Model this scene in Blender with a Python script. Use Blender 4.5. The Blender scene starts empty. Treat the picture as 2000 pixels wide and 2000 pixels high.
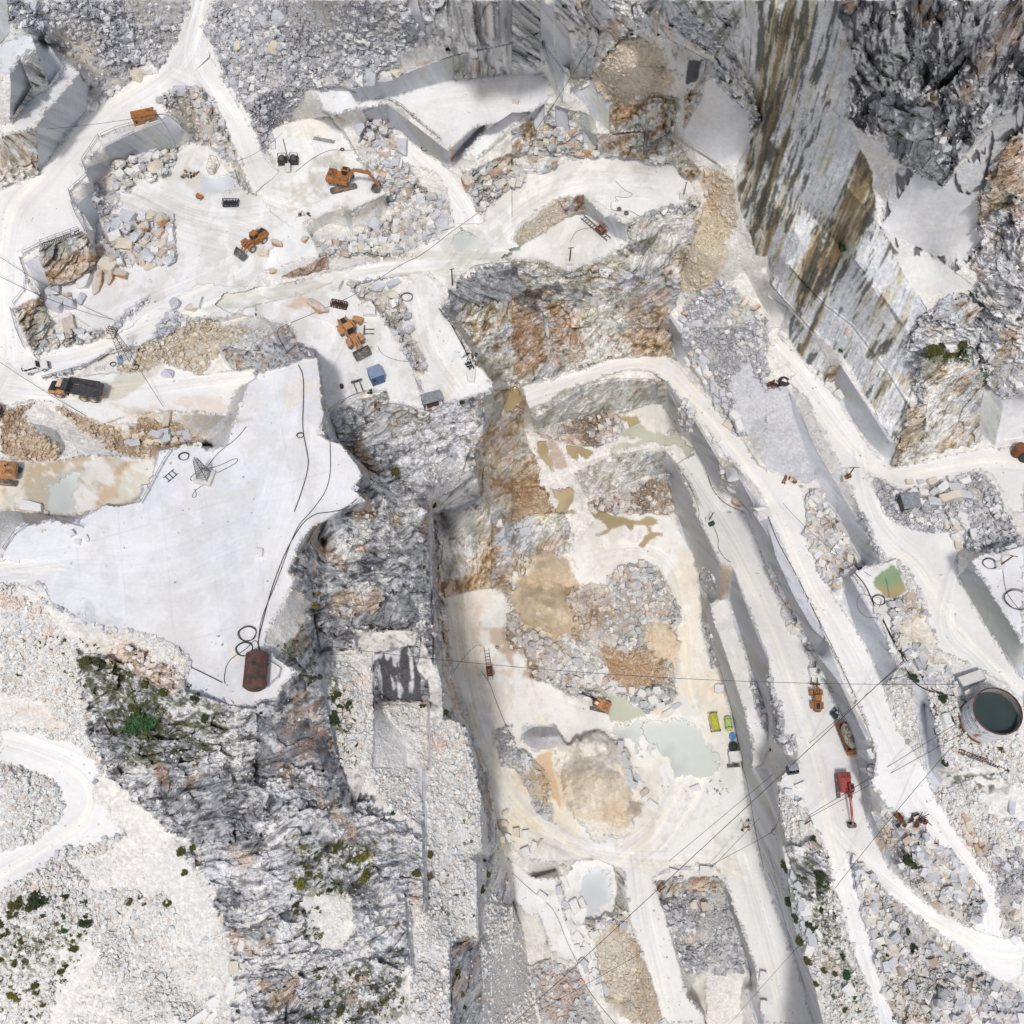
import bpy, bmesh, math, random, time
import numpy as np
from mathutils import Vector, Matrix
T0 = time.time()
R = math.radians
rnd = random.Random(7)
scene = bpy.context.scene
COL = scene.collection

# ---------------------------------------------------------------- camera
TILT, FPX, HC = R(27.6), 2005.0, 245.0
ct, st = math.cos(TILT), math.sin(TILT)
cam = bpy.data.objects.new('camera', bpy.data.cameras.new('camera'))
COL.objects.link(cam)
cam.location = (0, 0, HC); cam.rotation_euler = (TILT, 0, 0)
cam.data.sensor_width = 36; cam.data.lens = FPX / 2000 * 36
cam.data.clip_start = 1; cam.data.clip_end = 6000
scene.camera = cam

def ray(px, py):
    dx = (px - 1000) / FPX; dy = (1000 - py) / FPX
    return dx, dy * ct + st, dy * st - ct
def unproj(px, py, z):
    dx, dy, dz = ray(px, py)
    t = (z - HC) / dz
    return dx * t, dy * t
def proj(X, Y, Z):
    z = Z - HC
    yc = Y * ct + z * st; zc = -Y * st + z * ct
    return 1000 + FPX * X / -zc, 1000 - FPX * yc / -zc

def P(s):
    """'00:x,y[,z] x,y ... 10:x,y' ; tile col,row of 500 units enlarged to 1932"""
    out = []; ox = oy = 0; k = 500 / 1932
    for t in s.split():
        if t[2:3] == ':':
            ox, oy = int(t[0]) * 500, int(t[1]) * 500; t = t[3:]
            if not t: continue
        a = [float(v) for v in t.split(',')]
        out.append((ox + a[0] * k, oy + a[1] * k, a[2] if len(a) > 2 else np.nan))
    return np.array(out)

# ---------------------------------------------------------------- noise
_tab = np.random.RandomState(3).rand(64, 256, 256).astype(np.float32)
def vn(u, v, seed):
    iu = np.floor(u); iv = np.floor(v)
    fu = (u - iu).astype(np.float32); fv = (v - iv).astype(np.float32)
    iu = iu.astype(np.int64); iv = iv.astype(np.int64)
    fu = fu * fu * (3 - 2 * fu); fv = fv * fv * (3 - 2 * fv)
    t = _tab[seed % 64]
    a, b = iu & 255, (iu + 1) & 255; c, d = iv & 255, (iv + 1) & 255
    x0 = t[a, c]; x1 = t[b, c]; y0 = t[a, d]; y1 = t[b, d]
    p = x0 + (x1 - x0) * fu; q = y0 + (y1 - y0) * fu
    return p + (q - p) * fv
def fbm(u, v, scale, octv, seed, gain=0.5):
    s = 0; amp = 1; tot = 0; f = 1.0 / scale
    ca, sa = 0.8, 0.6
    for o in range(octv):
        s = s + amp * vn(u * f + 17.3 * o, v * f + 5.1 * o, seed + o); tot += amp
        u, v = ca * u - sa * v, sa * u + ca * v
        f *= 2.03; amp *= gain
    return s / tot
def ridge(u, v, scale, octv, seed):
    s = 0; amp = 1; tot = 0; f = 1.0 / scale
    for o in range(octv):
        n = 1 - np.abs(2 * vn(u * f + 9.3 * o, v * f + 3.1 * o, seed + o) - 1)
        s = s + amp * n * n; tot += amp
        u, v = 0.8 * u - 0.6 * v, 0.6 * u + 0.8 * v
        f *= 2.1; amp *= 0.5
    return s / tot
def worley(u, v, scale, seed):
    """F1, F2, cell random a, b and the offset to the cell's centre"""
    u = u / scale; v = v / scale
    iu = np.floor(u).astype(np.int64); iv = np.floor(v).astype(np.int64)
    f1 = np.full(u.shape, 9.0, np.float32); f2 = f1.copy()
    ra = np.zeros_like(f1); rb = np.zeros_like(f1); du = np.zeros_like(f1); dv = np.zeros_like(f1)
    A, B, Cc, D = (_tab[(seed + k) % 64] for k in range(4))
    for i in (-1, 0, 1):
        for j in (-1, 0, 1):
            a = (iu + i) & 255; b = (iv + j) & 255
            cx = (iu + i + A[a, b] - u).astype(np.float32); cy = (iv + j + B[a, b] - v).astype(np.float32)
            d = cx * cx + cy * cy
            m = d < f1
            f2 = np.where(m, f1, np.minimum(f2, d))
            ra = np.where(m, Cc[a, b], ra); rb = np.where(m, D[a, b], rb)
            du = np.where(m, cx, du); dv = np.where(m, cy, dv)
            f1 = np.where(m, d, f1)
    return np.sqrt(f1), np.sqrt(f2), ra, rb, du, dv
def sm(x, a, b):
    t = np.clip((x - a) / (b - a), 0, 1)
    return t * t * (3 - 2 * t)
# ---------------------------------------------------------------- levels and surfaces, traced as outlines with heights in metres
# (class, ragged edge in units, outline)
FLOORS = [
 # upper left plaza and haul roads
 ('road', 3, '00:1440,0,97 1360,180 1340,330,95 1180,520 1000,610,92 900,680 700,830,91 550,960 400,1160,90 290,1310 0,1420,89 -80,1450 01:-80,1150 0,1150,79 200,1105,79 380,1100,78.5 600,1190 760,1270,78 1000,1190 1250,1170,77.5 1700,1210,77 1800,1000,77 1932,930 1932,840 1500,900,77.5 1230,800 1100,870,78 900,880,79 700,900 330,930,80 350,870,81 250,740,82 90,400,84 300,310 220,240 155,30,87 00:180,1932,88 310,1850 640,1740 690,1932,89 640,1740 570,1550 520,1460,89 580,1390 680,1380 620,1230,90 780,1100 750,1040 960,990,91 1290,870,92 1190,740 1330,660,94 1500,650,95 1580,420 1540,230,96 1550,100 1640,0,97'),
 ('floor', 0, '01:250,740,82 90,400,84 300,310 220,240 155,30,87 00:180,1932,88 310,1850 640,1740 700,1932,89 620,1640 570,1550 520,1460,89 580,1390 680,1380 620,1230,90 780,1100 750,1040 1290,870,91.5 1190,860 960,960 740,1010 600,1200 500,1450 530,1600 590,1720 300,1800 130,1900,88 01:130,50 190,260 70,390 130,600'),
 ('road', 2, '00:1330,660,94 1500,650,95 1600,750,93 1700,950 1800,1200,89 1870,1400,86.5 1932,1490,86 10:0,1500,85.5 350,1400 250,1320,86 150,1290 60,1180,87 0,1000,89 00:1890,960,90 1800,800,92 1700,600,94 1580,420 1450,560'),
 ('floor', 2, '10:180,1300,86 100,1150 80,1050 130,960 300,900,88 560,880,88 700,1060 850,1310,86.5 990,1460,86 720,1590,86 650,1550,85.5 350,1690,84 440,1830,83 100,1932 0,1700,83.5 0,1450,85.5'),
 # working floor of the upper left quarry
 ('floor', 4, '00:830,1560,82 720,1400 900,1290 1000,1180,82 1330,1150 1440,1060,83 1640,1130 1760,1330 1850,1440,84 1932,1480,85 10:0,1450,85.5 160,1640,84.5 440,1830,83 470,1932,82.5 11:60,110 -0,180,82 01:1932,240 1930,480,81 1850,440 1550,470,81 1430,480 1300,560 1100,660,81 840,720 640,840,80.5 330,920,80.5 350,870 250,740,81.5 420,680 750,600,81.5 700,560 500,420,82 380,480 300,300 400,235 560,190 720,110 740,0,82 00:730,1800 720,1700'),
 ('road', 6, '01:1932,240,82 1500,200,82 1200,400,81.5 1000,520,81 800,620,81 500,700,81 290,760,81 350,860 330,920,80.5 640,840 840,720,80.5 1100,660 1300,560 1430,480,81 1550,470 1932,320,81.5'),
 # marble platform upper middle, slab beside it
 ('plateau', 0, '10:960,740,99 1500,600,100 1932,560,101 20:240,560,101 330,700 250,780,100 150,840 0,900,99.5 10:1650,960,98.5 1460,1130,98 1180,880,98.5 1050,780'),
 ('plateau', 0, '10:1560,1170,92 1680,1190,91 1932,960,94 20:140,840,96 60,850,96 10:1932,850,96 1700,1010,94'),
 ('road', 4, '10:1060,960,90 1150,1050 1460,1270,88.5 1560,1350,87.5 1640,1500,86 1720,1680,84.5 1500,1720,84 1440,1480,86 1380,1330 1280,1270 1100,1250,88 1060,1100,89'),
 ('plateau', 4, '10:440,680,100 640,650,101 760,690 760,770 960,740,99.5 960,790,99 700,830 600,860,97 500,830'),
 ('floor', 3, '10:1500,1700,84 1720,1680,84 1740,1560,85 1932,1400,87 20:60,1370 170,1240,88 350,1240 500,1150 620,1190,88 750,1180 900,1195 1050,1230 1180,1220,88 1340,1370,88 1380,1440 1290,1530 1230,1560,87.5 1050,1640,87 880,1640 760,1590 600,1490 540,1470,87 350,1500 200,1590 60,1700,85 0,1790,84 50,1850 300,1932,82.5 21:0,20 11:1932,20,82.5 1740,40 1600,100,81.5 1520,190 1430,240,81 1300,120 1240,130,81.5 1180,70 1250,60,82.5 10:1150,1900 1350,1800,83.5'),
 ('floor', 2, '20:540,1600,80 620,1650 750,1780 880,1840,80 720,1932 21:560,60 480,100,79 400,110 250,40 0,20,80.5 20:-200,1932,81.5 50,1860 150,1810 320,1690 430,1640'),
 ('floor', 0, '20:540,1470,87 600,1500 740,1590 850,1640 940,1660,86.5 900,1680 830,1690 760,1600 700,1650 620,1560'),
 ('wetroad', 4, '11:1240,130,81.5 1180,140 700,195,80.8 560,240 350,290,80.5 100,345 0,370,80.3 -160,440,80.2 -300,380 -250,280,81 -60,260 0,240,81 300,190,81.5 550,125,82 800,60 1150,0,83 10:1200,1900 1400,1800,83.5 1650,1790 1760,1860,83 1932,1890 11:1800,40 1600,110,81.7 1400,130'),
 # two platforms above the gorge
 ('floor', 0, '11:640,175,81 700,220 790,340 870,335,80 920,420 1050,600 1180,850,78.5 1215,960 1280,1190,77 1150,1130 1000,1110,77 980,1010 830,1025 650,1090 540,1160,77 500,1020 470,760,79 440,700 350,680,80 260,640 300,580 240,510 130,500,80.5 60,480 0,420 0,370,81 350,290'),
 ('floor', 1, '11:1300,140,81 1400,270 1380,400,80.3 1450,500 1530,620 1600,750,78.5 1700,850 1780,950,78 1790,1010 1480,1110,77 1400,1120 1275,1170,77 1255,1010 1200,880 1290,850,78 1170,640 1150,420,80 1090,300 1220,160'),
 # big white marble plateau
 ('plateau', 0, '11:460,765,95 350,780 150,850 20,870,94.5 01:1932,920,94 1870,960 1830,1080 1750,1280,94 1710,1430 1560,1470,93 1500,1420 1200,1470,93 1180,1560 1100,1740 1030,1860 900,1890,92 780,1880 700,1932 02:680,10 600,60 500,90,91.5 390,50 280,95 190,90 120,110,91 10,330,90.5 0,420 -80,560 20,545,89 320,545 400,700,90 560,820 700,880,91 1000,900 1150,940 1300,1000,92 1420,1100 1430,1180 1390,1250 1400,1350,91.5 1560,1400 1750,1460 1932,1485,91.5 12:0,1450 150,1425,91.5 200,1310 330,1210,92 240,1170 130,1090,92 60,1010 90,880 180,750,92.5 250,620 290,500 240,460 330,230,93 430,110 560,50,93 11:620,1932 700,1890 830,1850,93 730,1760 800,1660 770,1590 640,1420,94 540,1390 465,1340 515,1200,94.5 490,1100 480,900'),
 ('road', 10, '02:-80,360,89.5 60,380 300,370,90.5 600,400,91 300,480 320,545,90 20,550,89.5 -80,560,89'),
 # lower left road
 ('road', 8, '02:0,1640,72 200,1650,72 330,1700,72 600,1740 650,1840,72 780,1932,70 03:800,120,68 900,250,66 1000,480,63 800,560 500,600,65 400,690 200,840,66 0,960,66 -80,990 03:-80,680 0,640,68 250,540,68 430,400,68.5 480,280 440,130,70 350,50 150,0,71 02:0,1900,72'),
 # ponded floor left edge
 ('wetfloor', 6, '01:0,1530,79 180,1530,79 300,1560 600,1520,79 870,1512 1180,1530 1150,1650 1000,1860 820,1890,79 700,1920 02:600,20 450,30,79 150,0,78.5 0,0,78.5 -80,0'),
 # road one: arc over the pit then down the right side
 ('road', 2, '21:70,975,50 300,925 560,850 700,780,51 1000,757 1170,760,52 1280,850 1500,1100,54 1700,1330,55 1860,1580,56 1932,1620,56 31:100,1650,57 260,1740,57 32:300,0,57 290,180 380,420 500,640,57 640,850 760,1040 860,1300,56.5 920,1450 980,1650 1060,1740 1190,1932,56 33:1240,170,55 1340,330 1450,530 1600,730,51 1720,900 1760,1100,48 1790,1280,46 1770,1400 1650,1300 1500,1220,45 1610,1150 1630,1050,48 1600,900 1500,780,51 1300,600 1130,430,54 900,300 780,130,55 32:820,1850,56 800,1750 740,1600,56.5 660,1390 550,1170 430,940,57 350,750 250,560 150,350 60,150 0,30,57 22:1800,-30 21:1932,1890,56 1850,1760 1700,1590,56 1600,1500 1480,1310 1350,1170 1250,1050,54 1160,940,53 1040,870 880,860 700,910 400,1010,51 270,1105 130,1150,50'),
 # road two with the loader and the red excavator
 ('shelf', 5, '21:740,1500,31 870,1190,31 1000,1130 1140,1110,32 1210,1230 1270,1350,32 1340,1390 1400,1510,33 1540,1770,33.5 1600,1900 22:1600,0 1440,0,33 21:1400,1880 1310,1700 1240,1580,32 1170,1455 1080,1410,31.5 900,1450'),
 ('road', 3, '21:1340,1500,33 1400,1510 1540,1770,33.5 1620,1932,34 22:1750,0,35 1830,180,36 1932,420,37 32:0,420 100,610,38.5 210,810 300,970,40 360,1090 400,1210,41 480,1400 560,1600,42 640,1790,42.5 690,1932,43 33:740,340,43 800,530 900,730,43 1150,980 1400,1150,43.5 1610,1240 1790,1290,44 1932,1260,44 1932,1560,41.5 1800,1640,41 1650,1560 1500,1420,42 1250,1230 900,950,43 720,740 610,640,43 660,850 700,1000,40 800,1400,38 900,1750 985,1932,36 820,1932,36 760,1700 650,1400,38 560,1100 490,850,41 430,620 370,470 310,440,42.5 300,300 60,120,42 32:210,1932 220,1800 200,1690 110,1690,42 60,1480 0,1200,41 22:1932,1080 1820,830,40 1665,405,39 1570,395 1470,165,37 1385,0,36 1330,0 21:1400,1932 1330,1760,34 1240,1580,33'),
 # narrow bench
 ('floor', 0, '22:1490,690,24 1560,660 1640,670,24 1690,880 1760,1050 1830,1300,23 1900,1450 1932,1570,22.5 32:0,1680 0,1800 22:1900,1900,21 1820,1932,20.5 1810,1750,21 1750,1500 1680,1280,23 1600,1040 1530,850'),
 # pit floor
 ('pit', 2, '12:1430,640,8 1650,590 1760,575,9 1932,640 22:0,450,12 440,300,15 560,130,15 620,60,15 850,0 1180,20,14 1260,130,14 1360,300,13 1420,500,12 1440,800,10 1550,1200,6 1640,1480,3 1740,1932,1 23:1760,200 1850,600,0.5 1900,800,0 1600,830,0 1520,740 1250,740,0 1050,830,0 1000,900 800,760 600,680,0 400,710 340,725 150,710,0 0,620 13:1932,560 1820,450 1780,200,1 1740,0 12:1740,1932,1 1650,1750,1.5 1590,1500,2 1480,1180,4 1440,850,6'),
 ('road', 3, '23:850,740,0 1050,830,0 1110,970,0 1180,1200,0 1280,1550,-1 1320,1720 1440,1850,-2 1460,1932,-2 1150,1932,-2 1050,1600,-1 970,1380 880,1150,0 860,1000 850,850,0'),
 ('road', 2, '23:1600,832,0 1900,800,0 33:0,900,0 150,1300,0 250,1600 340,1932,-1 23:1900,1932,-1 1880,1800,-1 1830,1500,-1'),
 ('floor', 2, '23:370,830,-6 480,700,-5 650,690 760,740,-5 800,900 770,1080 700,1150,-6 560,1180 440,1190,-6.5 400,1000,-6'),
 ('floor', 2, '23:0,700,-4 60,740 150,830,-4 340,840,-5 380,1050 430,1210,-7 500,1250 620,1370,-9 680,1650 720,1780,-11 600,1650 480,1480,-9 340,1440 280,1350 260,1250,-7 200,1120 100,1100,-5 20,1000,-5'),
 ('gravelfloor', 3, '23:1400,1540,-9 1600,1580,-9 1750,1600,-9 1720,1750 1740,1932,-11 1460,1932,-11 1450,1840 1340,1700,-9'),
 # right side upper road and yard
 ('road', 3, '31:0,700,64 100,620 200,720 330,850,64 430,950 560,1150,63.5 650,1280 800,1500 900,1590,63.5 960,1610 1250,1530,65 1600,1450,67 1932,1440,68 1932,1932,68 1850,1932 1800,1850,68 1750,1750 1690,1650,67 1600,1620 1300,1715,65 1000,1780,64.5 870,1700 750,1630,64 800,1760 890,1932,64 32:930,70,64 1060,130 1400,150,66 1500,240,66 1430,330 1430,490,65 1550,690 1700,940,65 1860,1190 1932,1270,65 1932,1500 1800,1300 1560,1180,64.5 1350,1080 1200,1020 1130,900,64 1200,800 1190,700 1100,560 1000,400 950,350,64 890,370 830,300 760,130,64 31:700,1932,64 650,1800 590,1650,63.5 500,1500 400,1300 300,1080,63.5 160,960,63 0,880,63'),
 ('plateau', 0, '32:1530,370,76 1650,310 1750,310 1932,250,77 1932,1010,76 1850,880 1700,640,76'),
 ('floor', 2, '32:640,470,65 720,420 900,380,65 970,350 1000,400 1090,570,64.5 1190,720 1150,740 1060,600 1000,640 900,680 960,850,64.5 960,1000 1010,1090,64 940,1090 870,850,65 780,700 700,560'),
 # left marble block, three steps
 ('plateau', 2, '00:0,570,113 75,560,113 150,440,113 270,375,113 250,290 180,260 0,330'),
 ('plateau', 2, '00:90,920,103 210,760 340,690 440,600,103 490,500 540,500 600,548,103 370,830,102.5 335,840 275,960,102 0,1035,102 0,930'),
]
# height guides for everything between: breaklines (open) with a height on every listed point
LINES = [
 '00:340,290,108 470,490,104','00:370,640,103 470,490,104','00:80,600,113 75,905,104','00:680,650,93 690,800,92 480,1020,91 300,1310,90',
 '00:80,0,112 600,0,110 1100,0,104 1400,0,98','00:300,300,104 700,500,97','00:0,1300,91',
 '10:0,0,110 500,0,124 1140,0,126','10:100,400,104 600,400,108 1090,420,111','10:300,640,101 700,640,103','10:1150,100,124 1290,330,112 1300,360,112',
 '10:650,680,104.5 760,660,105 1100,560,106 1300,480,107 1490,420,108 1500,560,101','10:1500,0,135 1932,0,135 20:210,0,134',
 '10:1490,420,110 1932,330,116 20:210,240,116 220,300,113','20:220,300,112 390,540,105.5','20:230,310,110 380,760,101','20:330,0,135 420,240,120 640,210,120 620,0,135',
 '20:400,540,106 440,600,104 600,580,104','20:680,740,101.5 850,700,102.5 1230,760,102.5','20:860,280,120 650,500,110 1150,500,112','20:740,800,100 960,795,100.5 1150,750,101',
 '20:600,1000,94.5 730,1010,94 960,990,94 1160,1000,94 1260,1070,94 1540,1230,93','20:520,850,98 550,1000,92 640,1150,88.5','20:0,1180,87.5 170,1190,88','20:170,900,95 240,780,99',
 '20:1160,280,126 1530,480,122','20:1110,180,134 1550,400,130','20:1300,740,105 1450,620,120 1500,590,121','20:1550,600,122 1800,870,108','20:1300,970,99 1300,1060,95.5 1580,1240,94','20:1780,900,108 1780,1230,94',
 '20:1180,0,150 1700,0,152 30:0,0,148','20:1740,400,130 1880,900,108','20:1000,1120,91 1320,1340,88.5',
 '30:200,0,150 1000,0,158 1932,0,165','30:550,300,141 560,950,126','30:1170,720,141 1000,1240,120','30:1932,700,138 1320,1410,117','30:0,1040,112 200,1290,106','30:300,600,133 540,880,127','30:640,1260,116 860,1490,109',
 '30:860,1720,105.5 1240,1932,98','30:600,1410,112 870,1720,105','20:1890,1130,104 30:0,1500,98 190,1720,94 330,1932,91','30:230,1530,98 570,1880,91','30:1600,1932,103 1932,1500,118',
 '31:0,185,79 330,540,74.5 560,760,72.5 970,1410,70.5','31:20,215,77.5 320,570,73','31:560,830,72 920,1400,70.3','31:0,300,73 150,390,70 80,560,64.5','31:160,620,64.5 310,830,64 500,950,64 600,1170,63.7 760,1420,63.6 930,1570,63.6',
 '31:130,50,89 450,370,83 640,510,81 900,850,79 1080,1140,77','31:150,70,87.5 440,390,82 620,530,80 880,870,78 1060,1150,76','31:640,0,104 800,200,97 1000,480,91 1100,620,88','31:650,30,102 980,500,89',
 '31:1050,1150,77 1000,1380,66 960,1540,64','31:1200,1140,77 1150,1500,65','31:1600,1100,78 1600,1380,68','31:1150,780,86 1600,780,86 1700,900,82','31:1680,950,80 1720,1000,80','31:1400,50,102','31:1900,300,104','31:1900,800,88','31:1720,1400,69 1932,1360,70','31:1932,1050,84',
 '20:1400,1350,88 1500,1600,84 1400,1850,80 21:1300,0,77 1360,200,71 1230,360,63.5','20:1932,1700,90 21:1932,120,75','21:1750,110,72 1900,400,66 1932,430,66','21:1650,200,70 1500,500,63 1932,650,63',
 '21:1170,350,64 1180,440,63 1280,600,62 1310,740,57 1340,860,54','21:1180,560,52.5 1230,740,52.3','21:1350,760,58 1430,620,60','21:1400,830,57 1680,1200,58 1750,1500,58.5','21:1800,800,63 1600,900,60','31:160,1050,60 200,1230,58.5 350,1640,57.3','31:370,1760,57.5 520,1932,57.5 32:650,260,57.5 740,420,57.5 640,440,57.5',
 '21:860,0,80 700,200,74 500,150,77 200,220,72 0,130,76','21:1100,100,78 900,300,70 600,400,62 300,350,64 150,300,66','21:250,470,60 280,760,52 150,880,50.5','21:1170,560,54 900,650,53 850,740,51.5','21:0,940,49.5',
 '21:170,1220,48 560,970,49.5 880,930,50.5 1140,940,51','21:170,1320,36 400,1250,34.5 700,1180,33.5 1130,1110,33','21:1070,960,50.5 1070,1080,34','21:1165,980,50.5 1280,1200,50.5 1275,1350,33.5',
 '21:1350,1190,54 1590,1590,54 1570,1780,35','21:1690,1620,54 1830,1880,54 22:1820,0,55 1932,170,55.5','21:1660,1800,36 1800,1932,37 22:1830,140,37.5',
 '21:0,1000,47 100,1140,46 60,1200,37 180,1550,30 190,1700,26','21:180,1560,29 480,1580,28 700,1500,30','21:480,1640,28 580,1820,17.5 1150,1640,16.5 1200,1650,16','21:780,1500,30.5 1070,1430,31 1165,1480,32','21:1165,1700,16 1225,1932,14.5',
 '21:300,1750,26 450,1760,23 560,1860,17','21:0,1700,26 100,1900,20','22:0,100,17 420,0,18','12:1400,0,18 1500,300,15 1430,480,12 1400,640,8.5','12:1932,200,17 22:300,200,15.5',
 '22:1250,20,15 1380,400,13','22:1410,560,13 1430,430,16 1570,650,22 1600,660,24','22:1385,10,36 1470,180,36.7 1570,400,38','22:1640,420,38 1600,640,24.5','22:1675,440,38.5 1820,850,39.5 1932,1110,40.5','22:1650,680,24.2 1750,1000,23.5 1932,1560,22.8',
 '22:1500,1040,7.5 1550,1190,6.3 1650,1480,3.3 1740,1920,1.3','23:1765,180,1.5 1850,560,1 1890,800,0.5','23:1810,0,20 1932,250,21 33:60,500,24 100,800,22 130,1000,20','33:70,200,38 130,450,38 150,800,36 200,1200,33 340,1600,30 420,1932,28','33:60,950,0.5 250,1560,0.5 345,1932,-0.5','33:0,600,10 100,1000,10',
 '22:1932,1700,20.5 32:100,1720,41','33:560,1400,36 700,1932,33','33:150,640,38 300,500,41','33:750,800,42 1100,1160,40 1400,1500,39 1600,1932,34','33:1100,1932,32 1300,1600,34','33:1700,1700,40 1932,1800,38',
 '33:850,330,53 900,430,50 1000,700,48 1300,1100,45','33:1400,800,50','33:1260,160,55 1500,300,57 1900,250,60','33:1700,600,57 1900,900,53 1850,1150,48','33:1310,140,56 1215,0,56.3 32:1180,1450,57','32:1090,1300,63 1180,1280,63.5 1280,1650,63.5 1330,1932,63','32:1110,1500,57 1200,1932,56.5','32:1350,1300,64 1700,1800,63.5 1932,1932,63',
 '32:570,590,57.5 650,850,57.2 870,1300,57 930,1450,57','32:620,480,64.5 680,590,64.5 780,770,64.5 930,1010,64 965,1190,63.5 880,1300,58','32:1010,780,64 1050,1000,64 1200,1200,64','32:1450,500,65.5 1550,700,65.5 1720,960,65.5 1932,1260,65.5','31:800,1700,64.5 1200,1850,66 1700,1700,67.5','32:1400,0,67.5 1932,180,69 1600,290,67','32:1440,330,67 1520,350,70',
 '32:520,0,58 560,500,57.5','32:0,100,56.5 60,330,56.3 200,640,56.3 340,880,56.5 430,960,56.5','32:70,560,40 210,800,40 300,950,40.5','32:350,1060,41 430,950,55','32:380,1080,55.5 550,1300,55.8 740,1710,55.5','32:480,1380,41.5 640,1720,43','33:640,0,44 750,0,54 770,150,54','33:650,80,43.5 720,330,43.5','33:780,330,50 850,480,48',
 # left: gorge, central rock mass
 '11:520,1180,92 560,1370,92 720,1530,91','11:545,1170,76.5 620,1380,66 740,1500,60 850,1600,56 1100,1700,54','11:560,1155,76.5 830,1040,76.5 990,1030,76.5','11:700,1400,64 900,1250,69 1270,1200,76','11:1290,1200,76 1500,1140,76.5 1780,1030,77','11:1720,1140,74 1710,1390,66 1640,1420,63 1680,1800,52','11:1200,1500,62 1500,1500,62','11:1300,1932,52 1000,1750,54','11:1800,1140,60 1720,1420,42 1700,1800,28','11:1932,1000,49 1850,1200,45','11:1300,1750,56',
 '11:1000,1850,60 820,1750,85','12:600,60,88 700,0,80 1000,0,58','12:500,200,70 560,500,64 430,760,62 480,1060,52','12:700,300,62 1250,300,54','12:700,600,57 1240,620,50.5','12:740,915,50.5 1100,890,50 1290,960,49','12:440,770,58 480,1060,51.5 750,1030,50.5','12:760,930,50 1220,910,50 1190,1000,49.5 900,1070,49.5','12:910,1060,49 1150,1010,49','12:930,1370,41 1000,1420,40.5 1300,1450,40','12:880,1080,49.5 880,1400,48.5 870,1932,47.5','12:900,1420,42 1120,1700,42 13:1150,0,41.5',
 '12:1310,0,47 1320,400,47 1340,700,46 1350,1100,45.5 1400,1300,45 1410,1560,44','12:1240,950,48.5 1340,1150,46','12:1310,1480,44 1320,1932,42','12:1295,1480,40 1300,1932,39','12:1345,0,25 1370,500,14 1400,900,10 1480,1250,6 1560,1480,5 1720,1770,4','12:1420,1560,42 1580,1600,40 1660,1932,36 13:1690,200,35 1700,600,33 1720,700,22','13:1720,20,18 1800,400,12 1880,650,4 23:0,960,-2','12:1600,1500,10 1700,1750,8','13:1900,680,-3 23:130,830,-10 330,760,-11',
 '12:150,1120,90 430,780,66','12:300,1250,88 480,1100,60','12:540,1350,53 620,1932,47','12:520,1100,51.5 870,1200,50','12:640,1932,46 13:750,300,45','12:200,1350,89 400,1600,70 500,1932,58','12:0,1480,90 100,1700,78 0,1932,72',
 '02:1410,1370,90 1500,1600,80 1400,1932,70','02:600,900,88 400,1200,82 330,1650,72.5','02:0,620,88 0,1300,80','02:900,1000,88 900,1500,76','02:1200,1100,90 1000,1932,70',
 '13:0,400,64 400,200,58 700,300,50','13:860,0,47 940,250,46.5 1250,450,44 1270,900,43 1280,1090,42.5','13:1290,400,40.5 1300,1100,39','13:200,800,55 600,700,50 1100,700,45','13:0,1300,54 600,1200,48 1100,1000,44','13:1120,950,43.5 1170,1490,42','13:1160,950,40 1200,1500,38','13:0,1900,48 600,1700,42 1100,1800,38','13:1460,1280,36 1465,1932,34','13:1490,1290,33 1490,1932,28','13:1660,700,32 1680,1280,30','13:1690,700,26 1700,1290,24','13:1932,1000,8 1932,1932,-4','13:1750,900,22 1780,1932,14',
 '03:0,1000,65 500,700,64 900,600,62 1200,900,60 1700,1300,55','03:0,1500,56 600,1500,54 1300,1500,52 1600,1932,47','03:0,1932,48 900,1932,46','03:800,0,70 1100,350,66 1350,550,63','03:0,0,73 300,200,71 0,500,69','03:1800,100,66 1932,700,57',
 '23:0,0,1','23:380,860,-6 430,1180,-7','23:500,1180,-6 650,1160,-6 800,1020,-4','23:640,1400,-10 700,1700,-13 850,1760,-13 960,1500,-4 860,1200,-1','23:870,1932,-14 1100,1932,-4','23:0,1000,-9 100,1300,-13 150,1700,-14 200,1932,-15','23:200,1400,-12 500,1700,-12 600,1932,-14','23:260,1300,-10 480,1500,-11',
 '23:1120,990,-5 1290,925,-7 1600,920,-7 1690,1200,-8 1800,1540,-9 1810,1640,-8','23:1590,840,-0.5 1700,1080,-1 1830,1490,-1','23:1100,850,-0.5 1300,740,-0.3 1500,780,-0.3','23:1330,1350,-9 1600,1300,-9','23:1770,1660,-6 1860,1932,-7',
 '12:1700,740,6.5 1690,880,5.5 1880,880,6','12:1700,900,5 1720,1230,4','12:1780,1280,4 1932,1640,3 13:1932,100,1','22:0,0,16 0,250,14','01:380,1160,78 1000,1400,76 1600,1430,76','01:0,1200,79 520,1500,79','01:1700,1050,77 1750,1200,77','01:830,730,80.3 1100,640,80.5','01:1150,280,81.5 900,510,81','01:1420,360,81.5 1380,580,81',
 '01:340,920,79.5 830,740,79.2 1230,690,79 1600,520,79 1932,440,79.5','01:1932,600,86 11:0,760,88','01:1680,700,83 1932,760,86','01:1650,720,78 1760,940,77.5','11:100,520,83 200,760,92','11:240,640,82 440,740,93',
 '01:0,60,88 190,50,87','01:200,70,87 370,430,83','00:720,1760,82.5 740,1932,82','00:330,1870,88 630,1760,88','01:160,400,84 330,320,85','01:380,500,82 255,730,81.8',
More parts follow.
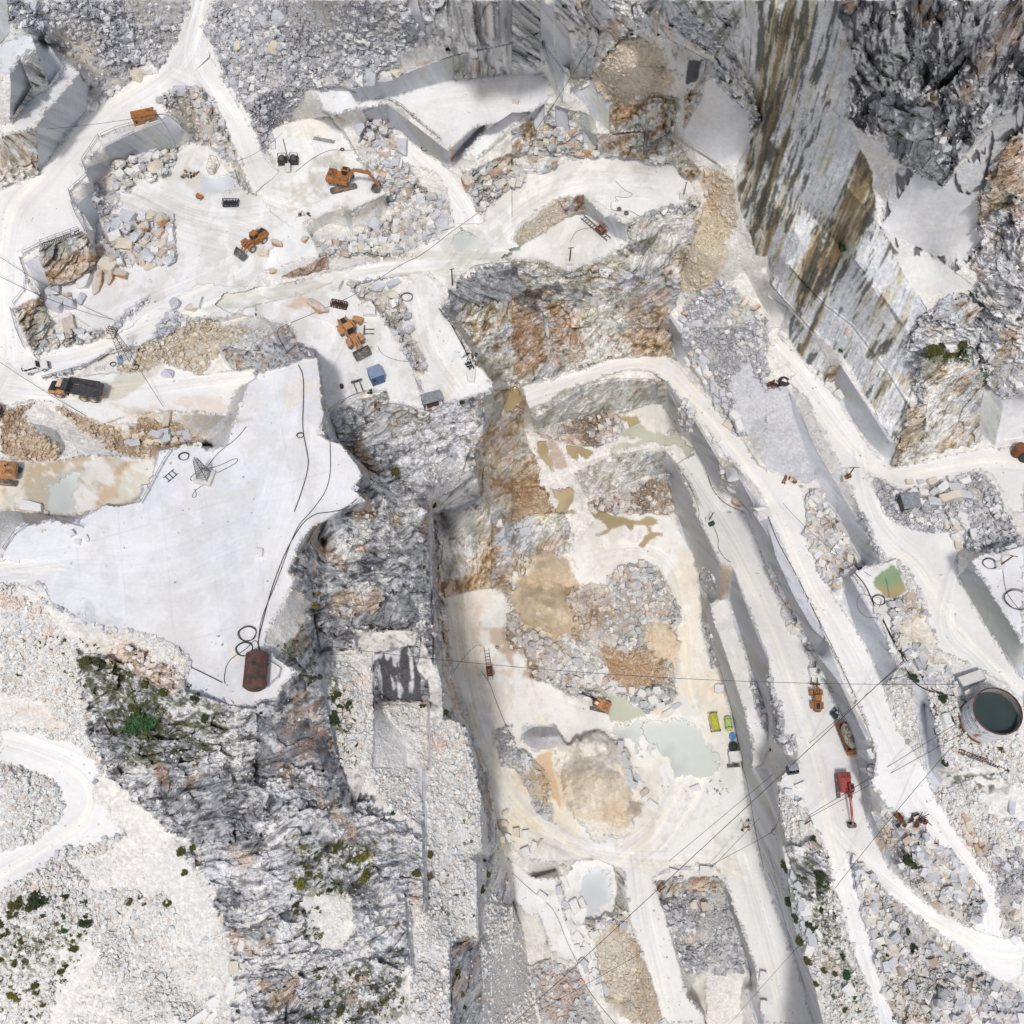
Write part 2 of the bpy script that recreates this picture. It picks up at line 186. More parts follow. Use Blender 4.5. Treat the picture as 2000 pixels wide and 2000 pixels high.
 '00:780,1110,91 970,1010,91.5 1310,875,92.5 1390,980,90','00:850,1240,83 1000,1200,82.5 1330,1120,83','00:640,1260,90 680,1380,89','00:710,1390,82.5 860,1290,82.5','00:590,1560,88.5 700,1730,88','00:780,1560,82.5 720,1700,82.5','00:1500,680,94 1520,800,91 1700,1100,86','00:1400,800,90 1500,1000,84','00:1850,1500,84 1650,1480,83.5',
 '10:10,900,91 200,700,97 430,680,100','10:500,840,97 560,870,89','10:600,860,92 850,1300,86.5','10:820,840,97 980,780,99 1000,930,90','10:1150,900,98.5 1455,1140,98','10:1050,1000,90 1450,1270,88.6','10:850,950,87 1050,1250,87 960,1400,85','10:1000,1480,80 1020,1680,79 740,1800,79 700,1720,79.5 540,1690,80 400,1790,81','10:480,1932,81 1100,1932,80.5','10:1160,1400,85 1220,1520,82 1480,1600,82','11:280,150,81.8 540,100,81.6','11:530,20,83 200,160,82.5',
 '10:1480,1200,88.5 1850,800,96','10:1470,1250,88.5','10:1560,1300,88 1660,1420,86.5 1932,1290,87.5','10:1560,1190,91.5 1690,1210,90.5 20:0,1000,93 160,900,95',
 '11:660,180,81 790,340,80.3','11:800,300,77 1000,420,76 1130,640,76 1230,870,76.5','11:720,200,81.3 1150,150,82','11:1180,860,78.3 1250,1000,76.5',
 '11:1400,390,80 1650,760,78.5 1790,960,77.5','11:1500,180,80.5 1932,90,81.5','11:1500,450,70 1800,850,62 1900,960,50','11:1932,300,70','21:0,400,66',
]
# rises (x, y, half-width, half-depth, turn, metres) in photo units
HEAPS = [(1060,1110,60,38,0.2,5),(1070,1185,95,50,0.3,8),(1240,1140,48,48,0,6),(1200,1240,80,50,0.4,5),(1050,1275,75,35,0.4,5),(1230,1300,55,38,.3,3),(1290,1225,50,60,0,4),
 (1060,1440,38,22,0,6),(1170,1520,75,95,0.1,9),(1130,1440,60,35,0.2,6),(1240,1590,30,26,0,3),(1010,1500,40,70,-.3,3),(1310,1360,22,14,0,1.5),
 (955,1025,50,30,0,5),(1180,828,40,12,-.3,3),(1120,835,45,14,-.1,2.5),(1230,950,60,20,-.2,3),(990,960,30,22,0,3),(1290,1350,40,20,0,1.2),
 (1490,880,45,80,.4,1.5),(1560,1050,30,40,.3,3),(1230,130,60,60,0,6),(1380,500,60,80,-.3,6),(80,860,45,30,0.4,4),(290,850,60,16,.3,2),(1790,1690,50,45,0,3)]
# ---------------------------------------------------------------- kinds of ground under and between the surfaces
BG = [
 ('screew',30,'02:0,540 500,760 1450,1050 1500,1400 1000,1932 03:1400,300 1800,800 1932,1932 0,1932'),
 ('rockd',14,'02:600,1000 1000,1000 1450,1300 1932,1470 1932,1932 03:1932,900 1500,600 1250,470 1000,250 780,0 02:780,1932 680,1700 600,1350'),
 ('rockd',4,'11:460,760 560,1170 1000,1010 1280,1180 1790,1000 1720,1140 1740,1420 1690,1800 1690,1932 12:1370,0 1350,700 1430,1400 1300,1480 880,1500 660,1932 0,1932 0,1440 430,700 200,500 560,0 11:600,1932 800,1700 500,1400'),
 ('rockw',20,'11:1000,1060 1280,1180 1790,1000 1720,1140 1740,1420 1690,1800 1690,1932 12:1330,0 1280,120 1000,50 700,0 11:900,1932 1180,1600 700,1500 900,1250'),
 ('rockd',16,'13:0,0 700,0 860,300 760,380 300,700 0,900 03:1750,700 1500,500 1300,300 1500,0'),
 ('rockw',24,'13:300,300 760,300 1250,500 1280,1100 1150,1450 900,1932 0,1932 03:1760,1932 1850,1500 1700,1250 1620,950 1400,640 1500,560 13:0,500'),
 ('rockd',16,'13:0,1700 300,1650 400,1932 0,1932'),('rockd',12,'13:350,1480 600,1450 400,1600 320,1550'),('rockd',8,'13:920,1420 1150,1340 1170,1490 920,1480'),
 ('slabw',2,'12:740,920 1090,890 1230,910 1190,1010 1100,1020 900,1070 880,1150 750,1030 500,1080 870,1932 13:640,0 750,280 860,0'),
 ('screew',2,'12:500,1080 880,1070 880,1932 620,1932 540,1350'),('slabw',2,'12:900,1430 1290,1450 1290,1932 1130,1700'),('screew',2,'12:960,1460 1290,1450 1310,1932 1130,1720'),
 ('screew',1,'12:1310,1480 1420,1430 1570,1600 1660,1932 13:1710,400 1700,700 1670,1290 1470,1300 1465,1932 1170,1932 1160,1500 1120,950 1280,1090 1290,250 12:1320,1932'),
 ('screew',2,'13:780,0 1180,0 1260,330 1250,450 1000,300'),
 ('rockd',2,'12:1410,1560 1580,1600 1660,1932 13:1700,0 1780,60 1800,330 1850,650 1760,560 1720,300 12:1500,1450'),
 ('rockw',6,'13:1700,650 1800,600 1932,900 1932,1932 1490,1932 1480,1300 1690,1280'),('rockd',3,'13:1475,1300 1670,1270 1650,1360 1480,1450'),
 ('rockd',5,'12:1320,0 1370,0 1370,500 1430,700 1480,1250 1560,1480 1720,1790 13:1740,0 12:1690,1932 1580,1600 1420,1350 1340,1100'),
 ('slabw',2,'12:1240,950 1340,1150 1350,1160 1400,1040 1410,1300 1395,1560 1310,1480 1300,1300 1220,1200'),
 ('blackr',3,'12:890,1070 1000,1060 1150,1010 1230,1200 1250,1430 1000,1420 930,1370'),('greyr',20,'12:1060,520 1220,560 1230,840 1000,900 740,880 720,780 960,700'),('greyr',4,'12:460,900 740,1020 490,1060'),
 ('greyr',16,'12:0,1500 500,1600 600,1932 13:250,0 0,100'),
 # centre rock face
 ('rust',10,'11:1380,400 1520,190 1932,60 21:0,40 600,60 900,0 1300,0 1400,100 1230,350 1180,440 1290,800 1170,760 700,780 560,850 80,960 0,940 11:1932,960 1800,1000 1700,850 1450,500'),
 ('greyr',12,'11:1450,200 1700,80 1932,40 21:0,60 150,280 0,330 11:1700,370 1500,350'),('rustw',14,'21:540,100 760,150 820,760 560,820 500,500 440,420 600,300'),
 ('rustw',8,'20:900,1640 1250,1560 1400,1480 1500,1700 1400,1932 21:1300,0 1000,160 700,60 560,40 20:860,1840'),
 ('ochre',14,'11:1830,1000 1932,970 21:60,970 120,1130 60,1200 180,1560 200,1700 300,1932 22:400,0 420,350 480,500 300,700 0,800 12:1932,650 1740,580 1420,640 1390,500 1370,0 11:1690,1932 1650,1430'),
 ('rustw',8,'12:1380,0 1640,0 1700,250 1560,520 1390,520'),('rustw',10,'22:0,180 300,60 420,60 470,200 400,320 0,420'),
 ('rustw',4,'21:130,1130 560,950 880,920 1150,930 1170,1100 900,1170 560,1260 170,1340'),('rustw',3,'21:470,1640 780,1490 1165,1470 1180,1700 1000,1660 580,1840'),
 # benches and cliff upper right
 ('rockw',14,'10:1200,0 1932,0 20:220,0 230,560 0,560 10:1932,560 1500,600 1490,420 1290,330'),('rust',8,'10:1480,400 1700,450 1850,560 1740,590 1490,600'),
 ('rockw',8,'20:320,0 820,0 830,280 650,520 440,560 400,540 330,150'),('rockw',10,'20:630,0 850,0 860,250 740,330 640,250'),('rustw',10,'20:420,230 640,210 800,330 600,600 440,700'),
 ('rockw',14,'20:820,0 1720,0 1740,380 1880,900 1800,1200 1500,600 1560,400 1130,280 860,260'),('scree',5,'20:1170,180 1300,60 1420,120 1480,210 1660,200 1560,400 1540,420'),
 ('slabw',4,'20:1140,270 1520,480 1490,560 1320,700 1260,640 1160,420'),('blackr',3,'20:1330,455 1465,450 1440,610 1310,640'),
 ('dirtp',10,'20:860,270 1110,330 1240,640 1170,750 960,790 740,790 640,700 600,580 680,450'),
 ('rust',4,'20:740,795 960,785 1060,740 1250,740 1220,1000 740,1000'),('rust',4,'20:640,1000 760,1020 1000,1000 1160,1000 1420,1290 1330,1390 1180,1225 820,1195 640,1150'),
 ('rust',4,'20:1300,740 1450,590 1480,740 1430,920 1300,970'),('rust',3,'20:0,1170 0,990 170,870 180,960 160,1130'),('rustw',3,'20:240,780 340,800 450,830 520,830 540,1080 440,1050 330,960 240,940'),
 ('rust',3,'10:1560,1310 1932,1150 1932,1270 1680,1420 1600,1400'),('dirtp',6,'20:130,1050 250,920 420,1010 440,1120 250,1140'),
 ('marble',1,'20:1300,975 1440,720 1450,620 1500,590 1790,880 1785,1220 1600,1250 1340,1080'),
 ('cliff',4,'20:1700,0 1770,0 30:0,0 620,0 600,900 780,1300 840,1720 1000,1932 31:950,0 1250,480 1140,800 1020,600 1150,800 1060,1150 950,1420 560,760 320,560 0,190 30:0,1932 20:1932,1932 1850,1932 1700,1500 1700,1250 1880,900 1730,330'),
 ('rockd',8,'30:560,0 1932,0 1932,720 1500,1130 1330,1410 1000,1240 860,1100 600,900 640,500 540,100'),('greyr',20,'30:700,750 1000,700 1300,850 1400,1150 1320,1400 1000,1230 850,950'),('blackr',4,'30:1170,720 1450,480 1500,420 1400,610 1250,690'),
 ('crackw',6,'30:1330,1410 1932,720 1932,1100 1600,1550 1600,1932 31:1560,0 1200,300 1000,0 30:850,1720 960,1300 1050,1270'),
 ('marble',3,'30:1080,1340 1320,1410 1600,1500 1600,1932 1250,1932 860,1710'),('marble',2,'31:960,0 1260,0 1580,250 1200,300 1080,240'),
 ('rockw',16,'30:1600,1500 1932,1050 1932,1932 1560,1932 31:1600,0 1932,0 1932,800 1600,1200 1150,1130 1050,700 1200,420 1560,250'),
 ('rust',14,'30:1680,1250 1932,950 1932,1500 1750,1600 1650,1500'),('rustw',14,'31:1380,300 1650,350 1560,520 1200,480'),('rustw',10,'31:1150,700 1560,800 1650,900 1600,1400 950,1590 960,1540 1040,1150 1180,1150 1190,1370'),
 ('rust',6,'31:1050,1150 1200,1140 1180,1400 950,1590 930,1540 1000,1400'),('rustw',8,'31:1200,1350 1600,1080 1610,1370 1250,1480 960,1600 1100,1450'),('scree',8,'31:1700,800 1932,800 1932,1100 1780,1080 1690,950'),
 ('marble',6,'31:1780,1080 1932,1040 1932,1420 1700,1440 1730,1200'),('rust',6,'31:1670,830 1830,600 1880,620 1750,860'),
 ('marble',2,'31:0,260 150,380 130,560 0,500'),('cliff',2,'31:150,390 330,580 480,830 420,940 310,850 160,630'),('rust',3,'31:430,940 460,830 550,825 500,960'),
 # gravel and dirt
 ('scree',8,'21:1290,350 1500,100 1932,500 1932,1500 1700,1330 1350,760 1290,560'),('dirtp',16,'20:1400,1250 1640,1280 1700,1700 1600,1932 21:1550,200 1280,330 1300,0 1200,60 20:1350,1850 1480,1500'),
 ('gravel',10,'21:1660,900 1780,760 1932,1060 1932,1600 1800,1450 1680,1200'),('gravel',4,'31:0,980 150,1000 280,1250 360,1680 300,1720 100,1640 0,1600'),
 ('screeb',8,'32:300,0 510,0 620,250 700,420 600,460 500,620 380,420 290,180'),('screeb',8,'31:310,1800 380,1740 500,1932 300,1932'),
 ('scree',10,'31:750,1630 1000,1780 1300,1715 1600,1640 1690,1700 1800,1932 32:1932,260 1700,300 1520,300 1430,200 1050,130 900,0 31:860,1932'),
 ('screeb',10,'32:950,650 1100,600 1200,720 1160,850 1130,1000 1400,1250 1500,1350 1932,1800 1932,1932 1330,1932 1200,1500 960,1200 900,900'),
 ('screew',10,'32:860,1330 1080,1310 1130,1600 1150,1800 1050,1720 950,1500'),('rustw',4,'32:870,1310 1020,1170 1160,1230 1080,1310'),('screew',10,'32:1190,1330 1350,1300 1932,1700 1932,1932 1330,1932'),
 ('screew',12,'33:1310,140 1932,0 1932,1300 1790,1290 1760,1100 1600,730 1340,330 1220,170'),('scree',14,'33:1700,700 1932,600 1932,1300 1800,1280 1750,1050'),
 ('screeb',14,'33:850,330 1130,430 1500,780 1630,1050 1610,1250 1300,1120 1000,800 820,520'),('dirtp',6,'33:810,560 860,400 970,470 930,600 860,640'),
 ('screeb',20,'33:620,640 900,950 1250,1230 1500,1420 1800,1640 1932,1700 1932,1932 985,1932 900,1750 700,1000'),('scree',10,'33:800,950 1100,1150 1400,1450 1700,1700 1932,1750 1932,1932 1700,1850 1450,1500 1100,1350'),
 ('screew',6,'33:60,120 300,300 450,700 560,1100 650,1400 820,1932 420,1932 330,1600 200,1150 130,600'),('rockw',8,'33:130,600 330,560 430,620 480,850 430,1000 250,1000 200,850'),
 ('scree',6,'23:1110,970 1300,930 1610,930 1690,1200 1800,1540 1600,1560 1300,1560'),('rust',5,'23:1060,850 1200,830 1560,830 1610,870 1600,950 1400,900 1150,980'),
 ('ochs',10,'23:620,1300 760,1150 860,1200 960,1350 1060,1600 1150,1932 900,1932 740,1760'),('scree',6,'23:0,1500 300,1480 480,1500 700,1932 220,1932 130,1500'),('rust',3,'23:130,1500 290,1440 280,1480 140,1560'),
 ('screew',3,'13:1932,1050 23:0,1000 60,1200 200,1932 13:1700,1932 1700,900'),
 ('rustw',3,'23:370,810 340,740 480,670 660,680 800,760 860,900 860,1080 760,1120 740,1000 790,900 740,760 640,700 460,710'),
 # left side
('rust',3,'00:300,1860 650,1765 735,1932 01:740,85 600,160 385,240 300,60'),('rust',3,'01:100,390 320,310 385,500 255,745 180,620'),
 ('rustw',6,'00:0,1040 275,960 285,1310 150,1370 0,1410'),('scree',10,'00:80,0 1440,0 1350,200 1340,330 1180,520 900,680 700,830 600,540 500,490 340,290 150,240 60,200'),('greys',24,'00:60,0 400,0 350,250 250,270 60,200'),('greys',30,'00:850,100 1200,300 1200,500 850,520 700,200'),
 ('scree',8,'00:1640,0 10:1130,0 1290,330 1090,420 1100,500 750,640 400,680 200,960 60,1180 0,1000 00:1540,230'),('rockw',3,'00:90,580 270,380 370,640 240,680 330,840 240,950 80,910 230,660'),
 ('screeb',6,'00:1190,740 1330,660 1500,660 1700,950 1932,1480 1750,1480 1700,1330 1640,1130 1440,1050 1380,980 1290,870'),
 ('greys',6,'10:30,700 240,690 250,800 160,930 80,1050 30,900'),('screeb',6,'10:830,920 1000,920 1060,1080 1180,1350 1450,1600 1500,1700 1300,1800 1100,1932 450,1932 420,1830 720,1800 1000,1650 990,1460 850,1300 760,1080'),
 ('screeb',6,'10:1560,1320 1700,1390 1932,1250 20:170,1160 60,1380 10:1740,1550 1700,1640 1640,1500'),
 ('ochs',8,'20:350,1500 540,1470 530,1600 300,1800 60,1860 0,1800 60,1700'),('rust',4,'20:350,1500 545,1465 545,1590 430,1650 400,1600'),
 ('screeb',5,'11:790,320 870,340 920,420 1180,850 1280,850 1180,640 1150,480 1090,300 1000,270 720,210'),('scree',4,'11:1250,60 1180,140 720,210 700,195 1100,90'),
 ('dirtr',10,'01:0,1200 250,1110 160,1200 480,1500 300,1560 0,1500'),('dirtr',12,'01:370,1110 650,1190 940,1330 1050,1200 1400,1280 1520,1400 1430,1450 1200,1470 1160,1540 900,1500 700,1380'),
 ('rust',4,'01:1660,690 1830,690 1920,760 1900,920 1800,950'),('screew',8,'01:1700,560 1932,520 11:100,560 200,750 0,860 01:1900,700 1680,690'),
 ('ochs',14,'01:1020,700 1400,480 1932,560 1650,720 1500,900 1200,860 1050,880 900,1100 800,1000 860,900'),
 ('rust',3,'11:190,155 530,0 545,100 300,150'),('rockw',4,'01:1932,920 1800,960 1760,860 1932,640 11:240,520 300,660 450,700 460,770 150,850'),
 ('pit',4,'01:1240,870 1700,900 1720,960 1500,1000 1000,1100 950,1080'),
]
WALLS = [

 '00:600,545 680,680 650,860 290,1315 275,960 330,840 370,830','00:270,375 345,285 395,380 470,490 370,640','00:75,560 150,440 240,660 80,905','00:780,1095 960,1010 1290,870 1400,990 1330,1130 1000,1220 850,1250',
 '00:660,1270 830,1200 850,1290 700,1380','00:570,1550 690,1440 770,1600 710,1740 690,1720','01:190,50 290,0 380,235 310,255','00:0,0 55,0 75,240 0,330',
 '10:640,680 760,650 1100,550 1490,415 1500,600 1320,640 960,745 760,790 640,780','10:800,820 980,780 980,915 850,930','10:980,780 1150,910 1460,1140 1460,1285 1150,1060 985,920','10:1510,1100 1850,770 1930,740 1700,1010 1560,1180 1500,1230',
 '10:645,1550 720,1595 740,1800 700,1725','10:1130,0 1220,0 1300,300 1290,350','10:1030,400 1090,420 1110,530 1060,440',
 '20:215,0 320,60 320,380 395,540 380,770 215,330','20:330,130 430,250 440,530 330,460','20:465,700 590,640 590,560 640,680 740,760 740,990 600,880 560,790','20:140,830 245,780 240,940 175,980','20:330,800 420,830 440,1050 330,930','20:515,840 625,890 650,1160 540,1070',
 '20:540,1470 850,1690 870,1840 750,1800 620,1650 560,1600','20:1000,1000 1020,1010 1020,1170 990,1170',
 '21:1178,430 1290,560 1325,740 1300,840 1220,760','21:1163,960 1285,1160 1275,1350 1190,1210','21:1350,1175 1600,1560 1570,1790 1400,1515 1335,1330','21:1690,1620 1850,1850 1932,1932 22:1850,0 1870,80 1815,180 1750,0 21:1740,1900 1650,1800',
 '22:1860,70 1932,50 32:60,155 200,450 440,950 350,1065 200,805 0,425 22:1860,300 1810,175','32:350,1065 440,950 560,1280 770,1700 760,1800 640,1800 480,1405','33:510,0 655,0 755,50 785,160 745,350 690,300 640,60','32:620,1932 700,1850 790,1932','33:770,330 860,400 860,520 800,520','33:880,600 930,650 920,780 870,650',
 '21:1165,1468 1330,1770 1430,1932 22:1385,0 1470,160 1575,400 1560,665 1400,405 1260,135 1235,0 21:1225,1932 1165,1700','21:1050,980 1095,960 1095,1100 1065,1090',
 '22:1665,405 1932,1085 32:0,1195 60,1480 115,1695 0,1690 22:1932,1575 1690,885 1640,670','22:1435,590 1490,695 1600,1040 1680,1280 1750,1500 1810,1750 1830,1932 1740,1932 1640,1480 1550,1200 1500,900','22:1670,1380 1700,1310 1850,1932 1760,1932',
 '23:1740,0 1932,0 33:60,120 110,450 190,900 260,1300 420,1932 330,1932 250,1600 100,1250 0,900 23:1860,600','31:540,825 955,1410 970,1460 930,1575 780,1415 560,1135 495,940','31:160,1010 370,1480 640,1932 32:735,110 855,380 730,425 600,210 505,0 31:480,1932 365,1690 200,1235','31:1640,960 1785,1080 1710,1430 1600,1340 1600,1150',
 '32:620,462 780,750 930,1000 968,1190 880,1315 650,865 560,645','32:1540,372 1700,645 1932,1005 1932,1275 1700,955 1430,495','32:1085,1295 1160,1240 1190,1330 1280,1650 1345,1932 1200,1932 1110,1500','33:1190,0 1240,0 1320,100 1280,190 1225,175','32:950,380 970,370 1190,700 1130,700 1020,560',
 '23:1600,825 1700,1075 1845,1500 1805,1580 1700,1260 1600,935','23:1780,1640 1900,1932 1850,1932 1760,1700','11:478,860 520,1150 600,1320 620,1385 560,1400 500,1250','21:230,430 275,480 285,630 255,600','11:1710,980 1790,960 1800,1110 1740,1120',
 '12:880,1070 895,1070 890,1932 872,1932','12:410,780 440,780 560,1400 650,1932 630,1932 480,1200','12:1300,0 1320,0 1345,1160 1335,1160','13:1660,680 1680,700 1682,1290 1670,1290','13:1455,1290 1468,1290 1468,1932 1456,1932','13:1255,0 1280,0 1275,1095 1262,1095','13:1120,940 1135,960 1175,1490 1160,1490',
]
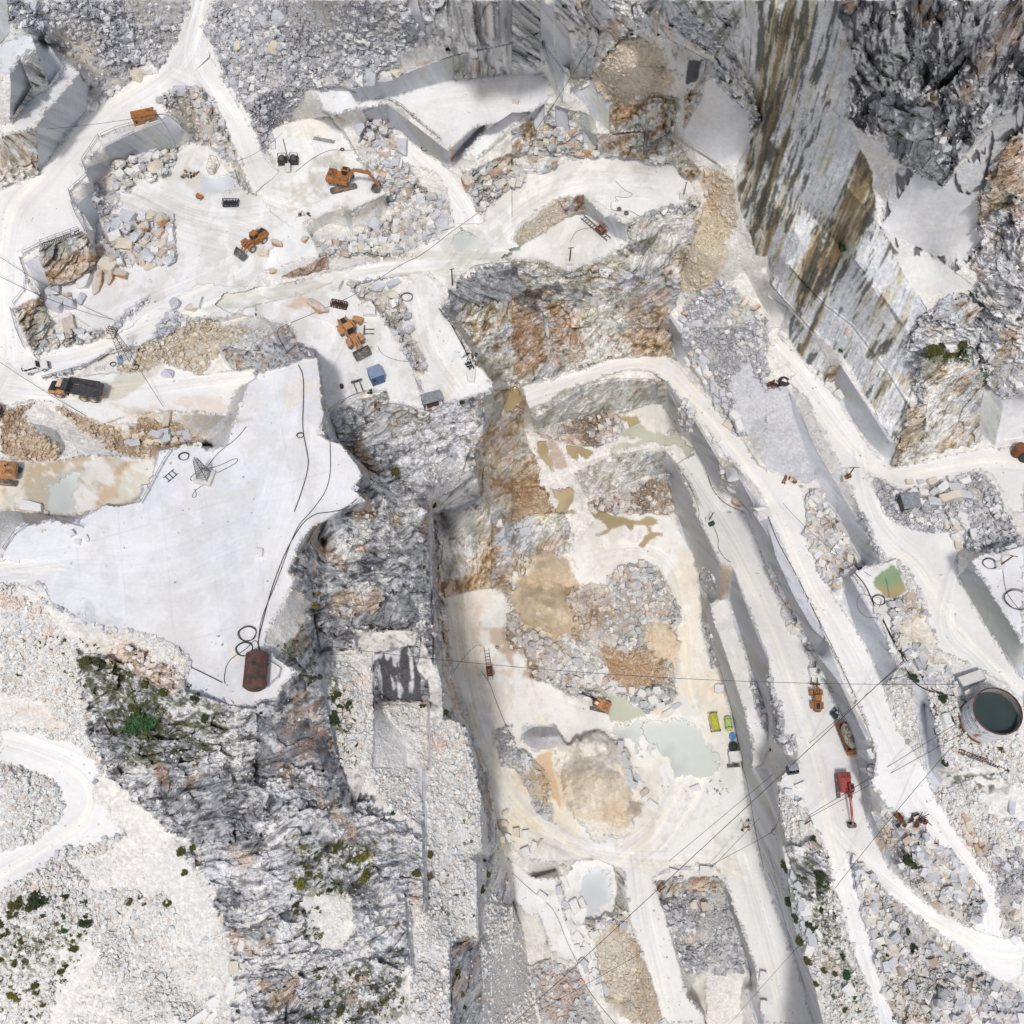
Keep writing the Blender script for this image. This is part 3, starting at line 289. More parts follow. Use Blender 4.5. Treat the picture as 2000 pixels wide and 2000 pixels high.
# tints (colour, strength, ragged edge, patch size m, threshold, outline)
OR=(.60,.37,.19); BR=(.36,.21,.10); TAN=(.62,.46,.26); GRY=(.42,.42,.38); WT=(.50,.46,.34); GR=(.56,.565,.51); BLK=(.05,.05,.06); CR=(.80,.70,.52); PK=(.78,.5,.33)
GN=(.10,.12,.035)
STAINS = [
 ((.84,.85,.87),.95,0,3,.05,'23:1830,20 1852,20 1932,200 33:80,385 60,390 23:1912,215'),((.84,.85,.87),.95,0,3,.05,'33:0,0 16,0 95,250 135,440 118,445 70,270'),((.80,.81,.84),.9,0,3,.05,'33:60,390 80,385 150,800 190,1100 180,1105 130,800'),

 (GN,.95,20,1.1,.50,'02:550,1080 900,1100 1350,1330 1700,1480 1600,1932 1000,1932 750,1600 600,1300'),(GN,.9,14,.9,.50,'02:640,1100 900,1150 1300,1350 1200,1750 950,1700 800,1350'),(GN,.8,16,.8,.56,'13:200,500 900,550 900,950 300,1000'),(GN,.8,10,.8,.55,'13:450,1500 1150,1450 1150,1932 350,1932'),
 (GN,.9,10,.9,.52,'12:490,1100 620,1300 700,1600 700,1932 620,1932 560,1500'),(GN,.8,10,.8,.56,'12:200,1000 480,550 520,700 420,1300 300,1200'),(GN,.9,8,.7,.50,'33:120,700 300,640 460,820 440,1200 300,1300 180,1100'),(GN,.8,8,.8,.53,'33:430,1000 600,1400 740,1800 600,1900 400,1500'),
 (GN,.9,8,.7,.48,'32:1280,1360 1500,1420 1560,1700 1800,1750 1700,1900 1400,1800 1300,1600'),(GN,.9,8,.9,.42,'31:1120,740 1300,700 1500,690 1540,760 1300,790'),(GN,.8,12,.9,.52,'03:0,950 400,930 700,1100 500,1500 0,1700'),(GN,.85,10,.8,.5,'33:1300,30 1700,80 1700,200 1450,160'),
 (GN,.8,6,.8,.5,'30:1300,700 1200,850 1060,960 1000,930 1150,760'),(GN,.7,12,.9,.56,'20:850,0 1700,0 1850,900 1700,700 1500,300'),
 (WT,.6,6,5,.50,'00:1350,1340 1400,1260 1932,1480 10:160,1640 440,1520 700,1250 640,1150 400,1200 380,1380 0,1440 00:1500,1480'),
 (GRY,.55,5,4,.42,'10:0,1480 250,1600 500,1520 420,1420 380,1300 440,1200 680,1160 640,1330 500,1400 560,1480 330,1560 150,1590'),
 (WT,.7,6,6,.40,'01:540,1080 900,1100 1100,950 1400,700 1932,580 1700,540 1100,740 880,900 800,1020'),
 (WT,.65,6,4,.46,'01:820,1120 1300,1180 1932,1230 1700,1300 1700,1400 1500,1350 1000,1200'),(OR,.35,8,4,.5,'01:1300,1060 1700,1060 1720,1150 1600,1400 1350,1330 1050,1290 900,1200'),
 (BR,.5,6,3,.35,'01:0,1280 100,1170 260,1105 200,1160 120,1250 30,1400'),(OR,.6,8,2.5,.38,'01:760,1190 950,1280 1300,1320 1500,1380 1200,1500 900,1360'),
 (OR,.7,8,3,.36,'01:950,1560 1150,1530 900,1620 880,1800 720,1932 02:600,20 450,30 200,20 01:700,1932 800,1700 860,1600'),(BR,.7,3,2,.3,'02:160,10 600,20 450,35 390,50 300,100 180,80'),(CR,.6,14,5,.4,'01:0,1680 60,1750 60,1932 0,1932'),(OR,.5,3,2,.4,'01:770,1520 840,1510 830,1550 790,1560'),
 (GR,.75,10,3,.28,'01:350,1700 560,1600 650,1600 560,1800 600,1932 300,1932 340,1800'),(GR,.5,10,5,.45,'01:60,1800 500,1600 700,1560 640,1720 300,1860 0,1932'),
 (GR,.8,3,3,.30,'11:1932,20 1500,20 1320,130 1440,170 1420,240 1510,180 1700,60'),(GR,.8,6,2,.22,'10:1380,1840 1500,1740 1700,1740 1760,1850 1740,1932 1450,1932'),
 (GR,.65,4,2.5,.35,'11:0,260 300,200 700,110 1100,60 1120,90 600,200 300,300 0,330'),(GR,.7,3,3,.3,'01:1740,180 1860,190 1932,280 11:0,240 60,330 60,470 0,440 01:1932,420 1800,260'),(GRY,.5,3,3,.4,'01:1500,400 1800,330 1932,350 1932,400 1600,430'),
 (OR,.75,6,3,.38,'11:240,380 330,300 420,340 560,420'),(CR,.45,20,6,.4,'11:200,1000 350,850 500,1060 250,1200'),
 (OR,.6,4,2,.3,'20:1380,1320 1500,1290 1620,1300 1600,1500 1540,1640 1500,1600'),(CR,.6,14,5,.3,'20:1400,1600 1600,1650 1640,1932 21:1500,250 1300,280 1350,0'),
 (BR,.7,8,2,.42,'21:0,270 200,280 250,420 250,850 50,930 11:1932,900'),(OR,.8,8,2,.40,'21:0,450 230,450 250,850 80,900 0,900'),(OR,.7,6,1.6,.48,'21:300,350 560,450 560,760 280,860'),(OR,.7,6,2,.46,'21:820,350 1200,200 1180,560 1200,740 1080,750 880,640'),(BR,.6,4,1.5,.5,'21:850,420 1100,250 1250,100 1300,0 1000,280'),
 (BLK,.8,5,1.2,.52,'21:0,280 330,190 400,250 230,430 60,430'),(OR,.7,6,2,.4,'20:880,1700 1080,1650 900,1820'),(BLK,.7,4,1.2,.45,'20:780,1880 1050,1780 1150,1700 1000,1932 800,1932'),(BLK,.7,3,1,.5,'20:980,1650 1150,1600 1300,1560 1100,1680'),
 (BR,.95,6,1.5,.24,'21:180,1330 400,1240 760,1180 850,1240 700,1320 640,1440 420,1420 300,1370'),(BR,.95,6,1.2,.3,'21:180,1400 330,1390 420,1600 300,1600 190,1500'),(BR,.95,8,1.5,.26,'21:580,1860 820,1760 1050,1700 1200,1720 1230,1932 22:1200,30 600,0 21:600,1932'),(OR,.9,4,2,.2,'11:1840,1020 1932,980 21:50,970 120,1120 60,1180 0,1190 11:1880,1150'),
 (OR,.7,10,2.5,.35,'11:1700,1400 1932,1200 21:0,1200 60,1500 180,1700 100,1900 11:1750,1750 1660,1600'),(BR,.7,8,1.5,.4,'11:1880,1700 1932,1700 21:0,1750 200,1750 320,1932 0,1932 11:1880,1932'),
 (OR,.75,5,1.5,.35,'22:0,310 160,260 400,180 430,240 60,460 0,450'),(OR,.8,5,2.5,.2,'12:1365,540 1560,480 1700,470 1760,560 1640,600 1430,640'),(OR,.5,6,2,.45,'12:1560,330 1932,340 1932,560 1640,500'),(GR,.4,10,4,.35,'12:1360,350 1600,330 1500,500 1370,510'),(BR,.6,6,1.5,.4,'12:1760,480 1900,520 1900,640 1800,620'),
 (TAN,.8,14,4,.2,'22:60,500 300,330 480,430 520,700 500,950 300,980 100,850 0,800'),(TAN,.6,14,4,.3,'22:500,560 760,560 780,800 560,900'),(BR,.85,8,1.3,.42,'22:340,560 740,540 780,700 640,800 540,700 380,620'),
 (BR,.85,8,1.2,.34,'22:0,850 200,920 380,1000 400,1200 200,1290 90,1230 100,1100 0,1080 12:1850,880'),(OR,.8,10,3,.25,'22:600,1050 850,1030 1150,1120 1100,1280 900,1340 740,1200'),(TAN,.7,14,4,.25,'22:1000,830 1200,870 1260,1000 1240,1250 1100,1100 960,1050'),
 (CR,.5,20,6,.3,'22:1200,200 1420,400 1440,1400 1240,1400 1300,700'),(CR,.5,14,6,.3,'22:1380,1250 1560,1200 1650,1500 1600,1932 1560,1900 1440,1600'),(OR,.5,6,2,.4,'22:1050,1480 1260,1510 1200,1560 1050,1550'),(OR,.6,6,2,.4,'22:1460,1200 1580,1220 1640,1400 1500,1400'),
 (BR,.75,6,2,.2,'12:1690,880 1850,880 1932,950 1932,1200 1880,1080 1820,1040 1760,900'),(OR,.5,8,2.5,.4,'12:1640,700 1720,720 1700,1300 1660,1200'),(CR,.45,16,5,.35,'12:1440,650 1700,700 1700,1300 1500,1100'),(OR,.45,4,2,.4,'12:1790,1200 1932,1190 1920,1250'),(GR,.6,8,4,.3,'12:1480,1350 1560,1320 1720,1700 1680,1720'),
 (CR,.7,16,4,.25,'22:180,1830 310,1780 350,1932 23:520,560 300,400 100,0 22:200,1932'),(OR,.8,3,1.5,.2,'22:180,1840 300,1800 310,1932 23:380,330 200,60 22:180,1932'),(TAN,.5,20,5,.3,'23:0,0 860,0 900,250 760,500 400,300 0,150'),(BR,.6,12,2,.25,'23:880,250 1000,280 1000,370 850,460 740,460 880,380'),(TAN,.5,12,3,.35,'23:640,280 880,200 880,450 680,420'),
 (CR,.6,16,4,.25,'13:1820,700 23:0,300 300,420 0,620'),(CR,.3,30,8,.4,'21:100,900 1200,780 1932,1700 1932,1500 1200,700'),
 (BR,.5,3,1.5,.4,'22:1240,50 1300,60 1330,130 1250,100'),(OR,.85,3,2,.2,'22:1570,400 1660,400 1640,600 1560,660'),(GR,.35,4,4,.4,'22:1300,0 1480,160 1560,620 1400,360'),
 (OR,.6,6,2,.35,'23:620,1240 800,1190 960,1350 1040,1600 960,1640 880,1300 760,1250'),(OR,.5,10,2.5,.35,'23:900,1600 1050,1600 1130,1900 960,1932'),(PK,.6,8,2,.5,'23:130,1560 320,1500 560,1600 400,1932 220,1900'),(PK,.7,2,2,.1,'23:1340,850 1480,840 1460,920 1340,930'),(PK,.7,2,2,.1,'23:1420,1000 1480,1010 1460,1090 1430,1060'),(PK,.6,6,2,.3,'23:1300,1250 1420,1260 1400,1340 1320,1330'),
 (OR,.5,14,1.5,.52,'33:1420,350 1650,560 1800,850 1700,700 1500,560'),(BR,.6,6,1,.4,'33:820,430 970,470 930,580 840,640'),(OR,.45,12,3,.4,'33:420,1380 560,1380 580,1500 420,1560'),(TAN,.3,20,3,.4,'33:640,700 760,1000 900,1500 1300,1932 1000,1932 800,1400'),
 (TAN,.5,14,3,.4,'32:1000,700 1190,720 1100,900 1250,1100 1400,1080 1300,1200 960,1000'),(TAN,.45,14,4,.35,'32:300,60 560,80 700,420 620,460 400,420'),(PK,.5,8,1.5,.45,'12:300,1300 460,1400 600,1800 13:150,0 12:200,1700'),(PK,.5,8,2,.5,'12:1310,1700 1600,1650 1600,1800 1350,1850'),(OR,.6,5,2,.35,'12:500,300 640,320 720,430 660,450 520,380'),(PK,.4,16,1.2,.5,'12:600,1300 860,1200 860,1932 700,1932'),
 (PK,.5,16,1.2,.45,'02:400,800 700,950 1000,950 1400,1150 1390,1350 1200,1350 700,1000'),(PK,.45,14,1.5,.45,'02:0,600 300,620 400,760 0,760'),(OR,.35,20,3,.4,'02:0,1500 500,1400 560,1650 200,1640'),
 (OR,.5,10,2,.4,'00:0,1050 270,960 280,1250 0,1350'),(GR,.4,10,2,.45,'00:130,1000 280,960 260,1120'),(OR,.5,3,1.5,.35,'00:730,1200 810,1190 800,1240 740,1240'),(OR,.45,8,2,.35,'00:740,1330 860,1300 860,1420 720,1400'),
 (OR,.9,2,2,.1,'01:150,360 300,310 330,340 240,420 260,500 200,450'),(OR,.75,3,1.5,.3,'01:300,0 730,0 720,110 600,150 390,220 330,60'),(OR,.9,3,2,.15,'11:190,155 530,0 545,100 300,150'),(OR,.5,4,1.5,.4,'01:1670,700 1830,700 1800,860'),
 (OR,.7,3,1.5,.35,'10:1190,470 1310,460 1250,600 1220,540'),(OR,.8,4,1.5,.35,'10:1600,480 1720,470 1700,530 1630,540'),(OR,.7,3,1.5,.3,'10:1460,1140 1510,1110 1500,1190 1470,1240'),(OR,.55,4,2,.35,'10:350,1690 650,1560 680,1640 560,1620'),(OR,.5,4,2,.35,'10:740,1620 980,1490 860,1600 740,1680'),
 (OR,.7,4,1.5,.35,'20:740,800 940,790 840,930 740,950'),(OR,.7,3,1.5,.35,'20:650,1010 750,1010 740,1150 660,1110'),(OR,.5,4,1.5,.4,'20:760,1040 960,1010 800,1150'),(OR,.6,3,1.5,.4,'20:1340,630 1470,560 1390,690 1290,730'),(OR,.8,3,1.5,.3,'20:100,990 60,1100 20,1160 0,1120'),
 (OR,.6,6,1.5,.4,'31:1050,1150 1200,1140 1150,1350 960,1560 1000,1400'),(OR,.5,8,2,.4,'31:1300,1380 1600,1150 1600,1300 1350,1440'),(PK,.5,10,2,.45,'30:1700,1200 1932,1000 1932,1650 1700,1600'),(OR,.9,2,1.5,.2,'31:440,930 470,840 550,828 490,950'),
 (OR,.6,5,1.5,.4,'31:950,860 1100,880 1050,1080 990,960'),(OR,.6,4,1.5,.4,'31:560,500 640,520 600,640'),(OR,.5,12,2,.4,'31:1650,850 1830,600 1932,480 1900,700 1750,860'),
 (TAN,.35,20,3,.4,'00:450,200 800,250 700,500 550,480'),(TAN,.35,20,3,.4,'10:700,0 1130,0 1200,250 1000,300'),(CR,.35,20,4,.4,'10:150,900 560,900 620,1000 300,1060'),
 (GRY,.45,12,3,.42,'02:520,760 680,670 900,830 740,870'),(CR,.4,10,3,.4,'02:1700,1030 1880,1100 1800,1180'),
 (CR,.35,12,3,.4,'11:1280,1100 1450,1110 1600,900 1480,780 1400,950'),(TAN,.6,10,2,.3,'11:1150,560 1250,700 1280,900 1200,880'),
 (TAN,.55,6,2,.3,'31:100,1650 220,1660 200,1720'),(BLK,.35,6,.9,.5,'33:130,700 330,650 520,1100 560,1300 300,1500 200,1300'),
 (BLK,.5,6,.8,.47,'33:1300,0 1900,60 1800,200 1400,150'),
]
# standing water (kind, outline)
WATER = [
 ('water_grey','10:1500,1790 1560,1755 1640,1760 1700,1800 1690,1850 1650,1900 1550,1900 1490,1850'),
 ('water_blue','00:1500,1385 1570,1340 1740,1320 1780,1370 1770,1430 1680,1465 1640,1440 1560,1450 1530,1460'),
 ('water_grey','22:980,1590 1250,1570 1400,1600 1440,1680 1500,1760 1560,1932 23:1540,30 1420,60 1350,40 1250,60 1230,20 22:1220,1880 1130,1800 1080,1760 1050,1840 1010,1700'),
 ('water_green','22:560,1360 640,1330 740,1340 760,1380 880,1390 880,1420 950,1480 1000,1530 990,1560 860,1590 760,1550 700,1520 740,1440 700,1390'),
 ('water_grey','22:700,1640 850,1600 980,1600 1000,1700 960,1740 1000,1880 900,1700 780,1680'),
 ('water_tan','22:600,0 640,40 700,80 720,130 640,150 625,170 700,160 760,120 860,100 900,160 930,90 1000,100 1050,160 1000,190 960,240 985,265 1040,220 1090,180 1140,180 1140,155 1070,150 1040,110 1110,90 1050,40 900,60 760,30 700,0'),
 ('water_green','21:850,1300 940,1260 1100,1330 1200,1350 1170,1310 1230,1320 1290,1400 1350,1480 1340,1520 1270,1490 1220,1430 1180,1410 1080,1405 900,1450 760,1490 730,1480 800,1420 940,1410 1000,1380 900,1370 830,1360'),
 ('water_tan','21:420,1430 530,1440 620,1480 560,1530 500,1500 480,1560 420,1500 400,1450'),('water_tan','21:850,1210 940,1220 970,1250 860,1300 830,1260'),
 ('water_tan','21:310,1770 430,1750 480,1800 430,1900 420,1932 330,1932 350,1850'),
 ('water_tan','21:190,1400 250,1410 280,1500 330,1640 280,1600 240,1540 200,1520'),
 ('water_jade','32:785,520 850,470 925,395 980,440 1055,585 1030,600 990,640 940,665 880,645 850,600 820,560'),
 ('water_blue','23:500,850 620,750 720,790 760,900 740,1000 640,1110 560,1120 530,1000'),
 ('water_grey','01:380,1720 560,1640 640,1620 540,1820 560,1932 380,1932'),
 ('water_tan','11:1840,1020 1920,990 21:30,985 90,1090 20,1130 0,1180 11:1890,1170'),
 ('water_tan','22:400,0 500,0 480,30 440,20'),
]
OVER = [
 ('dust',12,'03:780,0 1000,250 1350,550 1650,1200 1500,1300 1250,950 1150,1000 950,900 700,950 500,720 800,600 950,500 700,200'),('dust',10,'02:500,760 900,960 1000,1150 600,1050 300,700'),('dust',8,'02:0,1350 300,1400 520,1640 300,1660 0,1600'),
 ('dust',10,'03:450,1300 640,1200 760,1400 520,1932 380,1932'),('dust',10,'13:350,930 700,920 740,1200 650,1400 350,1300'),('dust',6,'23:1480,1560 1760,1600 1740,1932 1460,1932'),('dust',8,'33:1500,0 1932,150 1932,420 1700,380'),
 ('sand',8,'32:1180,780 1300,1050 1050,1000 960,860'),('dust',8,'31:0,620 200,900 100,980 0,880'),
 ('screeb',6,'22:0,600 250,420 480,560 700,560 740,700 1020,820 1200,1100 1250,1400 1000,1530 880,1400 700,1380 480,1400 330,1320 130,1250 100,1050 0,1050 12:1880,880 22:0,700'),
 ('screeb',5,'22:730,510 860,410 1000,380 1120,450 1230,650 1280,800 1220,900 1000,850 800,760'),
 ('sand',26,'22:30,480 200,350 400,350 500,480 450,800 350,980 150,850 20,780'),('sand',26,'22:980,840 1150,850 1250,1000 1240,1200 1050,1060'),('dirtr',22,'22:640,1020 850,1030 1140,1110 1150,1250 900,1340 740,1220'),
 ('gravel',6,'22:90,1610 330,1620 400,1750 300,1800 180,1800 60,1720'),('sand',14,'22:370,1740 600,1660 760,1700 860,1800 900,1932 23:960,150 1010,300 900,470 760,540 620,520 480,400 380,200 340,0 22:330,1880'),
 ('sand',10,'23:380,0 850,0 860,250 700,400 450,330'),('scree',8,'22:0,1780 180,1850 250,1932 23:320,430 200,340 60,60 0,0 13:1932,0 1850,0 12:1800,1650 1932,1600'),
 ('screeb',4,'21:180,1340 400,1240 760,1180 850,1280 800,1370 640,1440 420,1420 300,1370'),('screeb',5,'21:580,1860 820,1760 1100,1690 1200,1700 1230,1932 22:1180,20 600,0'),
 ('dirtr',6,'21:0,1750 200,1740 330,1932 22:280,0 0,60'),
 ('screeb',6,'00:720,1560 800,1560 900,1700 1050,1600 1280,1640 1320,1800 1300,1932 01:1200,60 900,60 740,0 00:740,1900 800,1750'),
 ('screeb',4,'00:860,1250 1000,1200 1250,1150 1330,1200 1260,1310 1150,1360 1030,1340 960,1460 870,1380'),('scree',5,'00:720,1400 860,1440 900,1560 760,1640 700,1500'),
 ('scree',5,'01:850,520 950,430 1150,280 1130,330 1000,440 900,540 840,580'),('screeb',4,'01:330,640 420,600 800,560 860,600 640,660 400,700 250,740'),
 ('scree',4,'01:330,930 640,840 840,720 930,660 640,820'),('scree',5,'01:1130,640 1300,400 1440,500 1250,600 1120,660'),
 ('screeb',5,'20:0,1250 100,1180 200,1000 420,1000 520,1080 640,1160 600,1200 350,1180 300,1260 60,1300'),
 ('screeb',4,'20:1000,1230 1060,1150 1170,1180 1160,1240 1050,1250'),('scree',3,'20:1200,1560 1350,1540 1400,1560 1300,1600 950,1640'),
 ('scree',5,'22:1370,380 1420,380 1530,500 1560,660 1490,690 1430,560'),('scree',4,'22:1410,520 1500,900 1580,1180 1500,1180 1440,900'),
 ('screeb',4,'32:0,420 40,440 200,780 310,960 420,1200 340,1180 250,950 150,880 60,600'),('scree',4,'22:1780,1180 1932,1560 1932,1700 1850,1500'),('scree',4,'32:0,1160 100,1500 130,1690 210,1700 200,1800 60,1750 30,1600'),
 ('screeb',3,'21:1280,1090 1380,1140 1370,1300 1280,1340'),('screeb',4,'21:1560,1520 1700,1560 1720,1640 1660,1800 1570,1790'),('scree',3,'21:1230,1560 1340,1700 1440,1900 1360,1800'),
 ('scree',4,'21:1260,560 1420,620 1450,900 1700,1300 1640,1240 1500,1050 1330,830'),
 ('screeb',6,'23:560,1130 640,1160 760,1110 840,1100 860,1200 760,1180 620,1260 560,1220'),
 ('scree',3,'32:730,0 800,200 880,330 840,340 740,150 680,0'),('screew',3,'32:970,350 1060,450 1190,680 1180,740 1080,590 990,440'),
 ('scree',5,'32:870,0 1050,120 1100,100 1130,0'),('scree',5,'11:1050,480 1180,600 1290,860 1200,880 1070,640'),
]

TRACKS = [(30,'11:300,900 200,1500 12:0,200 02:1700,500 1200,650 600,500 0,450'),(26,'11:420,1000 350,1700 12:150,200 02:1932,900 1700,1200'),(26,'00:1000,1400 1400,1600 1700,1650 10:100,1600 500,1450'),(22,'01:1932,900 1500,950 1000,1020 500,1050'),(22,'11:500,900 700,500 300,400 0,300'),(22,'11:1200,300 1300,700 1500,1000'),(20,'10:300,1500 500,1300 400,1000'),(30,'32:1400,500 1300,900 1600,1150 1900,1500'),(34,'00:1520,0 1450,250 1380,450 1150,640 800,850 500,1100 300,1350 50,1600 01:20,300 100,800 0,1000'),(30,'00:1520,0 1450,250 1430,500 1600,760 1750,1000 1850,1300 10:20,1480 300,1560'),(24,'00:1350,560 1550,650 1700,850'),
 (26,'11:1932,60 1300,80 800,140 400,230 0,290 01:1700,350 1300,500 1000,600 700,740 400,800 100,860'),(60,'00:1000,1500 1500,1700 10:0,1800 11:0,100 01:1500,250 900,540'),
 (30,'10:1250,1180 1500,1450 1650,1700 1500,1932'),(40,'11:1600,60 10:1800,1750 20:100,1550 500,1350 1000,1400'),
 (22,'01:0,1080 300,1120 600,1400 700,1600'),(20,'01:900,1000 500,1050 100,1000'),
 (30,'02:-50,1700 300,1780 560,1900 03:700,100 730,300 600,480 300,640 0,820'),
 (22,'21:100,1060 500,920 900,800 1150,840 1400,1120 1700,1480 1932,1800 32:150,150 300,500 500,850 700,1200 850,1560 1000,1900 33:1050,200 1300,520 1550,850 1690,1050 1700,1250'),
 (20,'21:1250,1500 1450,1800 22:1600,100 1800,450 32:0,800 150,1200 280,1600 400,1932 33:450,300 530,600 650,1000 780,1500 900,1932'),
 (22,'33:540,500 800,800 1150,1080 1450,1250 1700,1420 1932,1430'),(26,'31:60,700 300,950 600,1400 850,1600 1100,1650 1600,1540 1932,1560'),(24,'31:700,1500 760,1800 32:900,200 1200,400 1350,800 1800,1250 1932,1350'),
 (18,'22:600,330 900,250 1200,350 1320,800 1330,1300 1380,1450'),(40,'12:1500,700 1650,1500 13:1900,200 23:200,420 500,640'),(30,'23:200,500 600,650 1000,700 1500,680 1700,800'),
 (24,'23:950,700 1020,1200 1200,1932'),(24,'23:1750,700 1932,1300 33:150,1932'),(50,'22:500,1350 900,1500 1400,1932 23:1100,500 900,650'),
 (14,'12:1560,640 1580,1000 1660,1500'),(60,'02:0,440 500,380 1200,400 1700,200'),(40,'10:1400,700 20:0,650')]
# ---------------------------------------------------------------- the ground: heights and kinds on a fine lattice
NG = 1340
g = np.linspace(0, 2000, NG).astype(np.float32)
SP = 2000 / (NG - 1)
GX, GY = np.meshgrid(g, g)                       # row = y
_w1 = fbm(GX, GY, 26, 3, 11) - .5; _w2 = fbm(GX, GY, 26, 3, 21) - .5
_w3 = fbm(GX, GY, 6, 2, 31) - .5; _w4 = fbm(GX, GY, 6, 2, 36) - .5
def bbox(p, pad):
    x0 = max(0, int((p[:, 0].min() - pad) / SP)); x1 = min(NG, int((p[:, 0].max() + pad) / SP) + 2)
    y0 = max(0, int((p[:, 1].min() - pad) / SP)); y1 = min(NG, int((p[:, 1].max() + pad) / SP) + 2)
    return slice(y0, y1), slice(x0, x1)
def raster(p, rag=0):
    s = bbox(p, rag + 2)
    X = GX[s]; Y = GY[s]
    if rag:
        X = X + rag * (1.9 * _w1[s] + 1.2 * _w3[s]); Y = Y + rag * (1.9 * _w2[s] + 1.2 * _w4[s])
    m = np.zeros(X.shape, bool)
    n = len(p)
    for i in range(n):
        x1, y1 = p[i, :2]; x2, y2 = p[(i + 1) % n, :2]
        if y1 == y2: continue
        c = ((y1 > Y) != (y2 > Y))
        m ^= c & (X < (x2 - x1) * (Y - y1) / (y2 - y1) + x1)
    return s, m
def tps(p, X, Y):
    q = p[~np.isnan(p[:, 2])]
    if len(q) == 0: return None
    if len(q) < 3 or np.ptp(q[:, 2]) < .01: 
        if np.ptp(q[:, 2]) < .01: return np.full(X.shape, q[0, 2], np.float32)
        d = q[1, :2] - q[0, :2]; t = ((X - q[0, 0]) * d[0] + (Y - q[0, 1]) * d[1]) / (d @ d)
        return (q[0, 2] + np.clip(t, 0, 1) * (q[1, 2] - q[0, 2])).astype(np.float32)
    c = q[:, :2] / 100; n = len(c)
    d = np.sqrt(((c[:, None] - c[None]) ** 2).sum(2))
    A = np.zeros((n + 1, n + 1)); A[:n, :n] = d; A[:n, :n] -= np.eye(n) * 0.03; A[n, :n] = A[:n, n] = 1
    w = np.linalg.solve(A, np.append(q[:, 2], 0))
    out = np.full(X.shape, w[n], np.float32)
    for i in range(n):
        out += (w[i] * np.sqrt((X / 100 - c[i, 0]) ** 2 + (Y / 100 - c[i, 1]) ** 2)).astype(np.float32)
    return np.clip(out, q[:, 2].min() - 1, q[:, 2].max() + 1)

Z = np.zeros((NG, NG), np.float32); FIX = np.zeros((NG, NG), bool)
for l in LINES:
    p = P(l)
    zs = p[:, 2].copy(); ok = ~np.isnan(zs)
    up = (p[:, 0] < 962) & (zs > 25.5) & (zs < 66.5)      # the benches left of the pit stand high over it
    zs = zs + np.where(up, 18 * sm(p[:, 1], 800, 960) * sm(p[:, 0], 380, 520), 0)
    if len(p) > 1:
        t = np.r_[0, np.cumsum(np.hypot(np.diff(p[:, 0]), np.diff(p[:, 1])))]
        zs = np.interp(t, t[ok], zs[ok])
        tt = np.arange(0, t[-1], .5); xs = np.interp(tt, t, p[:, 0]); ys = np.interp(tt, t, p[:, 1]); z = np.interp(tt, t, zs)
    else: xs, ys, z = p[:, 0], p[:, 1], zs
    i = np.clip(np.round(ys / SP).astype(int), 0, NG - 1); j = np.clip(np.round(xs / SP).astype(int), 0, NG - 1)
    for di in (0, 1):
        Z[np.minimum(i + di, NG - 1), j] = z; FIX[np.minimum(i + di, NG - 1), j] = True
floor_masks = []
for cls, rag, s_ in FLOORS:
    p = P(s_)
    s, m = raster(p, rag)
    zz = tps(p, GX[s], GY[s])
    Z[s][m] = zz[m]; FIX[s][m] = True
    floor_masks.append((cls, s, m))
# fill what lies between: coarse to fine relaxation
def relax(z, fx, it):
    z0 = z.copy()
    for k in range(it):
        q = np.pad(z, 1, mode='edge')
        a = (q[:-2, 1:-1] + q[2:, 1:-1] + q[1:-1, :-2] + q[1:-1, 2:]) * .25
        z = np.where(fx, z0, z + 1.0 * (a - z))
    return z
def down(z, fx):
    n = (z.shape[0] + 1) // 2
    zp = np.pad(z * fx, ((0, 2 * n - z.shape[0]),) * 2); fp = np.pad(fx.astype(np.float32), ((0, 2 * n - z.shape[0]),) * 2)
    zs = zp.reshape(n, 2, n, 2).sum((1, 3)); fs = fp.reshape(n, 2, n, 2).sum((1, 3))
    return np.where(fs > 0, zs / np.maximum(fs, 1), 0).astype(np.float32), fs > 0
pyr = [(Z, FIX)]
while pyr[-1][0].shape[0] > 24: pyr.append(down(*pyr[-1]))
cur = np.full(pyr[-1][0].shape, 70, np.float32)
for lv, (z, fx) in enumerate(reversed(pyr)):
    n = z.shape[0]
    if cur.shape[0] != n:
        ii = np.clip(np.arange(n) / 2 - .25, 0, cur.shape[0] - 1); a = np.floor(ii).astype(int); b = np.minimum(a + 1, cur.shape[0] - 1); f = (ii - a).astype(np.float32)
        cur = cur[a] * (1 - f[:, None]) + cur[b] * f[:, None]; cur = cur[:, a] * (1 - f) + cur[:, b] * f
    cur = np.where(fx, z, cur)
    cur = relax(cur, fx, 200 if n < 100 else 120 if n < 400 else 50)
Z = cur.astype(np.float32)
print('heights', round(time.time() - T0, 1))

# kinds
KINDS = ['dust','sand','scree','screew','screeb','greys','gravel','rockd','rockw','blackr','greyr','slabw','rust','rustw','ochre','ochs','dirtp','dirtr','marble','crackw','cliff','wall',
         'road','floor','plateau','wetroad','wetfloor','pit','shelf','gravelfloor','water_grey','water_blue','water_green','water_tan','water_jade']
KI = {k: i for i, k in enumerate(KINDS)}
K = np.zeros((NG, NG), np.uint8)
for cls, rag, s_ in BG:
    s, m = raster(P(s_), rag); K[s][m] = KI[cls]
for s_ in WALLS:
    s, m = raster(P(s_), 0); K[s][m] = KI['wall']
for cls, s, m in floor_masks: K[s][m] = KI[cls]
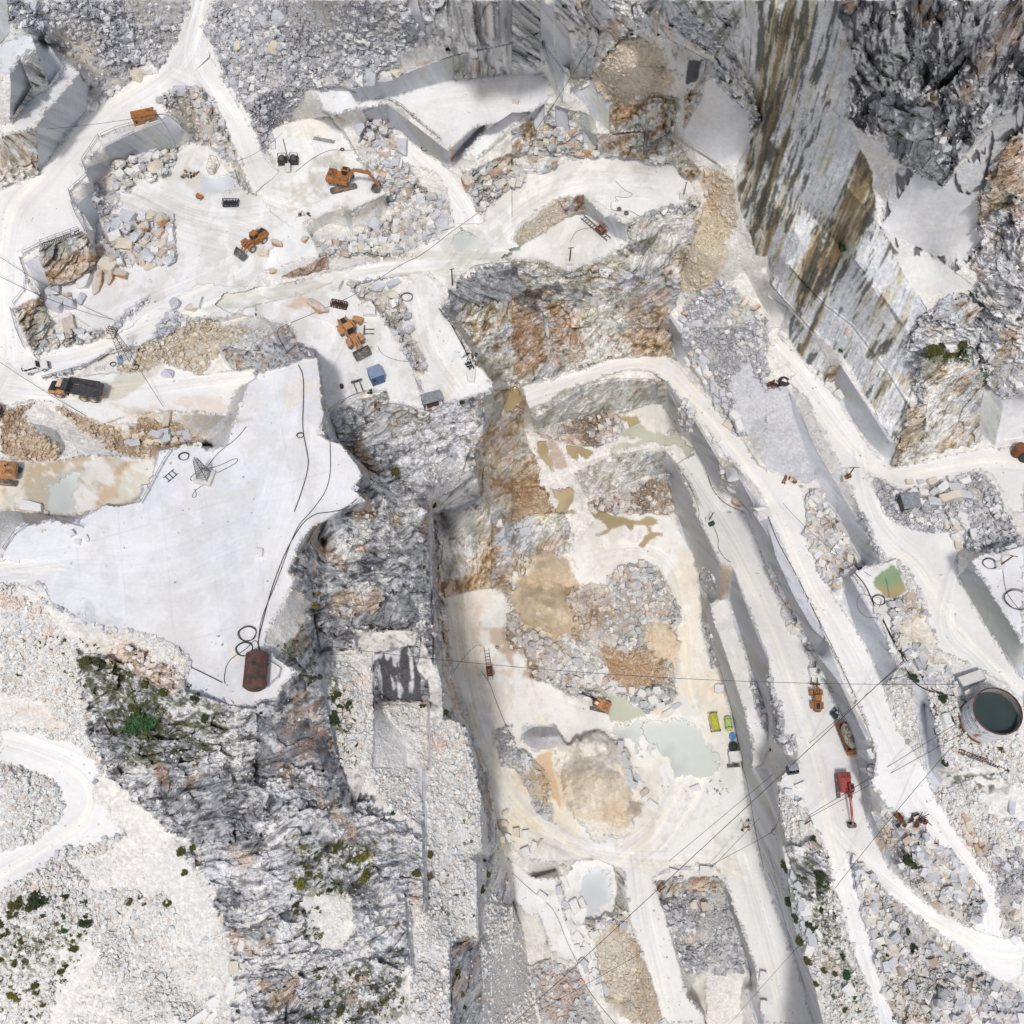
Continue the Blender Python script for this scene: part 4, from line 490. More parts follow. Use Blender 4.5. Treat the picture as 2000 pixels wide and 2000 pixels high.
# rubble laid over the floors
for cls, rag, s_ in OVER:
    s, m = raster(P(s_), rag); K[s][m] = KI[cls]
for cls, s_ in WATER:
    p = P(s_); s, m = raster(p, 5 if cls in ('water_tan', 'water_jade') else 11)
    K[s][m] = KI[cls]
    if m.any(): Z[s][m] = Z[s][m] * .3 + np.median(Z[s][m]) * .7
HZ = np.zeros_like(Z)
for (x, y, a, b, r, h) in HEAPS:
    d = ((GX - x) * math.cos(r) + (GY - y) * math.sin(r)) / a; e = ((GY - y) * math.cos(r) - (GX - x) * math.sin(r)) / b
    q = np.sqrt(d * d + e * e) + .25 * _w1
    HZ += h * np.clip(1 - q, 0, 1) ** .9 * 1.1
def blur(a, n=1):
    for _ in range(n):
        q = np.pad(a, 1, mode='edge')
        a = (q[:-2, 1:-1] + q[2:, 1:-1] + q[1:-1, :-2] + q[1:-1, 2:] + 2 * a) / 6
    return a

Z = Z + HZ * (1 - sm(blur((K >= KI['road']).astype(np.float32), 5), .15, .7))
# world coordinates for the surface patterns
wx, wy = unproj(GX, GY, Z)
U = wx.astype(np.float32); V = (wy * .82 + Z * .62).astype(np.float32)
Zs = blur(Z, 8); gy_, gx_ = np.gradient(Zs)
rgb = np.zeros((NG, NG, 3), np.float32); DZ = np.zeros((NG, NG), np.float32)
def mix(a, b, t):
    t = np.asarray(t)[..., None]
    return np.asarray(a, np.float32) * (1 - t) + np.asarray(b, np.float32) * t
def stones(u, v, size, seed, h):
    """angular stones packed together: colour value and height"""
    f1, f2, ra, rb, du, dv = worley(u, v, size, seed)
    gap = sm(f2 - f1, .02, .16)
    z = (.35 + .65 * ra) * h * (1 - .6 * f1) + (du * (ra - .5) + dv * (rb - .5)) * h * 1.6
    return gap, z * gap, ra, rb
def saw(t):
    f = t - np.floor(t)
    return np.where(f < .86, f / .86, (1 - f) / .14)
def rock(u, v, ang, seed):
    """broken bedded rock: long ledges along the beds, chips and thin dark gaps"""
    c, s = math.cos(ang), math.sin(ang)
    w1 = fbm(u, v, 14, 3, seed + 9) - .5; w2 = fbm(u, v, 3.5, 3, seed + 11) - .5
    a = u * c + v * s + w1 * 6 + w2 * 1.5; b = -u * s + v * c + w1 * 5 + w2 * 1.6
    l1 = saw(b / 5.5 + .9 * fbm(a / 3, b, 3, 2, seed)); l2 = saw(b / 2.0 + 1.3 * fbm(a / 2, b, 1.6, 2, seed + 1) + .3)
    l3 = saw(a / 3.4 + 1.2 * fbm(a, b, 2.5, 2, seed + 3))
    big = ridge(a / 1.6, b, 9, 4, seed + 13)
    sp = fbm(a / 1.7, b, .8, 4, seed + 17, .65)
    fine = fbm(a / 1.7, b, .42, 2, seed + 21)
    z = l1 * 1.0 + l2 * .4 + big * 2.6 + (sp - .5) * .9
    cr = 0; tone = 0
    for q_, (sa_, sb_, am) in enumerate(((5.2, 2.6, 2.2), (2.1, 1.15, 1.0), (1.0, .6, .5))):   # broken flat facets, each tilted its own way
        f1, f2, ra, rb, du, dv = worley(a / sa_, b / sb_, 1.0, seed + 30 + q_ * 3)
        z = z + am * ((ra - .5) * .5 + du * (ra - .5) * 2.2 + dv * (rb - .4) * 2.2)
        tone = tone + (ra - .5) * (.5, .35, .3)[q_]
        cr = np.maximum(cr, sm(f2 - f1, .05, .01) * (rb > .55) * (1, .9, .6)[q_])
    edge = np.maximum(sm(l1, .12, 0) * .9, sm(l2, .14, 0) * .8)
    dark = np.clip(edge * sm(sp, .43, .52) * .7 + sm(sp, .61, .655) * .9 + sm(fine, .68, .73) * .7 + cr * .8 * sm(fine, .35, .5), 0, 1)
    return dark, z, l1, tone, sp, big
GROUP_ = {n: 'r' if n in ('rockd','rockw','greyr','rust','rustw','ochre','cliff','blackr') else '' for n in KINDS}
for k, name in enumerate(KINDS):
    idx = np.nonzero((K == k).ravel())[0]
    if not len(idx): continue
    u = U.ravel()[idx]; v = V.ravel()[idx]; x = wx.ravel()[idx]; y = wy.ravel()[idx]; z0 = Z.ravel()[idx]
    px0 = GX.ravel()[idx]; py0 = GY.ravel()[idx]
    for sel, d_ in ((((px0 > 1000) & (py0 < 640)) | (name in ('cliff', 'crackw')), (.27, .66, -.70)), ((px0 < 960) & (py0 > 780) & (not name.startswith('plat')), (-.30, .28, -.91))):
        d_ = np.array(d_); d_ /= np.linalg.norm(d_); e1 = np.cross(d_, (0, 0, 1)); e1 /= np.linalg.norm(e1); e2 = np.cross(e1, d_)     # patterns laid square on to the steep walls
        if e1[0] < 0: e1 = -e1
        if e2[2] < 0: e2 = -e2
        u = np.where(sel, x * e1[0] + y * e1[1], u).astype(np.float32); v = np.where(sel, x * e2[0] + y * e2[1] + z0 * e2[2], v).astype(np.float32)
    n8 = fbm(u, v, 9, 3, 2); n2 = fbm(u, v, 2.2, 3, 8); n_ = fbm(u, v, .6, 2, 15)
    dz = np.zeros(len(idx), np.float32)
    if name in ('road', 'wetroad'):
        c = mix((.825, .825, .81), (.75, .75, .735), sm(n8, .45, .8)) * (.955 + .06 * n2 + .04 * n_)[:, None]
        if name == 'wetroad': c = mix(c, (.60, .585, .52), .75 * sm(fbm(u * .3, v, 2.2, 3, 44), .42, .6))
        dz = (n2 - .5) * .10 + (n_ - .5) * .05
    elif name in ('floor', 'pit', 'shelf', 'wetfloor'):
        a = {'floor': (.81, .815, .81), 'pit': (.84, .84, .81), 'shelf': (.80, .79, .74), 'wetfloor': (.72, .69, .58)}[name]
        c = mix(a, (.70, .69, .66), .7 * sm(n8, .5, .75)) * (.95 + .07 * n2 + .05 * n_)[:, None]
        if name == 'pit': c = mix(c, (.82, .74, .58), .4 * sm(fbm(u, v, 14, 3, 51), .5, .7))
        if name == 'shelf':
            gu = np.abs(((u * .96 + v * .28) / 2.9) % 1 - .5); gv = np.abs(((v * .96 - u * .28) / 3.2) % 1 - .5)
            ln = 1 - sm(np.minimum(gu, gv) + (n2 - .5) * .14, .03, .1)
            w_ = (GX.ravel()[idx] < 1180) & (GY.ravel()[idx] > 860)
            c = mix(c, (.36, .27, .13), .8 * ln * w_ * sm(n8, .25, .45)); dz -= .25 * ln * w_
        if name == 'wetfloor': c = mix(c, (.50, .40, .25), .8 * sm(fbm(u, v, 6, 4, 53), .5, .62))
        c = mix(c, (.66, .65, .61), .45 * sm(fbm(u * .8 + v * .5, v * .8 - u * .5, 11, 5, 80, .6), .55, .62)); c = mix(c, (.60, .585, .53), .35 * sm(fbm(u, v, 4.5, 5, 81, .62), .60, .65))
        chip = sm(fbm(u, v, 2.5, 5, 47, .7), .60, .68); c = mix(c, (.62, .61, .57), .55 * chip); c = mix(c, (.88, .88, .87), .6 * sm(fbm(u, v * .5, 3, 4, 48, .65), .52, .62)); dz = dz + (n2 - .5) * .16
    elif name == 'gravelfloor':
        c = mix((.72, .70, .64), (.55, .52, .45), sm(n2, .4, .7)); dz = (n2 - .5) * .4
    elif name in ('plateau', 'marble', 'crackw'):
        c = mix((.75, .765, .79), (.81, .81, .81), sm(n8, .4, .65)) * (.95 + .07 * n2 + .04 * n_)[:, None]
        s1 = fbm(u * .96 + v * .28, (v * .96 - u * .28) * .10, 2.4, 3, 29); c = mix(c, (.60, .62, .66), .35 * sm(s1, .6, .72))
        c = mix(c, (.74, .70, .60), .35 * sm(fbm(u, v, 13, 3, 30), .56, .7))
        dz = (n8 - .5) * .5 + (n2 - .5) * .12
        for (ca_, sa_, sp_, wd) in ((.96, .28, 7.3, .006), (-.28, .96, 19.0, .003)):
            q = (u * ca_ + v * sa_ + .5 * (n8 - .5)) / sp_; c = mix(c, (.56, .58, .62), .5 * sm(np.abs(q % 1 - .5), .5 - wd * 2, .5 - wd) * sm(n8, .35, .55))
        sl = fbm(u * .9 + v * .4, v * .9 - u * .4, 5, 5, 34, .62); c = mix(c, (.66, .65, .62), .35 * sm(sl, .56, .62)); c = mix(c, (.86, .87, .88), .5 * sm(sl, .47, .40))
        if name == 'marble': c = c * .95
        if name == 'crackw':
            q = ridge(u * .8 + v * .6, (v * .8 - u * .6) * .35, 2.2, 3, 33); c = mix(c, (.10, .10, .11), .85 * sm(q, .62, .75)); dz -= sm(q, .62, .75) * .5
    elif name == 'wall':
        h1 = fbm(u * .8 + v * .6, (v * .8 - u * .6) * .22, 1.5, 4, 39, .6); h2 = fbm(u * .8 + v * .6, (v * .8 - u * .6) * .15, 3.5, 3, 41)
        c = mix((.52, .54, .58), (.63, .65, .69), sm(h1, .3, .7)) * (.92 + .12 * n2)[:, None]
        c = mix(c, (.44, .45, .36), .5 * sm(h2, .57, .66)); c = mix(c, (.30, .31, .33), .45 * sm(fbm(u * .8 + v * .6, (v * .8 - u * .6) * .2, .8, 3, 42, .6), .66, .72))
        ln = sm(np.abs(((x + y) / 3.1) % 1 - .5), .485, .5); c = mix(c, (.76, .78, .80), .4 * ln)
        dz = (h1 - .5) * .25
    elif name == 'cliff':
        s = u * .995 - v * .03; t_ = u * .03 + v * .995
        a1 = fbm(s, t_ * .09, 1.5, 5, 43, .65); a2 = fbm(s + 40, t_ * .15, .6, 4, 45, .7); a3 = fbm(s, t_ * .25, 7, 3, 46); br = fbm(u, v, 5, 4, 49, .6)
        c = mix((.72, .74, .77), (.85, .855, .85), sm(br, .35, .65)) * (.9 + .15 * n2)[:, None]
        e1_ = a1 + .55 * (a3 - .5) + .35 * (br - .5)
        c = mix(c, (.62, .60, .48), .8 * sm(e1_, .50, .56)); c = mix(c, (.48, .39, .24), .75 * sm(e1_, .60, .63)); c = mix(c, (.20, .14, .07), .75 * sm(e1_, .67, .70))
        c = mix(c, (.07, .075, .07), .85 * sm(a2 + .5 * (a3 - .5) + .5 * (br - .5), .59, .62))
        dz = (a1 - .5) * .9 + (a2 - .5) * .6 + (n2 - .5) * .5
    elif name in ('rockd', 'rockw', 'greyr', 'blackr', 'rust', 'rustw', 'ochre', 'slabw'):
        ang = {'rockd': -.6, 'rockw': -.5, 'rust': .75, 'rustw': .9, 'ochre': .5}.get(name, -.5)
        if name == 'rockd': ang = np.where(GX.ravel()[idx].mean() > 1500, .8, -.6).item()
        dk, zz, l1, l2, sp, big = rock(u, v, ang, 4 + k % 7)
        amp = {'rockd': .95, 'rockw': .75, 'greyr': .5, 'blackr': .2, 'rust': .6, 'rustw': .45, 'ochre': .5, 'slabw': .12}[name]
        dz = zz * amp
        px_ = GX.ravel()[idx]; py_ = GY.ravel()[idx]
        patch = fbm(u, v, 6.5, 4, 18, .6)
        pale_rock = mix((.74, .75, .77), (.86, .855, .84), sm(fbm(u, v, 3, 3, 14), .35, .6))  # whitish base colour of the stone itself, varied at random
        if name in ('rockd', 'rockw'):
            base = -.015 if name == 'rockd' else -.10
            hi = sm(px_, 1400, 1600) * sm(-py_, -560, -420) * .05
            blu = sm(patch + base + hi, .47, .57)
            c = mix(pale_rock, (.27, .28, .31), .82 * blu * (.55 + .45 * sm(fbm(u, v, 1.2, 3, 20, .65), .42, .55)))
            c = mix(c, (.06, .06, .065), (.85 if name == 'rockd' else .68) * dk)
            tr = sm(px_, 1560, 1640) * sm(-py_, -520, -430); c = mix(c, (.86, .87, .89), .75 * tr * sm(fbm(u, v, 1.3, 4, 90, .7), .52, .56)); c = mix(c, (.06, .06, .07), .85 * tr * sm(fbm(u * .8 + v * .6, (v * .8 - u * .6) * .35, .9, 4, 92, .7), .52, .56))
            c = mix(c, (.60, .43, .29), .55 * sm(fbm(u, v, 5, 4, 55, .6), .62, .70))
        elif name == 'greyr': c = mix((.30, .31, .33), (.50, .51, .52), sm(patch + .4 * (sp - .5), .42, .6)); c = mix(c, (.66, .67, .68), .8 * sm(fbm(u, v, 1.4, 4, 24, .6), .57, .63)); c = mix(c, (.07, .07, .08), .6 * dk)
        elif name == 'blackr':
            a2 = fbm(x * 1.0, y * .2 + z0 * .05, 1.1, 3, 45); c = mix((.10, .10, .11), (.72, .72, .74), sm(a2 + .5 * (n2 - .5), .54, .60) * .85)
        elif name == 'slabw':
            c = mix((.76, .75, .72), (.60, .59, .57), sm(n2, .5, .7)); c = mix(c, (.15, .15, .15), .6 * sm(n_, .66, .78)); dz = dz + (n2 - .5) * .3
        else:
            base = {'rust': (.83, .81, .75), 'rustw': (.87, .86, .82), 'ochre': (.84, .78, .66)}[name]
            c = mix(base, (.64, .66, .70), sm(n8, .45, .65)); thr = {'rust': .525, 'rustw': .59, 'ochre': .50}[name]
            ba = u * math.cos(ang) + v * math.sin(ang) + (n8 - .5) * 5; bb = -u * math.sin(ang) + v * math.cos(ang) + (n8 - .5) * 5
            band = fbm(ba / 4.5, bb, 1.1, 5, 70, .65)
            e = sp * .30 + patch * .35 + band * .35
            c = mix(c, (.86, .85, .81), .7 * sm(band, .55, .60)); c = mix(c, (.50, .50, .47), .5 * sm(fbm(ba / 3, bb, .7, 4, 72, .65), .57, .62))
            c = mix(c, (.64, .47, .29), .75 * sm(e, thr, thr + .05)); c = mix(c, (.50, .31, .16), .75 * sm(e + .3 * (n_ - .5), thr + .055, thr + .085)); c = mix(c, (.26, .16, .09), .7 * sm(e + .3 * (n_ - .5), thr + .10, thr + .12))
            c = mix(c, (.44, .43, .30), .5 * sm(fbm(u, v, 3, 3, 57), .58, .66)); c = mix(c, (.09, .08, .07), (.6 if name == 'rust' else .42) * dk)
    elif name.startswith('water'):
        c = {'water_grey': (.70, .745, .71), 'water_blue': (.74, .785, .81), 'water_green': (.58, .60, .49), 'water_tan': (.47, .38, .22), 'water_jade': (.27, .38, .22)}[name]
        c = mix(c, np.array(c) * .82, sm(n8, .4, .6))
        if name == 'water_jade': c = mix(c, (.45, .36, .18), sm(n8 + (GY.ravel()[idx] - 1122) * .016, .5, .9))
        dz[:] = -.12
    else:
        par = {  # size, height, light, dark, gap, soil
         'scree': (.9, .45, (.66, .66, .67), (.40, .40, .42), (.22, .22, .23), (.56, .54, .50)),
         'screew': (.75, .45, (.86, .855, .83), (.70, .695, .68), (.15, .15, .14), (.80, .79, .755)),
         'screeb': (1.25, .7, (.76, .75, .73), (.50, .50, .49), (.25, .23, .20), (.60, .56, .49)),
         'greys': (.9, .5, (.48, .49, .52), (.26, .27, .30), (.13, .13, .15), (.38, .38, .40)),
         'gravel': (.55, .16, (.66, .67, .70), (.52, .53, .56), (.38, .39, .42), (.62, .63, .66)),
         'dust': (.45, .25, (.86, .85, .82), (.72, .71, .69), (.40, .39, .37), (.82, .805, .77)),
         'sand': (.32, .14, (.84, .81, .75), (.74, .70, .63), (.58, .54, .48), (.82, .775, .69)),
         'ochs': (.8, .35, (.76, .73, .66), (.58, .53, .44), (.30, .25, .19), (.66, .60, .50)),
         'dirtp': (.8, .3, (.74, .68, .58), (.62, .52, .40), (.45, .37, .28), (.68, .60, .49)),
         'dirtr': (.8, .4, (.66, .56, .44), (.45, .33, .22), (.25, .17, .11), (.52, .39, .26))}[name]
        size, h, c1, c2, cg, cs = par
        c = mix(np.array(cs) * .86, np.array(cs) * 1.08, sm(fbm(u, v, .5, 3, 64, .7), .35, .65))
        c = mix(c, np.array(c1) * .95, .5 * sm(fbm(u, v, 3, 4, 65, .65), .50, .60))
        cov = fbm(u, v, 7, 4, 61 + k, .6); dz = (n8 - .5) * 1.6 + (n2 - .5) * .7
        for q_, (sz, off) in enumerate(((size * .45, .04), (size * .8, 0), (size * 1.5, -.05))):
            f1, f2, ra, rb, du, dv = worley(u + .35 * sz * (n_ - .5), v, sz, 12 + k + 9 * q_)
            on = (ra < (.12 if name == 'sand' else .22 if name == 'dust' else 1) * (.15 + 1.6 * sm(cov + off, .38, .60)) * (.55, .55, .38)[q_]) if name != 'gravel' else (ra < (.6, .25, .03)[q_])
            st_ = on * sm(f2 - f1, .05, .2)
            val = np.clip(rb * .8 + .5 * (du * (ra - .5) + dv * (rb - .5)) + .25 * (n_ - .5) + .1, 0, 1)
            cst = mix(c2, c1, val)
            if name != 'gravel': cst = mix(cst, (.62, .45, .33), .5 * (rb > .985))
            c = mix(c, cg, .45 * on * sm(f2 - f1, .12, .02) * (f1 > .3)); c = mix(c, cst, st_)
            dz = dz + st_ * h * sz * (.5 + .5 * rb + 1.2 * (du * (ra - .3) + dv * (rb - .5)))
    if GROUP_[name] == 'r' and name != 'cliff': c = c * (1 + .30 * l2)[:, None]
    if GROUP_[name] == 'r': c = c * (.90 + .26 * sm(fbm(u, v, .38, 3, 75, .7), .3, .7))[:, None]
    rgb.reshape(-1, 3)[idx] = np.clip(c, .02, .92); DZ.ravel()[idx] = dz
isw = K >= KI['water_grey']
flat = (K >= KI['road'])
# soften the joins; wet margins round the water
wb = blur(isw.astype(np.float32), 12); wm = sm(wb, .12, .5) * (~isw) * flat; wm2 = sm(1 - wb, .25, .6) * isw
soft = np.stack([blur(rgb[..., ch], 12) for ch in range(3)], -1)
for ch in range(3): rgb[..., ch] = blur(rgb[..., ch], 1)
tt = np.clip(wm * .6 + wm2 * .8, 0, 1)[..., None]; rgb = rgb * (1 - tt) + soft * tt
for (col, a, rag, ps, thr, s_) in STAINS:
    p = P(s_); s, m = raster(p, rag)
    q = m.astype(np.float32); q = blur(q, 5 if rag > 5 else 2)
    al = q * a * .8 * sm(fbm(U[s] * .8 + V[s] * .5, V[s] * .8 - U[s] * .3, ps, 5, 5, .62), thr - .05, thr + .07)
    al = al * (~isw[s])
    dk = rgb[s].mean(2) / (rgb[s].mean(2).max() + .01)
    if col in (OR, BR): al = al * np.where(flat[s], 1, .72)
    tgt = np.array(col, np.float32) * (.6 + .5 * dk[..., None])
    rgb[s] = rgb[s] * (1 - al[..., None]) + tgt * al[..., None]
TM = (K == KI['road']) | (K == KI['wetroad']) | (K == KI['pit']) | (K == KI['floor']) | (K == KI['plateau'])
for hw, s_ in TRACKS:
    p = P(s_); s = bbox(p, hw); X = GX[s]; Y = GY[s]; best = np.full(X.shape, 1e9, np.float32); D = best.copy(); T = best.copy(); acc = 0
    # round the corners of the line
    q = p[:, :2]
    for _ in range(2): q = np.vstack([q[:1]] + [np.array([.75 * q[i] + .25 * q[i + 1], .25 * q[i] + .75 * q[i + 1]]) for i in range(len(q) - 1)] + [q[-1:]])
    for i in range(len(q) - 1):
        e = q[i + 1] - q[i]; L_ = np.hypot(*e)
        if L_ < .1: continue
        e = e / L_; t = np.clip((X - q[i, 0]) * e[0] + (Y - q[i, 1]) * e[1], 0, L_); dx = X - q[i, 0] - t * e[0]; dy = Y - q[i, 1] - t * e[1]
        d = dx * dx + dy * dy; m = d < best; best = np.where(m, d, best); D = np.where(m, (dx * e[1] - dy * e[0]), D); T = np.where(m, acc + t, T); acc += L_
    m = sm(np.sqrt(best), hw, hw * .5) * TM[s]
    n = fbm(D / 3.2, T / 110, 1.0, 4, 50, .65); n1 = fbm(D / 14, T / 260, 1.0, 2, 52)
    f = 1 + (n - .5) * .36 + (n1 - .5) * .12
    rd = (K[s] == KI['road']) | (K[s] == KI['pit']); rgb[s] = rgb[s] * (1 + (f - 1) * m * np.where(K[s] == KI['plateau'], .45, 1))[..., None]; rgb[s] = rgb[s] + rd[..., None] * (np.array((.02, .008, -.025), np.float32) * (sm(n1, .5, .7) * m)[..., None])
# grit and stained margins along the edges of the floors
fe = blur(flat.astype(np.float32), 14); EDGE = sm(fe, .97, .62) * flat * (~isw)
gr = EDGE * sm(fbm(U, V, 1.3, 5, 76, .7), .44, .56)
grc = np.array((.56, .55, .52), np.float32) * (.75 + .5 * fbm(U, V, .4, 2, 77))[..., None]
rgb = rgb * (1 - .7 * gr[..., None]) + grc * (.7 * gr[..., None]); DZ = DZ + gr * .12
ed = blur(flat.astype(np.float32), 3)
DZ = np.where(flat, DZ, DZ * (1 - ed * .9))
DZ = blur(DZ, 0)
Z = Z + DZ
wx, wy = unproj(GX, GY, Z)
print('kinds', round(time.time() - T0, 1))

def zat(px, py):
    a = min(max(px / SP, 0), NG - 1.001); b = min(max(py / SP, 0), NG - 1.001)
    i, j = int(b), int(a); f, e = a - j, b - i
    return float((Z[i, j] * (1 - f) + Z[i, j + 1] * f) * (1 - e) + (Z[i + 1, j] * (1 - f) + Z[i + 1, j + 1] * f) * e)
def gp(px, py, dz=0):
    z = zat(px, py)
    X, Y = unproj(px, py, z)
    return Vector((X, Y, z + dz))

# ---------------------------------------------------------------- materials
def mat(name, color, rough=.8, metal=0, noise=.15, scale=2.0, bump=.1, rust=None, rust_amt=.5, rscale=1.2):
    m = bpy.data.materials.new(name); m.use_nodes = True; N = m.node_tree.nodes; L = m.node_tree.links
    b = N['Principled BSDF']; b.inputs['Roughness'].default_value = rough; b.inputs['Metallic'].default_value = metal
    tc = N.new('ShaderNodeTexCoord'); nz = N.new('ShaderNodeTexNoise'); nz.inputs['Scale'].default_value = scale; nz.inputs['Detail'].default_value = 6
    L.new(tc.outputs['Object'], nz.inputs['Vector'])
    r = N.new('ShaderNodeValToRGB'); r.color_ramp.elements[0].position = .3; r.color_ramp.elements[1].position = .7
    r.color_ramp.elements[0].color = tuple(c * (1 - noise) for c in color) + (1,); r.color_ramp.elements[1].color = tuple(min(1, c * (1 + noise)) for c in color) + (1,)
    L.new(nz.outputs['Fac'], r.inputs['Fac']); out = r.outputs['Color']
    if rust:
        n2 = N.new('ShaderNodeTexNoise'); n2.inputs['Scale'].default_value = rscale; n2.inputs['Detail'].default_value = 8; n2.inputs['Roughness'].default_value = .7
        L.new(tc.outputs['Object'], n2.inputs['Vector'])
        r2 = N.new('ShaderNodeValToRGB'); r2.color_ramp.elements[0].position = 1 - rust_amt - .05; r2.color_ramp.elements[1].position = 1 - rust_amt + .05
        L.new(n2.outputs['Fac'], r2.inputs['Fac'])
        mx = N.new('ShaderNodeMix'); mx.data_type = 'RGBA'; L.new(r2.outputs['Color'], mx.inputs['Factor']); L.new(out, mx.inputs['A']); mx.inputs['B'].default_value = tuple(rust) + (1,)
        out = mx.outputs['Result']
    L.new(out, b.inputs['Base Color'])
    if bump:
        bp = N.new('ShaderNodeBump'); bp.inputs['Strength'].default_value = bump; bp.inputs['Distance'].default_value = .1
        L.new(nz.outputs['Fac'], bp.inputs['Height']); L.new(bp.outputs['Normal'], b.inputs['Normal'])
    return m
def ground_mat(name, rough, bump, sc, noise=.12, spec=.3, dist=.25):
    m = bpy.data.materials.new(name); m.use_nodes = True; N = m.node_tree.nodes; L = m.node_tree.links
    b = N['Principled BSDF']; b.inputs['Roughness'].default_value = rough; b.inputs['Specular IOR Level'].default_value = spec
    at = N.new('ShaderNodeAttribute'); at.attribute_name = 'stone'
    ge = N.new('ShaderNodeNewGeometry'); nz = N.new('ShaderNodeTexNoise'); nz.inputs['Scale'].default_value = sc; nz.inputs['Detail'].default_value = 8; nz.inputs['Roughness'].default_value = .65
    L.new(ge.outputs['Position'], nz.inputs['Vector'])
    mr = N.new('ShaderNodeMapRange'); mr.inputs['From Min'].default_value = .25; mr.inputs['From Max'].default_value = .75; mr.inputs['To Min'].default_value = 1 - noise; mr.inputs['To Max'].default_value = 1 + noise * .6
    L.new(nz.outputs['Fac'], mr.inputs['Value'])
    mu = N.new('ShaderNodeVectorMath'); mu.operation = 'SCALE'; L.new(at.outputs['Color'], mu.inputs[0]); L.new(mr.outputs['Result'], mu.inputs['Scale'])
    L.new(mu.outputs['Vector'], b.inputs['Base Color'])
    bp = N.new('ShaderNodeBump'); bp.inputs['Strength'].default_value = bump; bp.inputs['Distance'].default_value = dist
    L.new(nz.outputs['Fac'], bp.inputs['Height']); L.new(bp.outputs['Normal'], b.inputs['Normal'])
    return m
GM = {'road': ground_mat('packed_marble_dust', .9, .25, 1.2, .05), 'floor': ground_mat('sawn_floor', .85, .3, 1.5, .07), 'rock': ground_mat('rock', .85, .7, 1.6, .22, dist=.5),
      'scree': ground_mat('broken_stone', .9, .6, 2.2, .2), 'cut': ground_mat('cut_marble', .7, .3, 1.0, .12), 'water': ground_mat('shallow_water', .12, .03, .4, .04, .5)}

# ---------------------------------------------------------------- mesh of the ground
pad = np.cumsum(SP * 1.09 ** np.arange(1, 46))
gx = np.r_[-pad[::-1], g, 2000 + pad]; n0 = len(pad)
ci = np.clip(np.arange(len(gx)) - n0, 0, NG - 1)
PX, PY = np.meshgrid(gx, gx)
ZZ = Z[np.ix_(ci, ci)]; KK = K[np.ix_(ci, ci)]; CC = rgb[np.ix_(ci, ci)]
over = np.maximum(np.maximum(-PX, PX - 2000), np.maximum(-PY, PY - 2000)).clip(0)
ZZ = ZZ + (fbm(PX, PY, 40, 4, 3) - .5) * np.minimum(over, 150) * .06
WX, WY = unproj(PX, PY, ZZ)
MM = len(gx)
GROUP = {}
for n in KINDS:
    GROUP[n] = ('road' if n in ('road', 'wetroad') else 'quarry_floor' if n in ('floor', 'pit', 'shelf', 'wetfloor', 'gravelfloor', 'plateau') else 'water' if n.startswith('water')
                else 'quarry_face' if n in ('wall', 'marble') else 'cliff' if n in ('cliff', 'rockd', 'rockw', 'blackr', 'greyr', 'rust', 'rustw', 'ochre', 'crackw') else 'scree_slope')
gl = ['road', 'quarry_floor', 'water', 'quarry_face', 'cliff', 'scree_slope']
gidx = np.array([gl.index(GROUP[n]) for n in KINDS])
cell = gidx[KK[:-1, :-1]]
vi = np.arange(MM * MM).reshape(MM, MM)
quads = np.stack([vi[:-1, :-1], vi[1:, :-1], vi[1:, 1:], vi[:-1, 1:]], -1)
co = np.stack([WX, WY, ZZ], -1).reshape(-1, 3).astype(np.float32); cc = CC.reshape(-1, 3)
gmat = {'road': 'road', 'quarry_floor': 'floor', 'water': 'water', 'quarry_face': 'cut', 'cliff': 'rock', 'scree_slope': 'scree'}
def big_mesh(name, co, q, col, m):
    me = bpy.data.meshes.new(name)
    me.vertices.add(len(co)); me.vertices.foreach_set('co', co.ravel())
    k = q.shape[1]
    me.loops.add(q.size); me.loops.foreach_set('vertex_index', q.ravel().astype(np.int32))
    me.polygons.add(len(q)); me.polygons.foreach_set('loop_start', np.arange(0, q.size, k, dtype=np.int32)); me.polygons.foreach_set('loop_total', np.full(len(q), k, np.int32))
    me.update(calc_edges=True)
    if col is not None:
        a = me.color_attributes.new('stone', 'FLOAT_COLOR', 'POINT'); a.data.foreach_set('color', np.c_[col, np.ones(len(col))].astype(np.float32).ravel())
    me.materials.append(m)
    me.polygons.foreach_set('use_smooth', np.zeros(len(q), bool))
    o = bpy.data.objects.new(name, me); COL.objects.link(o)
    return o
for i, n in enumerate(gl):
    q = quads[cell == i]
    used, inv = np.unique(q.ravel(), return_inverse=True)
    o = big_mesh(n, co[used], inv.reshape(-1, 4), cc[used], GM[gmat[n]])
    o['kind'] = 'structure'
s_ = 5000.0
o = big_mesh('ground', np.array([(-s_, -s_, -45), (s_, -s_, -45), (s_, s_, -45), (-s_, s_, -45)], np.float32), np.array([[0, 1, 2, 3]]), np.array([[.6, .6, .58]] * 4, np.float32), GM['scree'])
o['kind'] = 'structure'
print('ground mesh', round(time.time() - T0, 1))
